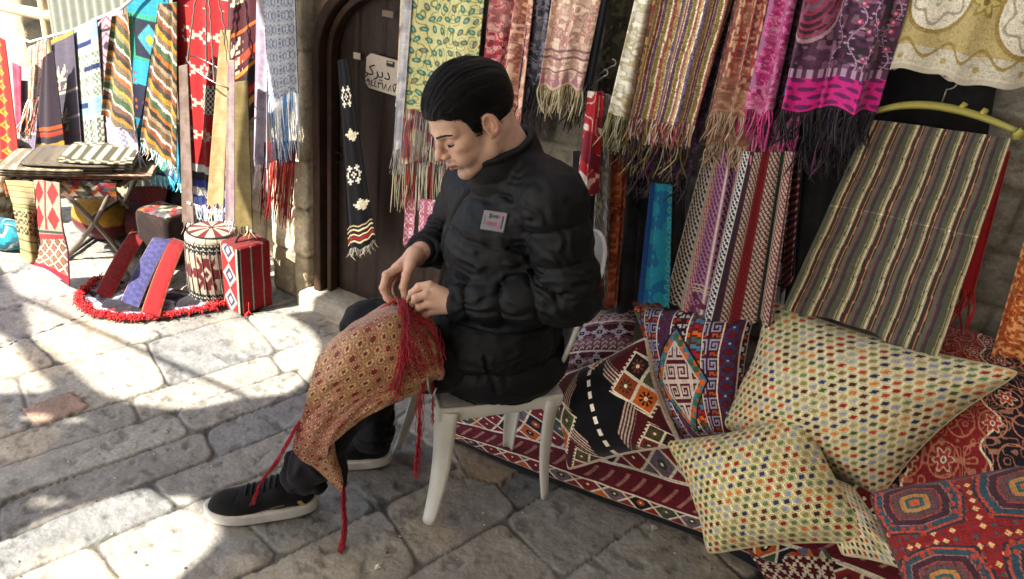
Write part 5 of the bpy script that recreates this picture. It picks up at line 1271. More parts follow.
# things under / behind the table
def blob(name, lab, cat, c, r, pat, seed=0, squash=.0, e=2.4):
    n, m = 60, 80; th = np.linspace(0.001, math.pi-.001, n)[:, None]; ph = np.linspace(0, 2*math.pi, m, endpoint=False)[None]
    pw = lambda x, e_: np.sign(x)*np.abs(x)**(2/e_)
    x = pw(np.sin(th), e)*pw(np.cos(ph), e); y = pw(np.sin(th), e)*pw(np.sin(ph), e); z = pw(np.cos(th), e)*np.ones_like(ph)
    k = 1+.16*(fbm(ph/.9+seed+np.cos(th), th/.7+0*ph, 3, 3)-.5)*np.sin(th)
    V = np.stack([x*r[0]*k, y*r[1]*k, z*r[2]*k], -1); V[..., 2] += r[2]
    C = pat(ph*r[0]+0*th, th*r[2]+0*ph)
    V = V+np.asarray(c)
    o = mesh(name, V.reshape(-1, 3), gridF(n, m, 0, True)[:, ::-1], MT['wool'], None, C.reshape(-1, 3)); return meta(o, lab, cat)
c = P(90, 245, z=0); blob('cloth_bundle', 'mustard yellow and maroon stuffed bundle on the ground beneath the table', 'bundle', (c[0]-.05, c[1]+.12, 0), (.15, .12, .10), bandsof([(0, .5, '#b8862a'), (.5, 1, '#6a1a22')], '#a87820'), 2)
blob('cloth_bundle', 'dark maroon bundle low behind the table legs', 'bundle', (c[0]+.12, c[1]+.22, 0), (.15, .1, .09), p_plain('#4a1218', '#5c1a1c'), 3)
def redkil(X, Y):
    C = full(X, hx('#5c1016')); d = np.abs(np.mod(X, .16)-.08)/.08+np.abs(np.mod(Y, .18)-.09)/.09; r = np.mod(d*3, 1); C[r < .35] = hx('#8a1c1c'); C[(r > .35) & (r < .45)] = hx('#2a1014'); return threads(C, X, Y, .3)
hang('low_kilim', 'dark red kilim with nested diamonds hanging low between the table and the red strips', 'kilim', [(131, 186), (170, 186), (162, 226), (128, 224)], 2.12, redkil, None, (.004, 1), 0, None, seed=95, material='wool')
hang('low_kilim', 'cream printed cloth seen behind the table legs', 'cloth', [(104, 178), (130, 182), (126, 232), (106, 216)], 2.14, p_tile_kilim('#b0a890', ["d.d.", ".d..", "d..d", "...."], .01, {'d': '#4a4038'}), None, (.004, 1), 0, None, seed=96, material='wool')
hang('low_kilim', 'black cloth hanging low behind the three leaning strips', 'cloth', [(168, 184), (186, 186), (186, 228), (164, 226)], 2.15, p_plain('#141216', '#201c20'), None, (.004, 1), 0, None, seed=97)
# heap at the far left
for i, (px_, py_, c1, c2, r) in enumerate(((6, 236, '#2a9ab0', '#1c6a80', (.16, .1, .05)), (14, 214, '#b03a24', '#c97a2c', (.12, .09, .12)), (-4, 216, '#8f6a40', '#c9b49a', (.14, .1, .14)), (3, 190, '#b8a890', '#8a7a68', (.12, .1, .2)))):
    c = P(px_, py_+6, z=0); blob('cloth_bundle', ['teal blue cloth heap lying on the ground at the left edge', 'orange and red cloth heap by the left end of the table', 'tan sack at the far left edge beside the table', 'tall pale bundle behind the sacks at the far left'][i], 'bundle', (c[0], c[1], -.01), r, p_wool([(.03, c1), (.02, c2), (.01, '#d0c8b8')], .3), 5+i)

# three long strips leaning on a carpet-covered box
def padstrip(lab, q, base, edge, seed):
    a = [P(*q[0], y=1.98), P(*q[1], y=1.98), P(*q[2], z=.03), P(*q[3], z=.03)]
    n, m = 70, 16
    v = np.linspace(0, 1, n)[:, None]; u = np.linspace(0, 1, m)[None]
    G = ((1-u)*(1-v))[..., None]*a[0]+(u*(1-v))[..., None]*a[1]+(u*v)[..., None]*a[2]+((1-u)*v)[..., None]*a[3]
    nn = np.cross(a[1]-a[0], a[3]-a[0]); nn /= np.linalg.norm(nn); nn = nn if nn@(CAM-a[0]) > 0 else -nn
    G = G+nn*(.007*(1-(2*u-1)**4)*(1-(2*v-1)**10)+.010*np.sin(v*math.pi))[..., None]
    wd_ = np.linalg.norm(a[1]-a[0]); ln_ = np.linalg.norm(a[3]-a[0]); X = u*wd_+0*v; Y = v*ln_+0*u
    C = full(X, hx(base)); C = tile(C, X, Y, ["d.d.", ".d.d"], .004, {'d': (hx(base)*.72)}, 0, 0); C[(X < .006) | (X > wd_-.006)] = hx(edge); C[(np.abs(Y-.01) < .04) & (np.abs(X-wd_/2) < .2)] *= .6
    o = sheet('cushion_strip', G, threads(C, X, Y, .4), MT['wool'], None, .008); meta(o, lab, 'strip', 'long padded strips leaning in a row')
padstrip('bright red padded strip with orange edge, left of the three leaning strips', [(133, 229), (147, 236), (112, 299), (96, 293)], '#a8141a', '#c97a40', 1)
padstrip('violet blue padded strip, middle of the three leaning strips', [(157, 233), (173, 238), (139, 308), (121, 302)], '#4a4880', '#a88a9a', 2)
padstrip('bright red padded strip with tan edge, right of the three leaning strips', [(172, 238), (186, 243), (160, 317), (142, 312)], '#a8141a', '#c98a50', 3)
# carpet covered box behind
bx = P(165, 262, z=0); bR = rotz(.1)
def draped_box(name, lab, cat, c, sz, R, patf, bev=.03, n=46):
    V = []; F = []; C = []; base = 0
    mb = MB()
    h = np.array(sz)/2
    for ax, sg in ((0, 1), (0, -1), (1, 1), (1, -1), (2, 1), (2, -1)):
        u_, w_ = [(1, 2), (2, 0), (0, 1)][ax]; 
        if ax == 1: u_, w_ = 0, 2
        a, b = np.meshgrid(np.linspace(-1, 1, n), np.linspace(-1, 1, n), indexing='ij'); p = np.zeros((n, n, 3)); p[..., u_] = a*h[u_]; p[..., w_] = b*h[w_]; p[..., ax] = sg*h[ax]
        q = np.clip(p, -(h-bev), h-bev); d = p-q; l = np.linalg.norm(d, axis=-1)[..., None]; p = q+d/np.maximum(l, 1e-6)*bev
        p = p+((p/h)*.004*(fbm(p[..., 0]/.06+p[..., 2]/.05, p[..., 1]/.06, 2, 3)-.5)[..., None])
        C = patf(ax, sg, a*h[u_], b*h[w_], h); mb.add(p.reshape(-1, 3)@np.asarray(R).T+c+[0, 0, h[2]], [tuple(f) for f in gridF(n, n)], C.reshape(-1, 3))
    o = mb.build(name, MT['wool'], None, True); return meta(o, lab, cat)
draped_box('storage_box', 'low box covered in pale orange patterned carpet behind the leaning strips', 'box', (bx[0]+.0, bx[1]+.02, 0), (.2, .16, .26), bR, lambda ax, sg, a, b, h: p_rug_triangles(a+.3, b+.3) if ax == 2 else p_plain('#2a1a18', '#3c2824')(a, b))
# drum shaped pouf
dc = P(207, 300, z=0); dc = np.array([dc[0], dc[1]+.05, 0]); rd = .105; hd_ = .305
pf = empty('drum_pouf', dc, 'round white kilim pouf with maroon star and black borders, beside the red case', 'pouf')
n, m = 130, 220; zz = np.linspace(0, hd_, n)[:, None]; ph = np.linspace(0, 2*math.pi, m, endpoint=False)[None]
rr = rd*(1+.03*np.sin(zz/hd_*math.pi))*(1-.0*zz)-.012*np.clip(1-zz/.02, 0, 1)**2-.012*np.clip(1-(hd_-zz)/.02, 0, 1)**2+0*ph
X = ph*rd+0*zz; Y = (hd_-zz)+0*ph; v = Y/hd_
C = full(X, hx('#b8ab98')); 
hem = (np.abs(v-.15) < .075) | (np.abs(v-.87) < .075); C[hem] = hx('#15131a'); C = tile(C, X, Y, ["w...", ".w.w", "...."], .0065, {'w': '#c9c0b0'}, 0, 0, hem)
W4 = rd*2*math.pi/4
x = np.mod(X+.02, W4)/W4-.5; y = (v-.5)
st_ = np.maximum(np.abs(x)*1.0, np.abs(y)*1.25); dd = np.abs(x)+np.abs(y)*1.15
ya = np.abs(y); xa = np.abs(x); star = ((dd < .27) | ((xa < .09) & (ya < .23)) | ((ya < .07) & (xa < .36)) | (np.abs(xa-ya) < .05) & (xa < .22)) & (v > .25) & (v < .76); C[star] = hx('#6a1418'); C[(dd < .13)] = hx('#cfc4b0'); C[(dd < .07)] = hx('#6a1418')
C[(np.abs(x) > .33) & (np.abs(y) < .1) & (v > .25) & (v < .76) & (np.abs(y)+np.abs(np.abs(x)-.5) < .16)] = hx('#6a1418')
C[(np.abs(np.mod(X, .045)-.022) < .0016) & ~star & ~hem] = hx('#4a3c34')
V = np.stack([rr*np.cos(ph), rr*np.sin(ph), zz+0*ph], -1)+dc
o = mesh('drum_side', V.reshape(-1, 3), gridF(n, m, 0, True)[:, ::-1], MT['wool'], pf, threads(C, X, Y, .2).reshape(-1, 3))
rt = np.linspace(0, rd*.93, 30)[:, None]; X = rt*np.cos(ph); Y = rt*np.sin(ph); Zt = hd_+.012*np.cos(rt/rd*1.5)+0*ph
C = full(X, hx('#b0a494')); k = np.mod(ph*4/math.pi, 1)+0*rt; C[(np.abs(k-.5) < .22)] = hx('#6a1418'); C[rt[:, 0] > rd*.86] = hx('#15131a'); C[rt[:, 0] < .012] = hx('#2a2024')
o = mesh('drum_top', (np.stack([X, Y, Zt], -1)+dc).reshape(-1, 3), gridF(30, m, 0, True)[:, ::-1], MT['wool'], pf, C.reshape(-1, 3))
mb = MB()
for i in range(22):
    a = i*2*math.pi/22; mb.tube([dc+[rd*1.03*math.cos(a), rd*1.03*math.sin(a), .255], dc+[rd*1.05*math.cos(a+.14), rd*1.05*math.sin(a+.14), .05]], .0022, 5, hx('#3a2c28'))
mb.build('lacing', MT['fringe'], pf, True)
# red case
cc = np.array([*(P(240, 313, z=0)[:2]+P(274, 308, z=0)[:2])/2, 0]); ex = (P(274, 308, z=0)-P(240, 313, z=0)); wd_ = np.linalg.norm(ex[:2]); ang = math.atan2(ex[1], ex[0])+.38
bR = rotz(ang); cpos = cc+bR@np.array([0, .06, 0])+[.0, .0, 0]
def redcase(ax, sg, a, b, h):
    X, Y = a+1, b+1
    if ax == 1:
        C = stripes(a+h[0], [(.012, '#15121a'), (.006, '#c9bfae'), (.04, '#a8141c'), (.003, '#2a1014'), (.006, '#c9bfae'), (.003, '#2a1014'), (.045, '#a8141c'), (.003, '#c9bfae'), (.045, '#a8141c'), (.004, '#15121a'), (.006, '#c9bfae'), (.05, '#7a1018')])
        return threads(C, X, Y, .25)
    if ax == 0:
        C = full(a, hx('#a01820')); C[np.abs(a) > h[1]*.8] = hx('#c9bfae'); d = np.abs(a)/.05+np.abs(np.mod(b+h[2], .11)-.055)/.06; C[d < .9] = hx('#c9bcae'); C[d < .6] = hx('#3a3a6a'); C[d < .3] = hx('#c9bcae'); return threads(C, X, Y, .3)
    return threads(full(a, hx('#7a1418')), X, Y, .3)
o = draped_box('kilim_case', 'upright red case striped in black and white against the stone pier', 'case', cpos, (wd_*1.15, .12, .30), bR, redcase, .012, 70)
mb = MB(); hp = cpos+[0, 0, .30]; t = np.linspace(-1, 1, 14)[:, None]; pth = hp+bR[:, 0]*(t*.045)+np.array([0, 0, 1.])*(.028*(1-t**4)); mb.tube(pth, .006, 8, hx('#2a1418')); mb.build('handle', MT['fringe'], o, True)
tp = cpos-bR@np.array([wd_*.35, .075, 0]); mb = MB()
for i in range(14): mb.tube([tp+[0, 0, .02], tp+[rng.normal()*.008, rng.normal()*.008-.01, .003]], .0018, 4, hx('#b0201c'))
mb.tube([tp+[0, 0, .02], tp+[-.0, .0, .06]], .002, 5, hx('#a01c1c')); mb.build('tassel', MT['fringe'], o, True)
# cloth spread on the paving with a red woolly trim
def spread(X, Y):
    C = full(X, hx('#b8bcc8')); n = vnoise(X/.05, Y/.05, 3); C[np.abs(np.mod(n*4, 1)-.5) < .15] = hx('#6a7aa0'); C[n > .62] = hx('#2a2430'); C[(n < .3)] = hx('#9a4a58'); return threads(C, X, Y, .3)
ctr = [[P(100, 278, z=.02), P(140, 285, z=.03), P(185, 290, z=.02), P(224, 298, z=.012)], [P(84, 292, z=.02), P(125, 296, z=.035), P(170, 302, z=.03), P(222, 303, z=.012)], [P(80, 304, z=.012), P(115, 310, z=.018), P(165, 312, z=.015), P(218, 306, z=.012)], [P(90, 314, z=.012), P(120, 319, z=.012), P(158, 318, z=.012), P(212, 309, z=.012)]]
o, G_ = patch('ground_cloth', ctr, 70, 110, spread, wr=.012, ws_=.05); meta(o, 'blue white cloth with red woolly trim spread on the sunny paving', 'cloth')
edge = np.r_[G_[:, 0][::2], G_[-1][::2], G_[::-1, -1][::4]]; mb = MB()
for p in edge:
    for _ in range(15):
        q = p+rng.normal(0, 1, 3)*[.009, .009, .004]; q[2] = abs(q[2]-.012)+.016; e_ = q+rng.normal(0, 1, 3)*[.010, .010, .007]; e_[2] = max(e_[2], .008)
        mb.tube([q, (q+e_)/2+[0, 0, .008], e_], [.0021, .002, .001], 3, hx('#b0141c')*rng.uniform(.7, 1.2))
mb.build('woolly_trim', MT['fringe'], o, True)

# ---- farther left: pale building, shutter, poles (burnt out by the sun)
o = relief_wall('pale_building', [(-14, 9), (-13.9, 7.6), (-7.2, 3.9), (-6.5, 3.6), (-6.4, 8)], -.05, 6, .05, 21, ['#9a8a6c', '#8a7b60', '#a89878'], '', (.4, .8), hz=.02); meta(o, 'pale sunlit stone building beyond the hanging kilims at top left', 'building')
def shutterfn(X, Y): C = full(X, hx('#a5a59c')); return C
n, m = 12, 160; u = np.linspace(0, 1, m)[None]; v = np.linspace(0, 1, n)[:, None]
G = np.stack([-4.1+1.15*u+0*v, 2.42+.012*np.sin(u*2*math.pi*16)+0*v, 2.2-v*2.2+0*u], -1)
o = sheet('metal_shutter', G, full(u+0*v, hx('#75776f')), MT['enamel'], None, .004); meta(o, 'light grey corrugated metal sheet behind the pink and turquoise kilims', 'shutter')
for lab, a, b, y, r in (('weathered wooden pole slanting across the top left corner', (-20, 2), (40, 14), 2.6, .03), ('upright pale wooden pole near the top left corner', (42, -8), (46, 26), 2.6, .03), ('thinner upright pole beside the first at the top left', (52, -8), (54, 24), 2.7, .02)):
    mb = MB(); p0, p1 = P(*a, y=y), P(*b, y=y); d = p1-p0
    if r < .025 or 'upright' in lab: p1 = np.array([p1[0], y, 0]); p0 = p0+[0, 0, .8]
    else: p0 = p0-d; p1 = p1+d*.3
    t = np.linspace(0, 1, 12)[:, None]; mb.tube(p0+(p1-p0)*t, r*(1+.06*np.sin(t[:, 0]*9)), 10, hx('#a08a68')); o = mb.build('wooden_pole', MT['fringe'], None, True); meta(o, lab, 'pole', 'weathered poles at the top left')

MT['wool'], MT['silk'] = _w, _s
# ================================================================== kilims and cushions on the right
def cushion(name, lab, q, T, pat, W_, n=220, sag=.0, pull=.09, seed=0, rot=0, wr=.008, group='patterned cushions piled by the wall'):
    """q: four corners (px,py,y)"""
    c = [P(a, b, y=y) for a, b, y in q]
    n = n//4*4+1
    def grid(k):
        s = np.linspace(-1, 1, n)[::k]; t, s_ = np.meshgrid(s, s, indexing='ij')     # t: down, s_: across
        u = (s_+1)/2*1.0; v = (t+1)/2
        su = s_*(1-pull*(1-t**2)**1.0*np.abs(s_)**2); tv = t*(1-pull*(1-s_**2)*np.abs(t)**2)
        ck = 1-.055*(np.abs(s_)*np.abs(t))**7; su = su*ck; tv = tv*ck
        uu = (su+1)/2; vv = (tv+1)/2
        G = ((1-uu)*(1-vv))[..., None]*c[0]+(uu*(1-vv))[..., None]*c[1]+(uu*vv)[..., None]*c[2]+((1-uu)*vv)[..., None]*c[3]
        h = (np.clip((1-s_**2)*(1-t**2), 0, 1))**.62*1.45
        r = np.hypot(s_, t)
        ang = np.arctan2(t, s_); w = wr*1.3*(np.sin(ang*9+seed*2+2*vnoise(s_*2+seed, t*2, 1))*np.clip(r-.35, 0, 1)+1.6*(fbm(s_*1.6+seed, t*1.6, 3, 3)-.5))*np.clip(h*1.5, 0, 1)
        return G, h, w, u, v
    nn = np.cross(c[1]-c[0]+c[2]-c[3], c[3]-c[0]+c[2]-c[1]); nn /= np.linalg.norm(nn)
    if nn@(CAM-c[0]) < 0: nn = -nn
    G, h, w, u, v = grid(1); Gf = G+nn*(T*h+w)[..., None]; Gf[..., 2] -= sag*h*T
    asp = np.linalg.norm(c[3]-c[0])/np.linalg.norm(c[1]-c[0])
    Cf = pat(u*W_, v*W_)
    G2, h2, w2, u2, v2 = grid(4); Gb = G2-nn*(T*h2*.8-w2)[..., None]; Cb = pat(u2*W_, v2*W_)
    V = np.r_[Gf.reshape(-1, 3), Gb.reshape(-1, 3)]; C = np.r_[Cf.reshape(-1, 3), Cb.reshape(-1, 3)]
    F = np.r_[gridF(n, n), gridF(Gb.shape[0], Gb.shape[1], n*n)[:, ::-1]]
    fn = np.cross(V[F[0, 1]]-V[F[0, 0]], V[F[0, 3]]-V[F[0, 0]])
    k = n//2; f0 = np.cross(Gf[k+1, k]-Gf[k, k], Gf[k, k+1]-Gf[k, k])
    if f0@nn < 0: F = F[:, ::-1]
    o = mesh(name, V, F, MT['wool'], None, C); meta(o, lab, 'cushion', group)
    # seam cord round the edge
    e = np.r_[G[0], G[1:, -1], G[-1, ::-1][1:], G[::-1, 0][1:]]
    mb = MB(); mb.tube(e[::3], .0028, 6, C[:n].mean(0)*.9, cap=False); mb.build('seam_cord', MT['fringe'], o, True)
    return o
# floor kilim rising over folded rugs towards the wall
ctr = [[P(438, 398, z=.012), P(500, 402, z=.02), P(590, 408, y=2.12), P(720, 420, y=2.12), P(860, 440, y=2.1), P(990, 470, y=2.05)],
       [P(438, 420, z=.010), P(520, 440, z=.012), P(620, 470, z=.04), P(730, 500, z=.08), P(860, 520, z=.12), P(1000, 560, z=.15)],
       [P(444, 436, z=.012), P(520, 470, z=.012), P(620, 508, z=.014), P(715, 545, z=.014), P(790, 590, z=.014), P(900, 660, z=.014)]]
def floork(X, Y):
    C = p_rug_kilim(X, Y); H = Y.max(); C[(Y > H-.028)] = hx('#17161b'); C[(Y > H-.034) & (Y < H-.028)] = hx('#8a7a6a'); return C
o, _ = patch('floor_kilim', ctr, 330, 620, floork, wr=.006, ws_=.12); meta(o, 'dark red kilim with cream lozenges and black edge spread on the paving beneath the cushions', 'kilim')
ctr = [[P(735, 535, z=.035), P(820, 520, z=.09), P(900, 540, z=.12), P(960, 560, z=.12)], [P(748, 552, z=.024), P(820, 550, z=.06), P(900, 570, z=.07), P(960, 590, z=.07)], [P(775, 590, z=.022), P(830, 610, z=.022), P(900, 630, z=.024), P(980, 650, z=.024)]]
o, _ = patch('folded_kilim', ctr, 160, 260, p_rug_triangles, wr=.004); meta(o, 'kilim of black, cream and red triangles folded beneath the front cream cushion', 'kilim')
# dark oriental rug heaped at the right
ctr = [[P(935, 322, y=2.14), P(965, 330, y=2.14), P(1010, 345, y=2.12), P(1090, 375, y=2.1)], [P(915, 350, y=2.02), P(960, 360, y=2.0), P(1010, 372, y=1.98), P(1100, 400, y=1.96)], [P(905, 410, y=1.94), P(960, 415, y=1.92), P(1020, 420, y=1.9), P(1110, 440, y=1.88)], [P(890, 500, y=1.8), P(960, 500, y=1.74), P(1030, 500, y=1.72), P(1120, 510, y=1.7)]]
o, _ = patch('oriental_rug', ctr, 240, 260, lambda X, Y: p_oriental(X+.05, Y, 1.0), wr=.008, ws_=.14); meta(o, 'dark red and black floral carpet heaped behind the large cream cushion', 'rug')
DT = lambda W_, nx, ny, s, **k: p_dots(nx, ny, W_, W_, seed=s, **k)
cushion('kilim_cushion', 'mauve and grey cushion with stepped stars, mostly hidden behind the man\'s jacket', [(552, 372, 2.0), (572, 320, 2.12), (640, 306, 2.14), (634, 372, 2.02)], .05, p_kilim_grey, .40, 180, seed=3)
cushion('kilim_cushion', 'brown and cream cushion peeping out at the back below the turquoise scarf', [(620, 300, 2.12), (640, 289, 2.14), (694, 314, 2.14), (680, 350, 2.06)], .04, lambda X, Y: p_oriental(X, Y, .5, '#4a2430', '#3a3a34', '#a09070'), .36, 120, seed=4)
cushion('kilim_cushion', 'maroon cushion with white hooks, blue scrolls and orange blocks, behind the black striped one', [(630, 304, 2.08), (758, 302, 2.06), (738, 442, 1.88), (684, 446, 1.9)], .10, lambda X, Y: p_kilim_hooks(Y, X), .46, 250, seed=5, pull=.10)
cushion('dotted_cushion', 'biggest cream cushion dotted with coloured lozenges, draped across the pile top right', [(764, 296, 2.06), (1030, 371, 1.92), (880, 500, 1.78), (716, 428, 1.88)], .12, DT(.62, 23, 22, 1), .62, 330, seed=6, pull=.13, wr=.014)
cushion('dotted_cushion', 'cream dotted cushion corner sticking out lowest, under the front cream cushion', [(800, 460, 1.8), (852, 486, 1.74), (918, 574, 1.58), (842, 556, 1.6)], .035, DT(.3, 13, 14, 5), .3, 160, seed=7)
cushion('kilim_cushion', 'black and maroon cushion with a white dashed stripe and orange star lozenges', [(551, 378, 1.86), (648, 334, 1.96), (684, 447, 1.82), (566, 472, 1.74)], .11, p_kilim_black, .42, 260, seed=8, pull=.10)
cushion('dotted_cushion', 'smaller cream dotted cushion lying in front, its corner on the floor kilim', [(664, 441, 1.74), (806, 408, 1.8), (884, 546, 1.62), (706, 556, 1.58)], .095, DT(.42, 17, 19, 3, bg='#a59868', line='#d0c79c'), .42, 300, seed=9, pull=.12)
cushion('kilim_cushion', 'large red tribal kilim cushion with teal octagons in the bottom right corner', [(866, 492, 1.62), (1040, 462, 1.66), (1120, 640, 1.42), (930, 650, 1.40)], .05, p_tribal, .5, 300, seed=10, pull=.03, wr=.004)
cushion('kilim_cushion', 'small red and violet patterned cushion on the kilim beneath the white chair', [(452, 402, 2.0), (492, 394, 2.04), (500, 412, 1.98), (458, 428, 1.9)], .05, p_tile_kilim('#a8341c', ["bb..bb", "b.oo.b", ".o..o.", "..oo.."], .013, {'b': '#3c2a6a', 'o': '#c4622a'}), .36, 120, seed=11)
# ================================================================== white plastic chair
BF = np.stack([FACE, LEFT, UP], 1)                    # sitter frame -> world
def W(p): return np.asarray(p, float) @ BF.T+SEAT
def B(px, py, lat):                                   # picture point at this sideways offset -> sitter frame
    return (P(px, py, lat=lat)-SEAT) @ BF
MT['wplastic'] = mat('worn_white_plastic', '#dedbd3', rough=.42, var=.12, vscale=9, bump=.1, bscale=80, spec=.5, col2='#c6c2b7')
chair = empty('plastic_chair', SEAT, 'white plastic garden chair with splayed legs that the man sits on', 'chair')
def fn_seat(p):
    x, y, z = p[..., 0], p[..., 1], p[..., 2]
    hw = .168-.03*np.clip((.1-x)/.3, 0, 1)
    top = .392-.012*np.exp(-((x+.02)/.16)**2-(y/.15)**2)-.35*np.clip(np.abs(y)-hw*.88, 0, 1)-.5*np.clip(x-.14, 0, 1)
    d = np.maximum(np.maximum(np.abs(y)-hw, np.abs(x+.02)-.18), np.abs(z-top)-.006)
    sk = np.maximum(np.maximum(np.abs(y)-hw, np.abs(x+.02)-.18), np.maximum(np.abs(z-.378)-.022, -np.maximum(np.abs(y)-hw+.009, np.abs(x+.02)-.171)))
    return smin(d, sk, .006)
V, F = surfnet(fn_seat, (-.23, -.23, .33), (.23, .23, .42), .006)
o = mesh('seat', W(V), F, MT['wplastic'], chair)
for sx, sy, foot, lat in ((1, 1, (428, 522), None), (1, -1, (396, 452), None), (-1, 1, (545, 496), None), (-1, -1, (508, 449), None)):
    f = (P(*foot, z=0.008)-SEAT) @ BF
    if sx > 0: tp = np.array([.138, sy*.150, .388])
    else: tp = np.array([-.175, sy*.118, .388])
    mb = MB(); n = 14; t = np.linspace(0, 1, n)
    ctr_ = tp+(f-tp)*t[:, None]
    ctr_[:, 0] += .012*np.sin(t*3.1)*(-sx)
    wd = .041-.020*t
    # U-shaped channel section, opening inwards
    inw = np.array([-sx*.75, -sy*.65, 0]); inw /= np.linalg.norm(inw); sd_ = np.array([-inw[1], inw[0], 0]); th = .0035
    rows = []
    for i in range(n):
        w_ = wd[i]; dp = .024-.012*t[i]; c_ = ctr_[i]
        a = np.linspace(-1, 1, 9)
        outp = [c_+sd_*w_*q-inw*dp*(1-abs(q)**2.2)*.9+inw*0 for q in a]
        inp = [c_+sd_*(w_-th*1.3)*q-inw*(dp*(1-abs(q)**2.2)*.9-th*1.6) for q in a[::-1]]
        rows.append(outp+inp)
    Vv = np.array(rows).reshape(-1, 3); m_ = 18
    Fc = [tuple(f_) for f_ in gridF(n, m_, 0, True)]+[tuple(range(m_)), tuple(range(n*m_-1, n*m_-m_-1, -1))]
    mb.add(W(Vv), Fc, hx('#b3afa4'))
    mb.build('leg', MT['wplastic'], chair, True)
# back: curved shell with slots, behind the jacket
n, m = 40, 50; v = np.linspace(0, 1, n)[:, None]; u = np.linspace(-1, 1, m)[None]
hw = (.085+.115*np.sin(np.clip(v*1.15, 0, 1)*math.pi*.55)**1.6)*np.sqrt(np.clip(1-np.clip((v-.72)/.30, 0, 1)**2.2, .0, 1))
G = np.stack([-.185-.105*v+.075*(u*hw/.2)**2, u*hw, .385+.44*v-.03*u**2*v], -1)
o = sheet('backrest', W(G.reshape(-1, 3)).reshape(G.shape), full(G[..., 0], hx('#b3afa4')), MT['wplastic'], chair, .007)
mb = MB()
e = np.r_[G[:, 0], G[-1], G[::-1, -1]]; mb.tube(W(e[::2]), .007, 8, hx('#b3afa4')); mb.build('back_rim', MT['wplastic'], chair, True)

# ================================================================== the seated man
MT['skin'] = mat('skin', 'attr', rough=.5, var=.07, vscale=60, bump=.12, bscale=420, bdist=.0015, spec=.35, sss=.06)
MT['hair'] = mat('black_hair', 'attr', rough=.6, var=.25, vscale=120, bump=.2, bscale=500, spec=.22)
MT['nylon'] = mat('black_nylon', '#0c0d11', rough=.62, var=.15, vscale=25, bump=.25, bscale=300, bdist=.0012, spec=.24, sheen=.0, detail=5)
MT['trouser'] = mat('black_trouser_cloth', '#0e0d12', rough=.9, var=.2, vscale=60, bump=.4, bscale=300, bdist=.002, sheen=.05)
MT['suede'] = mat('black_suede', '#08080a', rough=.9, var=.25, vscale=150, bump=.3, bscale=500, sheen=.05)
MT['rubber'] = mat('white_rubber', '#c9c5c0', rough=.55, var=.12, vscale=40, bump=.1, col2='#b5b0aa')

HY, HP_, HR_ = -2.16, .56, .13
HS = np.array([1.05, 1.04, .955])
HO = np.array([-.8997, 1.5174, 1.1292])+np.array([-.004, .0, -.004])-RC[:, 0]*.004-RC[:, 1]*.001
f_ = np.array([math.cos(HY)*math.cos(HP_), math.sin(HY)*math.cos(HP_), -math.sin(HP_)]); l_ = np.cross([0, 0, 1], f_); l_ /= np.linalg.norm(l_); u_ = np.cross(f_, l_)
l2 = l_*math.cos(HR_)+u_*math.sin(HR_); HB = np.stack([f_, l2, np.cross(f_, l2)], 1)
def HW(p): return (np.asarray(p, float)*HS) @ HB.T+HO
def toH(p): return ((np.asarray(p)-HO) @ HB)/HS
neckW = W([-.045, .0, .99]); neckL = toH(neckW)

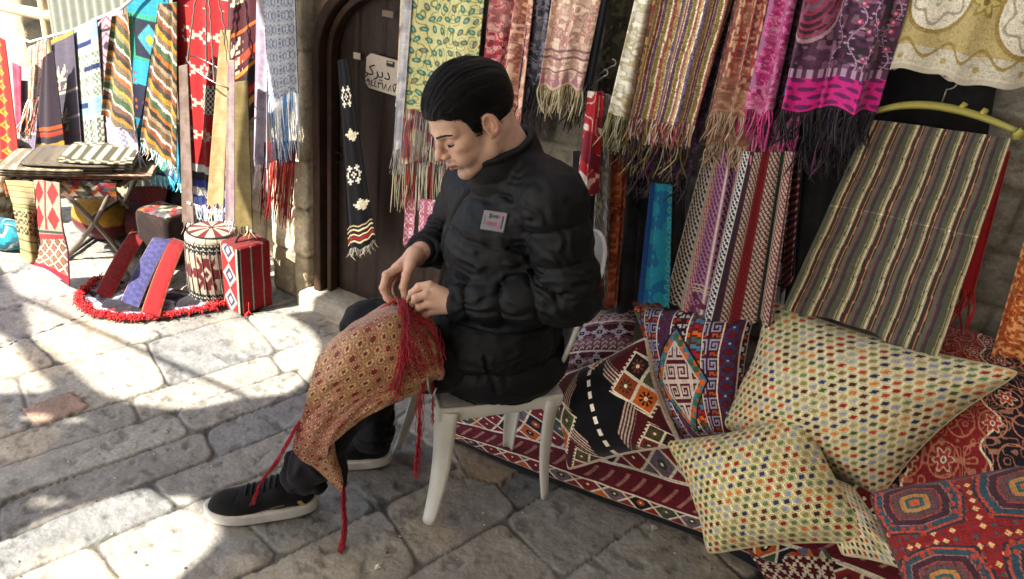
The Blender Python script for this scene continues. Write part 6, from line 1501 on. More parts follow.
def cran(p): return s_ell(p, (-.012, 0, .045), (.098, .0755, .092))
def f_head(p):
    d = cran(p)
    d = smin(d, s_ell(p, (.035, 0, -.025), (.058, .056, .082)), .02)
    d = smin(d, s_ell(p, (.058, 0, .045), (.036, .056, .04)), .02)       # forehead
    for s in (1, -1):
        d = smin(d, s_cone(p, (-.004, s*.050, -.045), (.012, s*.046, -.072), .016, .014), .02)    # jaw angle
        d = smin(d, s_cone(p, (.012, s*.046, -.072), (.074, s*.014, -.098), .015, .015), .016)
        d = smin(d, s_ell(p, (.064, s*.043, -.016), (.020, .018, .016)), .018)                    # cheekbone
        d = smin(d, s_ell(p, (.068, s*.030, -.048), (.020, .020, .026)), .016)
    d = smin(d, s_ell(p, (.080, 0, -.098), (.016, .018, .014)), .014)                              # chin
    # brow
    d = smin(d, s_chain(p, [(.070, -.046, .020), (.088, -.022, .024), (.089, 0, .020), (.088, .022, .024), (.070, .046, .020)], [.010, .010, .009, .010, .010]), .012)
    for s in (1, -1):                                                                              # sockets and lids
        d = smax(d, -s_ell(p, (.095, s*.031, .003), (.018, .018, .012)), .010)
        d = smin(d, s_ell(p, (.0745, s*.0315, .003), (.0135, .0150, .0125)), .003)
        d = smax(d, -s_chain(p, [(.0885, s*.018, -.0040), (.0895, s*.031, -.0075), (.083, s*.045, -.0045)], [.0011, .0014, .001]), .002)
    # nose
    d = smin(d, s_chain(p, [(.088, 0, .018), (.099, 0, .002), (.1095, 0, -.018), (.1155, 0, -.0265)], [.0065, .0075, .0085, .0098]), .010)
    d = smin(d, s_ell(p, (.102, 0, -.034), (.014, .009, .006)), .006)
    for s in (1, -1):
        d = smin(d, s_ell(p, (.1015, s*.0125, -.030), (.0105, .0068, .0078)), .005)
        d = smax(d, -s_ell(p, (.108, s*.0065, -.0385), (.005, .0032, .004)), .002)
        d = smax(d, -s_cone(p, (.098, s*.020, -.034), (.088, s*.030, -.054), .0015, .001), .006)  # fold beside the mouth
    # mouth
    d = smin(d, s_ell(p, (.084, 0, -.058), (.020, .026, .022)), .010)
    d = smin(d, s_chain(p, [(.090, -.022, -.0605), (.1005, -.007, -.0555), (.1010, 0, -.0565), (.1005, .007, -.0555), (.090, .022, -.0605)], [.0025, .0050, .0045, .0050, .0025]), .004)
    d = smin(d, s_chain(p, [(.090, -.020, -.0635), (.0985, 0, -.0680), (.090, .020, -.0635)], [.0025, .0062, .0025]), .004)
    d = smax(d, -s_chain(p, [(.0915, -.024, -.0615), (.1050, 0, -.0610), (.0915, .024, -.0615)], [.001, .0013, .001]), .0025)
    d = smax(d, -s_ell(p, (.098, 0, -.080), (.008, .015, .006)), .008)
    # ears
    for s in (1, -1):
        yb = s*.0735; R = np.stack([[.96, s*-.24, 0], [s*.24, .96, 0], [0, 0, 1]], 1)
        e = s_ell(p, (-.008, yb+s*.007, .0), (.0185, .0085, .031), R)
        e = smax(e, -s_ell(p, (-.0045, yb+s*.0135, .004), (.0125, .0085, .021), R), .0025); e = smin(e, s_chain(p, [(-.012, yb+s*.010, .014), (-.013, yb+s*.0095, -.004), (-.006, yb+s*.008, -.014)], [.0022, .0026, .0022]), .002)
        e = smin(e, s_ell(p, (.003, yb+s*.004, -.004), (.004, .005, .007)), .004)
        e = smin(e, s_ell(p, (.001, yb+s*.003, -.026), (.008, .0045, .008)), .005)
        d = smin(d, e, .005)
    # neck
    d = smin(d, s_cone(p, (-.030, 0, -.02), neckL, .054, .060), .022)
    for s in (1, -1): d = smin(d, s_cone(p, (-.03, s*.045, -.035), neckL*.8+np.array([.03, s*.012, 0]), .014, .012), .02)
    return d
V1, F1 = surfnet(f_head, (-.135, -.105, -.235), (.14, .105, .155), .0023)
x, y, z = V1.T; ay = np.abs(y)
SK = hx('#cda691')
C1 = full(x, SK)
def tint(C, w, c): w = np.clip(w, 0, 1)[..., None]; return C*(1-w)+hx(c)*w
g_ = lambda cx, cy, cz, r: np.exp(-(((x-cx)**2+(ay-cy)**2+(z-cz)**2)/r**2))
C1 = tint(C1, .35*g_(.116, 0, -.028, .016), '#b0604c'); C1 = tint(C1, .22*g_(.078, .042, -.022, .024), '#b56a50'); C1 = tint(C1, .35*np.clip((ay-.075)/.008, 0, 1)*(np.abs(z) < .04), '#b5664e')
C1 = tint(C1, .30*g_(.088, .032, .004, .017), '#8a5a4a')
C1 = tint(C1, .8*((np.abs(z+.061-.0) < .0105-.28*ay) & (x > .086) & (ay < .023)), '#9c5a50')
C1 = tint(C1, .9*((np.abs(z+.0612) < .0013) & (x > .086) & (ay < .023)), '#4a2420')
lash = (np.abs(z-(-.0062+8*(ay-.031)**2)) < .0016) & (ay > .016) & (ay < .047) & (x > .070); C1 = tint(C1, .92*lash, '#1a1210')
st_n = .6+.8*vnoise(x*900, z*900+y*700, 2)
beard = np.clip((-.045-z)/.02, 0, 1)*np.clip((x+.0)/.02, 0, 1)*np.clip((.125+z)/.01, .3, 1)*(1-.9*((np.abs(z+.061) < .012) & (ay < .022)))
C1 = tint(C1, .34*beard*st_n, '#3c2a24'); C1 = tint(C1, .40*np.clip(1-np.abs(z+.047)/.006, 0, 1)*(x > .08)*(ay < .026)*st_n, '#2c1e1a')
C1 = tint(C1, .45*np.clip(1-np.hypot((x-.025)/.03, (z+.0)/.055), 0, 1)*(ay > .05)*st_n, '#3a2822')
C1 = C1*(.93+.14*fbm(x/.012, z/.012+y/.012, 3, 3))[:, None]
V1w = HW(V1)

# ---- hands (joints read off the picture, then one smooth surface each)
def hand(spec, palm, wrist, lo_pad=.03, h=.0017):
    ch = [[(B(*j[:3]), j[3]) for j in fgr] for fgr in spec]
    wr = [(B(*j[:3]), j[3]) for j in wrist]
    pm = [[(B(*j[:3]), j[3]) for j in q] for q in palm]
    def f(p):
        d = s_chain(p, [a for a, _ in wr], [r for _, r in wr], .006)
        for q in pm: d = smin(d, s_chain(p, [a for a, _ in q], [r for _, r in q], .006), .009)
        for c_ in ch:
            e = s_chain(p, [a for a, _ in c_], [r for _, r in c_], .0025)
            for a, r in c_[1:-1]: e = smin(e, s_sph(p, a, r*1.06), .003)
            d = smin(d, e, .0035)
        return d
    al = np.array([a for c_ in ch+pm+[wr] for a, _ in c_]); V, F = surfnet(f, al.min(0)-lo_pad, al.max(0)+lo_pad, h)
    C = full(V[:, 0], hx('#caa18c'))*(.92+.16*fbm(V[:, 0]/.01, V[:, 1]/.01+V[:, 2]/.01, 3, 3))[:, None]
    for c_ in ch:
        for k, (a, r) in enumerate(c_):
            dd = np.linalg.norm(V-a, axis=1)
            if k in (1, 2): C = tint(C, .25*np.exp(-(dd/.009)**2), '#9a5a48')
            if k == len(c_)-1: C = tint(C, .40*np.exp(-(dd/.010)**2), '#b5604e')
    return W(V), F, C
LH = hand([[(430, 285, .095, .0115), (419, 287, .085, .0105), (412, 293, .07, .0092), (409.5, 298.5, .058, .0080)],
           [(427, 294, .108, .0112), (416, 298, .105, .0105), (413.5, 304, .088, .0092), (418, 307, .074, .0080)],
           [(429, 303, .112, .0108), (419.5, 307.5, .108, .0100), (418, 312, .090, .0088), (423, 314, .078, .0078)],
           [(433, 311, .108, .0100), (425.5, 315, .104, .0090), (425, 318.5, .090, .0080), (430, 319, .080, .0070)],
           [(438, 292, .070, .0135), (425, 291, .052, .0115), (415, 296, .042, .0100), (409, 300, .044, .0082)]],
          [[(450, 300, .115, .024), (430, 286, .095, .0125)], [(450, 301, .115, .024), (427, 295, .108, .0125)], [(450, 303, .115, .024), (429, 304, .112, .0125)], [(450, 305, .115, .022), (433, 311, .108, .012)], [(446, 300, .09, .02), (438, 292, .070, .0135)]],
          [(480, 306, .14, .030), (462, 303, .125, .027), (450, 302, .115, .025)])
RH = hand([[(399, 267, -.030, .0118), (386.5, 275, -.018, .0108), (383, 288, -.006, .0096), (387, 298, .002, .0088), (392, 304, .010, .0078)],
           [(396, 268, -.052, .0118), (386, 279, -.046, .0106), (384, 291, -.034, .0094), (389, 300, -.022, .0082)],
           [(396, 271, -.074, .0110), (388, 283, -.072, .0100), (388, 294, -.058, .0090), (393, 301, -.044, .0080)],
           [(399, 275, -.092, .0100), (393, 286, -.090, .0090), (394, 295, -.078, .0080), (398, 300, -.066, .0072)],
           [(411, 264, -.022, .0145), (406.5, 275, -.008, .0125), (403.5, 287, .004, .0108), (405, 297.5, .012, .0086)]],
          [[(415, 256, -.065, .024), (399, 267, -.030, .0130)], [(415, 256, -.07, .024), (396, 268, -.052, .013)], [(416, 257, -.075, .023), (396, 271, -.074, .0125)], [(417, 258, -.08, .021), (399, 275, -.092, .0115)], [(415, 256, -.055, .022), (411, 264, -.022, .015)]],
          [(432, 246, -.115, .030), (422, 251, -.085, .028), (415, 255, -.068, .025)])

# ---- joints of the figure
shL, elL, wrL = np.array([-.075, .175, .975]), np.array([-.135, .235, .760]), B(456, 303, .12)
shR, elR, wrR = np.array([.040, -.170, .895]), np.array([.085, -.255, .690]), B(424, 250, -.09)
hipL, knL, anL = np.array([-.06, .095, .475]), B(368, 364, .115), B(306, 474, .112)
hipR, knR, anR = np.array([-.06, -.095, .475]), B(368, 325, -.11), B(374, 432, -.115)
PEL, CHE, NK = np.array([-.085, 0, .49]), np.array([-.02, .0, .80]), np.array([-.02, .0, .985])
def f_body(p):
    d = s_ell(p, (-.05, 0, .50), (.10, .14, .08))
    d = smin(d, s_ell(p, (-.035, 0, .68), (.095, .13, .20)), .05)
    d = smin(d, s_ell(p, (-.02, 0, .85), (.09, .14, .12)), .05)
    for a, b, c, ra, rb, rc in ((shL, elL, wrL, .042, .034, .024), (shR, elR, wrR, .042, .034, .024), (hipL, knL, anL, .062, .044, .03), (hipR, knR, anR, .062, .044, .03)):
        d = smin(d, s_chain(p, [a, b, c], [ra, rb, rc], .02), .03)
    for an in (anL, anR):
        d = smin(d, s_cone(p, an, an+np.array([0, 0, -.01]), .026, .024), .02)
    return d
V3, F3 = surfnet(f_body, (-.25, -.36, .0), (.85, .36, 1.06), .009)
C3 = full(V3[:, 0], SK)
VV = [V1w, LH[0], RH[0], W(V3)]; off = np.cumsum([0]+[len(v) for v in VV])
FF = np.concatenate([F1+off[0], LH[1]+off[1], RH[1]+off[2], F3+off[3]])
man = mesh('person', np.concatenate(VV), FF, MT['skin'], None, np.concatenate([C1, LH[2], RH[2], C3]))
meta(man, 'young man with slicked black hair in a black puffer jacket, seated and knotting red tassels', 'person')

# ---- hair
hl_x = np.array([-.14, -.075, -.045, -.030, -.018, .004, .012, .030, .036, .046, .062, .080, .14]); hl_z = np.array([-.062, -.060, -.040, -.005, .030, .030, -.012, -.012, .030, .050, .055, .068, .070])
def f_hair(p):
    x, y, z = p[..., 0], p[..., 1], p[..., 2]
    t = np.clip((z-.035)/.06, 0, 1); th = .0035+(.017-.009*np.clip(-x/.09, 0, 1))*t*t*(3-2*t)
    th = th-.008*np.clip((x-.075)/.03, 0, 1)
    a = np.arctan2(y, z+.02)
    th = th+.0022*(vnoise(a*22+30, x*9+5, 2)-.5)*2*t+.0012*(vnoise(a*60+30, x*12+5, 4)-.5)*2
    d = cran(p); d = smin(d, s_ell(p, (.058, 0, .045), (.036, .056, .04)), .02)-th
    zl = np.interp(x, hl_x, hl_z)+.004*(vnoise(x*160+50, y*160+50, 3)-.5)
    d = smax(d, -(z-zl), .004)
    d = smax(d, .058-np.abs(y), .004)*(z < .02)+d*(z >= .02) if False else d
    return d
Vh, Fh = surfnet(f_hair, (-.15, -.12, -.075), (.13, .12, .175), .0026)
Ch = full(Vh[:, 0], hx('#0b090a'))*(.75+.5*vnoise(np.arctan2(Vh[:, 1], Vh[:, 2]+.02)*40+30, Vh[:, 0]*14+5, 3))[:, None]
hair = mesh('hair', HW(Vh), Fh, MT['hair'], man, Ch)
from mathutils.bvhtree import BVHTree
bt = BVHTree.FromPolygons([tuple(v) for v in Vh], [tuple(int(i) for i in f) for f in Fh])
mb = MB()
def hairstrand(a, x0, x1, lift):
    xs_ = np.linspace(x0, x1, 9); pts_ = []
    for i, xx in enumerate(xs_):
        aa = a*(1+.12*(i/8)); dr = Vector((0, math.sin(aa), math.cos(aa))); h = bt.ray_cast(Vector((xx, 0, .01))+dr*.3, -dr)
        if h[0] is None: continue
        pts_.append(np.array(h[0])+np.array(h[1])*lift*(1 if i < 8 else 0))
    return pts_
for _ in range(900):
    a = rng.uniform(-1.45, 1.45); x0 = rng.uniform(.0, .105) if rng.random() < .6 else .11-.02*rng.random(); L = rng.uniform(.05, .14)
    pts_ = hairstrand(a, x0, max(x0-L, -.115), rng.uniform(-.0002, .0012))
    if len(pts_) > 4 and all(np.linalg.norm(pts_[i+1]-pts_[i]) < .03 for i in range(len(pts_)-1)):
        mb.tube(HW(pts_), np.r_[.0002, np.full(len(pts_)-2, .0006), .0002]*1.0, 3, hx('#120e10')*rng.uniform(.5, 1.6), cap=False)
bhd = BVHTree.FromPolygons([tuple(v) for v in V1], [tuple(int(i) for i in f) for f in F1])
for _ in range(1100):
    x_ = rng.uniform(-.085, .088); s_ = rng.choice((-1, 1)); zl_ = float(np.interp(x_, hl_x, hl_z))+rng.normal()*.0025-.002
    if x_ > .06: y_ = s_*rng.uniform(0, .06); o_ = Vector((.3, y_, zl_ if True else 0)); dr = Vector((-1, 0, 0)); o_ = Vector((.3, y_, .066+rng.normal()*.002-.25*max(0, abs(y_)-.035)))
    else: o_ = Vector((x_, s_*.3, zl_)); dr = Vector((0, -s_, 0))
    h = bhd.ray_cast(o_, dr)
    if h[0] is None: continue
    p0 = np.array(h[0]); p1 = p0+np.array([-.010, 0, .010 if x_ > .03 else -.002])*rng.uniform(.6, 1.4); q = bt.find_nearest(Vector(p1)); p1 = np.array(q[0])+np.array(q[1])*.0006
    mb.tube(HW([p0, (p0+p1)/2+np.array(h[1])*.0012, p1]), [.0002, .0004, .0003], 3, hx('#120e10'), cap=False)
for _ in range(70):                                   # flyaways
    a = rng.uniform(-1.3, 1.3); p_ = hairstrand(a, rng.uniform(-.02, .10), -.10, rng.uniform(.001, .0035))
    if len(p_) > 5 and all(np.linalg.norm(p_[i+1]-p_[i]) < .03 for i in range(len(p_)-1)): mb.tube(HW(p_[:6]), .00035, 3, hx('#120e10'), cap=False)
mb.build('hair_strands', MT['hair'], hair, True)
# brows
bh = BVHTree.FromPolygons([tuple(v) for v in V1], [tuple(int(i) for i in f) for f in F1])
for s in (1, -1):
    mb = MB()
    for i in range(210):
        t = rng.random(); yy = s*(.012+.040*t); zz = .0215+.008*math.sin(t*2.4)-.004*t+rng.normal()*.0018*(1-.5*t)
        h = bh.ray_cast(Vector((.2, yy, zz)), Vector((-1, 0, 0)))
        if h[0] is None: continue
        p0 = np.array(h[0]); p1 = p0+np.array([.0012-.006*t, s*(.006+.002*t), .0015-.003*t]); h2 = bh.find_nearest(Vector(p1)); p1 = np.array(h2[0])+np.array(h2[1])*.0008
        mb.tube(HW([p0, (p0+p1)/2+np.array([.0008, 0, 0]), p1]), [.0005, .0005, .0001], 3, hx('#1a1211'), cap=False)
    mb.build('eyebrow', MT['hair'], man, True)
    mb = MB()
    for i in range(26):
        t = i/25; yy = s*(.019+.026*t); h = bh.ray_cast(Vector((.2, yy, -.0045+8*(abs(yy)-.031)**2)), Vector((-1, 0, 0)))
        if h[0] is None: continue
        p0 = np.array(h[0]); mb.tube(HW([p0, p0+[.004, s*.001*(t*2-.6), -.0022], p0+[.0065, s*.002*(t*2-.6), -.0026]]), [.0003, .00025, .0001], 3, hx('#120c0c'), cap=False)
    mb.build('eyelashes', MT['hair'], man, True)

# ---- jacket
def chain_t(p, pts_, rs):
    d = None; T = None; acc = 0
    for i in range(len(pts_)-1):
        a = np.asarray(pts_[i], np.float32); b = np.asarray(pts_[i+1], np.float32); L = np.linalg.norm(b-a)
        t = np.clip(((p-a)@(b-a))/L**2, 0, 1); e = np.linalg.norm(p-a-t[..., None]*(b-a), axis=-1)-(rs[i]+(rs[i+1]-rs[i])*t)
        tt = acc+t*L
        if d is None: d, T = e, tt
        else:
            w_ = np.clip(.5+.5*(d-e)/.03, 0, 1); T = T*(1-w_)+tt*w_; d = smin(d, e, .03)
        acc += L
    return d, T
def puff(t, sp, ph=0.): return np.sqrt(np.abs(np.sin((t/sp+ph)*math.pi))+.004)
CA = np.array([.42, .05, .90]); CA /= np.linalg.norm(CA); CC = np.array([.004, .006, 1.022])
def f_jacket(p):
    x, y, z = p[..., 0], p[..., 1], p[..., 2]
    n1 = noise3(p*np.array([1, 1, 1.6], np.float32), .055)-.5; n2 = noise3(p+3.3, .026)-.5; n3 = noise3(p+1.7, .012)-.5
    # torso
    d = s_ell(p, (-.055, .0, .47), (.180, .205, .12))
    d = smin(d, s_ell(p, (.010, .0, .500), (.178, .212, .165)), .04)
    d = smin(d, s_ell(p, (-.030, 0, .62), (.168, .195, .20)), .06)
    d = smin(d, s_ell(p, (-.018, 0, .80), (.158, .182, .17)), .06)
    d = smin(d, s_cone(p, shL+np.array([.0, -.03, -.01]), shR+np.array([.0, .03, -.01]), .080, .078), .05)
    d = smin(d, s_ell(p, (-.05, .01, .965), (.085, .10, .07)), .05)
    d = smin(d, s_cone(p, (-.045, .055, 1.020), (-.085, .150, 1.005), .052, .058), .04)
    d = smin(d, s_cone(p, (-.02, -.05, 1.0), (.02, -.14, .93), .052, .06), .04)
    zz = z+.10*x+.04*np.abs(y)
    pf_ = puff(zz, .112, .30); th_ = np.arctan2(y, x+.03); d = d-.0135*(pf_-.72)+.0035*np.exp(-(pf_/.22)**2)-.0060*(noise3(p*np.array([1, 1, .3], np.float32), .015)-.5)*np.clip(1.25-pf_, 0, 1)
    d = smax(d, (.388-.00-z)-.008*n1*2+.05*np.clip(-x, 0, 1), .02)
    # sleeves
    dl, tl = chain_t(p, [shL, elL, wrL], [.083, .069, .046]); LL = np.linalg.norm(elL-shL)
    dr_, tr = chain_t(p, [shR, elR, wrR], [.078, .064, .045]); LR = np.linalg.norm(elR-shR)
    wrk = lambda t, L: np.exp(-((t-L)/.07)**2)
    dl = dl-.0110*(puff(tl, .088, .42)-.72)+.0035*np.exp(-(puff(tl, .088, .42)/.25)**2)-.0050*(noise3(p*np.array([1, 1, .4], np.float32)+5, .015)-.5)*np.clip(1.25-puff(tl, .088, .42), 0, 1)-.0035*wrk(tl, LL)*np.sin(tl*130+n1*14)
    dr_ = dr_-.0105*(puff(tr, .082, .35)-.72)-.0050*wrk(tr, LR)*np.sin(tr*150+n1*8)
    # flat cuffs
    dl = smax(dl, (p-wrL)@((wrL-elL)/np.linalg.norm(wrL-elL)).astype(np.float32)-.010, .008)
    dr_ = smax(dr_, (p-wrR)@((wrR-elR)/np.linalg.norm(wrR-elR)).astype(np.float32)-.008, .008)
    d = smin(d, dl, .014); d = smin(d, dr_, .014)
    rd_ = 1-2*np.abs(n2); d = d-(.0026*n1+.0016*rd_*np.abs(rd_)+.0012*n3)
    # crease folds radiating from the armpit and belly
    d = d-.0045*np.sin((x*.5+z*1.2+y*.4)*105+n1*11)*np.exp(-((x-.02)**2+(y-.17)**2+(z-.70)**2)/.025)-.0028*np.sin((x*1.1-z*.7+y*.5)*85+n1*13)*np.exp(-((y-.2)**2+(z-.9)**2)/.03)-.0025*np.sin((z*1.3+x*.5)*95+n1*14)*np.exp(-((x-.1)**2+(z-.62)**2)/.012)
    # neck hole and stand-up collar
    q = p-CC.astype(np.float32); h = q@CA.astype(np.float32); rv = q-h[..., None]*CA.astype(np.float32); rr = np.linalg.norm(rv/np.array([1, .92, 1], np.float32), axis=-1)
    ring = np.maximum(np.abs(rr-.087-.10*np.clip(.03-h, 0, .1))-.0115, np.abs(h-.008)-.050)
    ring = smax(np.abs(rr-.087-.10*np.clip(.03-h, 0, .1))-.0105-.004*(puff(h, .045, .1)-.7), np.abs(h-.010)-.050, .012)-.003*n2
    open_ = s_box(p, CC+np.array([.085, -.012, .03]), (.06, .008, .10), np.eye(3), .005)
    hole = np.maximum(rr-.073, -h-.055)
    d = smax(d, -hole, .010)
    d = smin(d, ring, .010)
    # zip placket groove down the front, turned a little to his left
    yz = -.012+.02*(z-.7)
    gro = np.maximum(np.abs(y-yz)-.0035, -(x-.05)); d = smax(d, -(np.maximum(gro, -.5*(d+.014))), .006) if False else d+.013*np.exp(-((y-yz)/.0075)**2)*(x > .04)*np.clip((z-.45)/.02, 0, 1)
    # slanted side pocket
    pk = s_cone(p, (.055, .19, .565), (.02, .215, .475), .004, .004); d = d+.007*np.exp(-(np.clip(pk, 0, 1)/.005)**2)
    return d
Vj, Fj = surfnet(f_jacket, (-.27, -.37, .34), (.30, .37, 1.16), .0036)
keep = None
jacket = mesh('jacket', W(Vj), Fj, MT['nylon'], man)
bj = BVHTree.FromPolygons([tuple(v) for v in W(Vj)], [tuple(int(i) for i in f) for f in Fj])
def on_jacket(px, py):
    d = ray(px, py); d = d/np.linalg.norm(d); h = bj.ray_cast(Vector(CAM), Vector(d)); return np.array(h[0]), np.array(h[1])
# zip
mb = MB(); zs_ = np.linspace(.47, .955, 60); pz = []
for z_ in zs_:
    yz = -.012+.02*(z_-.7); a = W([.5, yz, z_]); b = W([0, yz, z_]); d = (b-a)/np.linalg.norm(b-a); h = bj.ray_cast(Vector(a), Vector(d))
    if h[0] is not None: pz.append(np.array(h[0])-d*.0012)
mb.tube(pz, .0040, 6, hx('#0c0c0e')); zp = mb.build('zip', mat('zip_teeth', '#3a3a3e', rough=.35, metal=.6), jacket, True)
# cuffs
for wr_, el_, r_ in ((wrL, elL, .038), (wrR, elR, .037)):
    mb = MB(); dd = (wr_-el_)/np.linalg.norm(wr_-el_); t = np.linspace(-.012, .018, 6); mb.tube(W([wr_+dd*a for a in t]), [r_, r_+.002, r_+.0015, r_-.001, r_-.003, r_-.007], 24); mb.build('cuff', MT['nylon'], jacket, True)
# badge on the chest
pc, pn = on_jacket(493, 221)
pts_ = [on_jacket(493+a, 221+b)[0] for a in (-9, 0, 9) for b in (-8, 0, 8)]; A_ = np.array(pts_)-np.mean(pts_, 0); _, _, vt = np.linalg.svd(A_); pn = vt[2]; pn = pn if pn@(CAM-pc) > 0 else -pn; pc = np.mean(pts_, 0)
def onpl(px, py):
    d = ray(px, py); return CAM+d*(((pc-CAM)@pn)/(d@pn))
Q = [onpl(487, 210.5), onpl(510, 213.5), onpl(504, 233.5), onpl(479, 229)]
up_ = (Q[0]+Q[1])/2-(Q[2]+Q[3])/2; rt_ = (Q[1]+Q[2])/2-(Q[0]+Q[3])/2; bw, bh_ = np.linalg.norm(rt_), np.linalg.norm(up_); rt_ /= bw; up_ = up_-rt_*(up_@rt_); up_ /= np.linalg.norm(up_); nn_ = np.cross(rt_, up_)
RB = np.stack([rt_, up_, nn_], 1); bc = sum(Q)/4+nn_*.006
mb = MB(); mb.box(bc-nn_*.004, (bw, bh_, .010), RB, hx('#5c6068'), .002); mb.box(bc+nn_*.0003, (bw*.97, bh_*.95, .0032), RB, hx('#77777c'), .001)
bd = mb.build('chest_badge', MT['enamel'], jacket)
mb = MB()
def bb(x, y, w_, h_, c): mb.box(bc+rt_*x*bw+up_*y*bh_+nn_*.0022, (w_*bw, h_*bh_, .0008), RB, hx(c))
bb(-.18, .22, .05, .26, '#23232a'); bb(.36, -.02, .05, .62, '#23232a'); bb(.28, .28, .14, .05, '#b04a6a'); bb(.28, -.33, .14, .05, '#b04a6a'); bb(.21, -.02, .03, .5, '#c27a90'); bb(-.38, 0, .02, .5, '#5a5a60')
mb.build('badge_frame', MT['enamel'], jacket)
text_mesh('badge_lettering', 'LIWIN', .0125, bc+nn_*.0024+up_*bh_*.2-rt_*bw*.0, RB, '#4a3a40', jacket, sx=.8)
text_mesh('badge_lettering', 'PRIVE', .0150, bc+nn_*.0024-up_*bh_*.18-rt_*bw*.06, RB, '#a8405a', jacket, sx=.85)

# ---- trousers
def f_trou(p):
    n1 = noise3(p, .05)-.5; n2 = noise3(p+2.2, .022)-.5
    d = s_ell(p, (-.055, 0, .485), (.15, .175, .085))
    for a, b, c, s in ((hipL, knL, anL, 1), (hipR, knR, anR, -1)):
        e, t = chain_t(p, [a, b, c], [.076, .070, .062]); L1 = np.linalg.norm(b-a); L2 = L1+np.linalg.norm(c-b)
        e = e-.006*np.exp(-((t-L1)/.08)**2)*np.sin(t*110+n1*9)-.008*np.exp(-((t-L2+.03)/.06)**2)*np.sin(t*95+n1*12+1)
        cut = (p-c)@((c-b)/np.linalg.norm(c-b)).astype(np.float32)-.040
        e = smax(e, cut, .006)
        d = smin(d, e, .025)
    return d-.008*n1-.004*n2
Vt, Ft = surfnet(f_trou, (-.26, -.28, .0), (.70, .28, .72), .0058)
tr_ = mesh('trousers', W(Vt), Ft, MT['trouser'], man)

# ---- shoes
def shoe(heel, toe, name_lat):
    """heel, toe: ground points in the sitter frame"""
    fx = toe-heel; Ls = np.linalg.norm(fx[:2]); fx = fx/np.linalg.norm(fx); ly = np.cross([0, 0, 1], fx); R = np.stack([fx, ly, [0, 0, 1]], 1)
    k = Ls/.285
    T = lambda V: W((V*k) @ R.T+heel)
    # outline half width along x
    def hwid(x):
        q_ = np.clip(x/.285, 0, 1); return .0475*np.sqrt(np.clip(1-np.abs(2*q_-1)**(2.6+1.2*(1-q_)), 0, 1))*(.80+.20*q_*q_*(3-2*q_)-.05*np.exp(-((q_-.42)/.15)**2))
    def cy(x): return .006*np.sin(np.clip(x/.285, 0, 1)*3.1)-.003
    def f_sole(p):
        x, y, z = p[..., 0], p[..., 1], p[..., 2]; w_ = hwid(np.clip(x, 0, .285))+.004
        d = np.maximum(np.abs(y-cy(x))-w_, np.maximum(-x-.002, x-.287)); lift = .010*np.clip((x-.2)/.085, 0, 1)**2
        return smax(d, np.abs(z-.0170-lift)-.0165+.0, .006)
    def f_up(p):
        x, y, z = p[..., 0], p[..., 1], p[..., 2]
        d = s_chain(p, [(.045, 0, .062), (.10, 0, .062), (.17, .003, .046), (.235, .002, .036)], [.038, .040, .036, .032], .02)
        d = smin(d, s_chain(p, [(.048, 0, .06), (.040, 0, .098)], [.036, .037], .02), .02)
        d = smin(d, s_ell(p, (.212, .003, .034), (.064, .045, .042)), .015)
        w_ = hwid(np.clip(x, 0, .285)); d = smax(d, np.abs(y-cy(x))-w_, .008)
        d = smax(d, .025-z, .003)
        d = smax(d, -s_ell(p, (.048, 0, .125), (.033, .024, .045)), .006)
        d = d+.0014*np.exp(-((x-.195-.6*np.abs(y)**1.5*4)/.002)**2)+.0012*np.exp(-(((x-.10)+.5*(z-.05))/.002)**2)*(np.abs(y) > .012)
        return d
    Vs_, Fs = surfnet(f_sole, (-.02, -.065, -.005), (.30, .065, .06), .0032); Vu, Fu = surfnet(f_up, (-.02, -.065, .01), (.30, .065, .15), .0030)
    sh = mesh('shoe', T(Vu), Fu, MT['suede'], man); mesh('sole', T(Vs_), Fs, MT['rubber'], sh)
    bs = BVHTree.FromPolygons([tuple(v) for v in Vu], [tuple(int(i) for i in f) for f in Fu])
    mb = MB()
    for i, xx in enumerate(np.linspace(.105, .178, 6)):
        row = []
        for yy in np.linspace(-.026, .026, 9):
            h = bs.ray_cast(Vector((xx+.003*math.sin(yy*60), yy, .2)), Vector((0, 0, -1)))
            if h[0] is not None: row.append(np.array(h[0])+[0, 0, .0022])
        if len(row) > 3: mb.tube(T(np.array(row)), .0034, 6, flat=.5)
    mb.build('laces', MT['suede'], sh, True)
    mb = MB(); mb.box(T(np.array([[.083, 0, .118]]))[0], (.004, .03, .028), BF@R, hx('#3a3a3e'), .001); mb.build('tongue', MT['suede'], sh)
    return sh, T, bs, R
hL = (P(317, 515, z=0)-SEAT)@BF; tL = (P(206, 527, z=0)-SEAT)@BF
dL = (tL-hL); dL[2] = 0; hL[2] = tL[2] = 0.004
tL = hL+dL/np.linalg.norm(dL)*.298; off_ = np.array([0, -.034, 0]); shoeL, TL_, bsL, RL_ = shoe(hL+off_+[-.004, 0, 0], tL+off_, 1)
hR = (P(392, 466, z=0)-SEAT)@BF; hR[2] = .004; shoeR, TR_, bsR, RR_ = shoe(hR+[0, -.02, 0], hR+[.287, -.055, 0], -1)
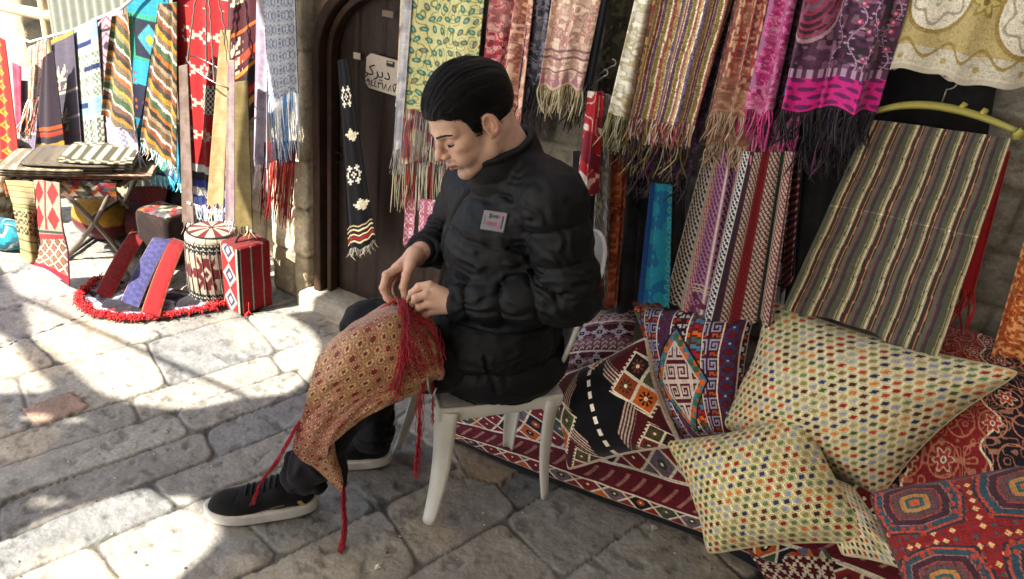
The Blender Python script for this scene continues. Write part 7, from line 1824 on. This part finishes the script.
# gold stamp and flash on the near side of the front shoe
def side(x, z):
    h = bsL.ray_cast(Vector((x, .2, z)), Vector((0, -1, 0))); return np.array(h[0])+np.array(h[1])*.0008, np.array(h[1])
p0, n0 = side(.105, .047); k_ = 1.0
p0w = TL_(p0[None])[0]; n0w = BF@RL_@n0; fxw = -(BF@RL_)[:, 0]; fxw = fxw-n0w*(fxw@n0w); fxw /= np.linalg.norm(fxw); Rt = np.stack([fxw, np.cross(n0w, fxw), n0w], 1)
text_mesh('gold_lettering', 'LAMOSHI', .0095, p0w+n0w*.0015, Rt, '#9a8a5a', shoeL)
mb = MB(); q0, n1_ = side(.045, .042)
for a in range(3):
    q, n_ = side(.040+.004*a, .036+.007*a); mb.box(TL_(q[None])[0], (.012, .009, .0015), np.stack([fxw, np.cross(n0w, fxw), n0w], 1), hx('#a08c50'), .0005)
mb.build('gold_flash', MT['enamel'], shoeL)
mb = MB(); mb.box(TL_(np.array([[.090, .0, .112]]))[0], (.0025, .020, .02), BF@RL_, hx('#9a9a9e'), .0005); mb.build('tongue_label', MT['enamel'], shoeL)

# ================================================================== the cloth on his lap
MT['brocade'] = mat('brocade', 'attr', rough=.6, var=.12, vscale=120, bump=.35, bscale=500, sheen=.3, weave=True)
CL = lambda L: [W(B(*q)) for q in L]
ctr = [CL([(334, 338, -.0), (364, 318, -.01), (392, 305, .0), (412, 308, .03), (432, 322, .05), (440, 345, .06)]),
       CL([(322, 350, .09), (352, 329, .13), (386, 316, .15), (412, 324, .15), (434, 340, .15), (442, 358, .14)]),
       CL([(312, 384, .165), (345, 368, .20), (382, 356, .21), (410, 354, .205), (434, 358, .20), (443, 370, .185)]),
       CL([(303, 415, .185), (334, 402, .215), (374, 390, .22), (406, 380, .215), (432, 373, .21), (441, 379, .195)]),
       CL([(293, 447, .18), (318, 438, .215), (346, 416, .235), (385, 396, .235), (414, 386, .22), (433, 382, .19)]),
       CL([(310, 464, .185), (325, 458, .215), (335, 441, .235), (371, 413, .235), (405, 399, .225), (431, 390, .20)])]
pc_, Gc = patch('embroidered_cloth', ctr, 260, 300, p_brocade, material='brocade', thick=.003, wr=.011, ws_=.075)
meta(pc_, 'gold and rust flowered cloth with crimson tassels draped over his near knee', 'cloth')
tipc = [CL([(309, 463, .176), (325, 458, .196), (334, 441, .196)]), CL([(325, 477, .18), (333, 470, .195), (336, 455, .19)]), CL([(342, 492, .18), (343, 483, .187), (341, 470, .186)])]
pt_, Gt = patch('hanging_corner', tipc, 60, 60, p_brocade, material='brocade', thick=.003, wr=.002, parent=pc_)
lin = [CL([(334, 430, .17), (350, 424, .15), (368, 412, .13)]), CL([(330, 446, .17), (342, 442, .155), (352, 430, .13)]), CL([(336, 462, .165), (345, 462, .155), (347, 452, .14)]), CL([(342, 490, .17), (346, 486, .165), (348, 470, .155)])]
pl2, Gl = patch('black_lining', lin, 60, 40, p_plain('#131114', '#1e1a1c'), thick=.003, wr=.002, parent=pc_)
# crimson threads
def yarn(name, lines, n, r, jit, col='#8c1222', parent=None):
    mb = MB()
    for L in lines:
        base = crom(np.array(CL(L)), 26)
        for _ in range(n):
            o1 = rng.normal(0, 1, 3)*jit; o2 = rng.normal(0, 1, 3)*jit*1.6; o3 = rng.normal(0, 1, 3)*jit; t = np.linspace(0, 1, 26)[:, None]
            e = min(1, rng.uniform(.85, 1.1)); k = int(26*e)
            pth = base+o1*(1-t)+o2*t+o3*np.sin(t*math.pi*rng.uniform(1, 3))+.0012*np.sin(t*40+rng.uniform(0, 6))
            mb.tube(pth[:k], r*rng.uniform(.8, 1.2), 4, hx(col)*rng.uniform(.7, 1.35), cap=False)
    return mb.build(name, MT['fringe'], parent, True)
yarn('tassel_threads', [[(402, 299, .08), (402, 312, .13), (405, 330, .18), (402, 360, .235), (397, 388, .24), (395, 402, .235)]], 17, .0011, .0045, parent=pc_)
yarn('tassel_threads', [[(404, 303, .07), (416, 318, .12), (430, 326, .15), (438, 345, .17), (441, 372, .2)], [(404, 305, .07), (414, 325, .15), (425, 345, .19), (434, 366, .215)], [(403, 306, .08), (409, 330, .18), (414, 350, .225), (428, 372, .23)], [(402, 305, .08), (405, 335, .2), (407, 360, .24), (418, 378, .235)]], 14, .0010, .006, parent=pc_)
yarn('tassel', [[(424, 380, .21), (421, 400, .215), (420, 430, .21), (418, 455, .2), (417, 478, .2)]], 18, .0011, .003, parent=pc_)
yarn('tassel', [[(432, 384, .2), (433, 400, .2), (432, 425, .2)]], 5, .0010, .002, parent=pc_)
yarn('tassel', [[(343, 489, .185), (343, 505, .19), (345, 525, .20), (342, 545, .215), (341, 556, .235)]], 20, .0011, .0032, parent=pc_)
yarn('tassel', [[(396, 298, .02), (378, 311, .04), (352, 332, .06), (332, 352, .1), (318, 378, .15), (305, 410, .175), (294, 440, .185)]], 8, .0012, .002, '#a8383a', parent=pc_)
yarn('tassel', [[(300, 422, .185), (290, 440, .19), (277, 462, .20), (262, 480, .205), (256, 492, .21), (252, 503, .215)]], 9, .0011, .0022, parent=pc_)
# tiny grey needle/pin hook near the hand
mb = MB(); mb.tube(CL([(427, 378, .215), (430, 392, .222), (433, 398, .222), (436, 388, .218)]), .0035, 8, hx('#8a8a90')); mb.build('metal_clasp', MT['steel'], pc_, True)
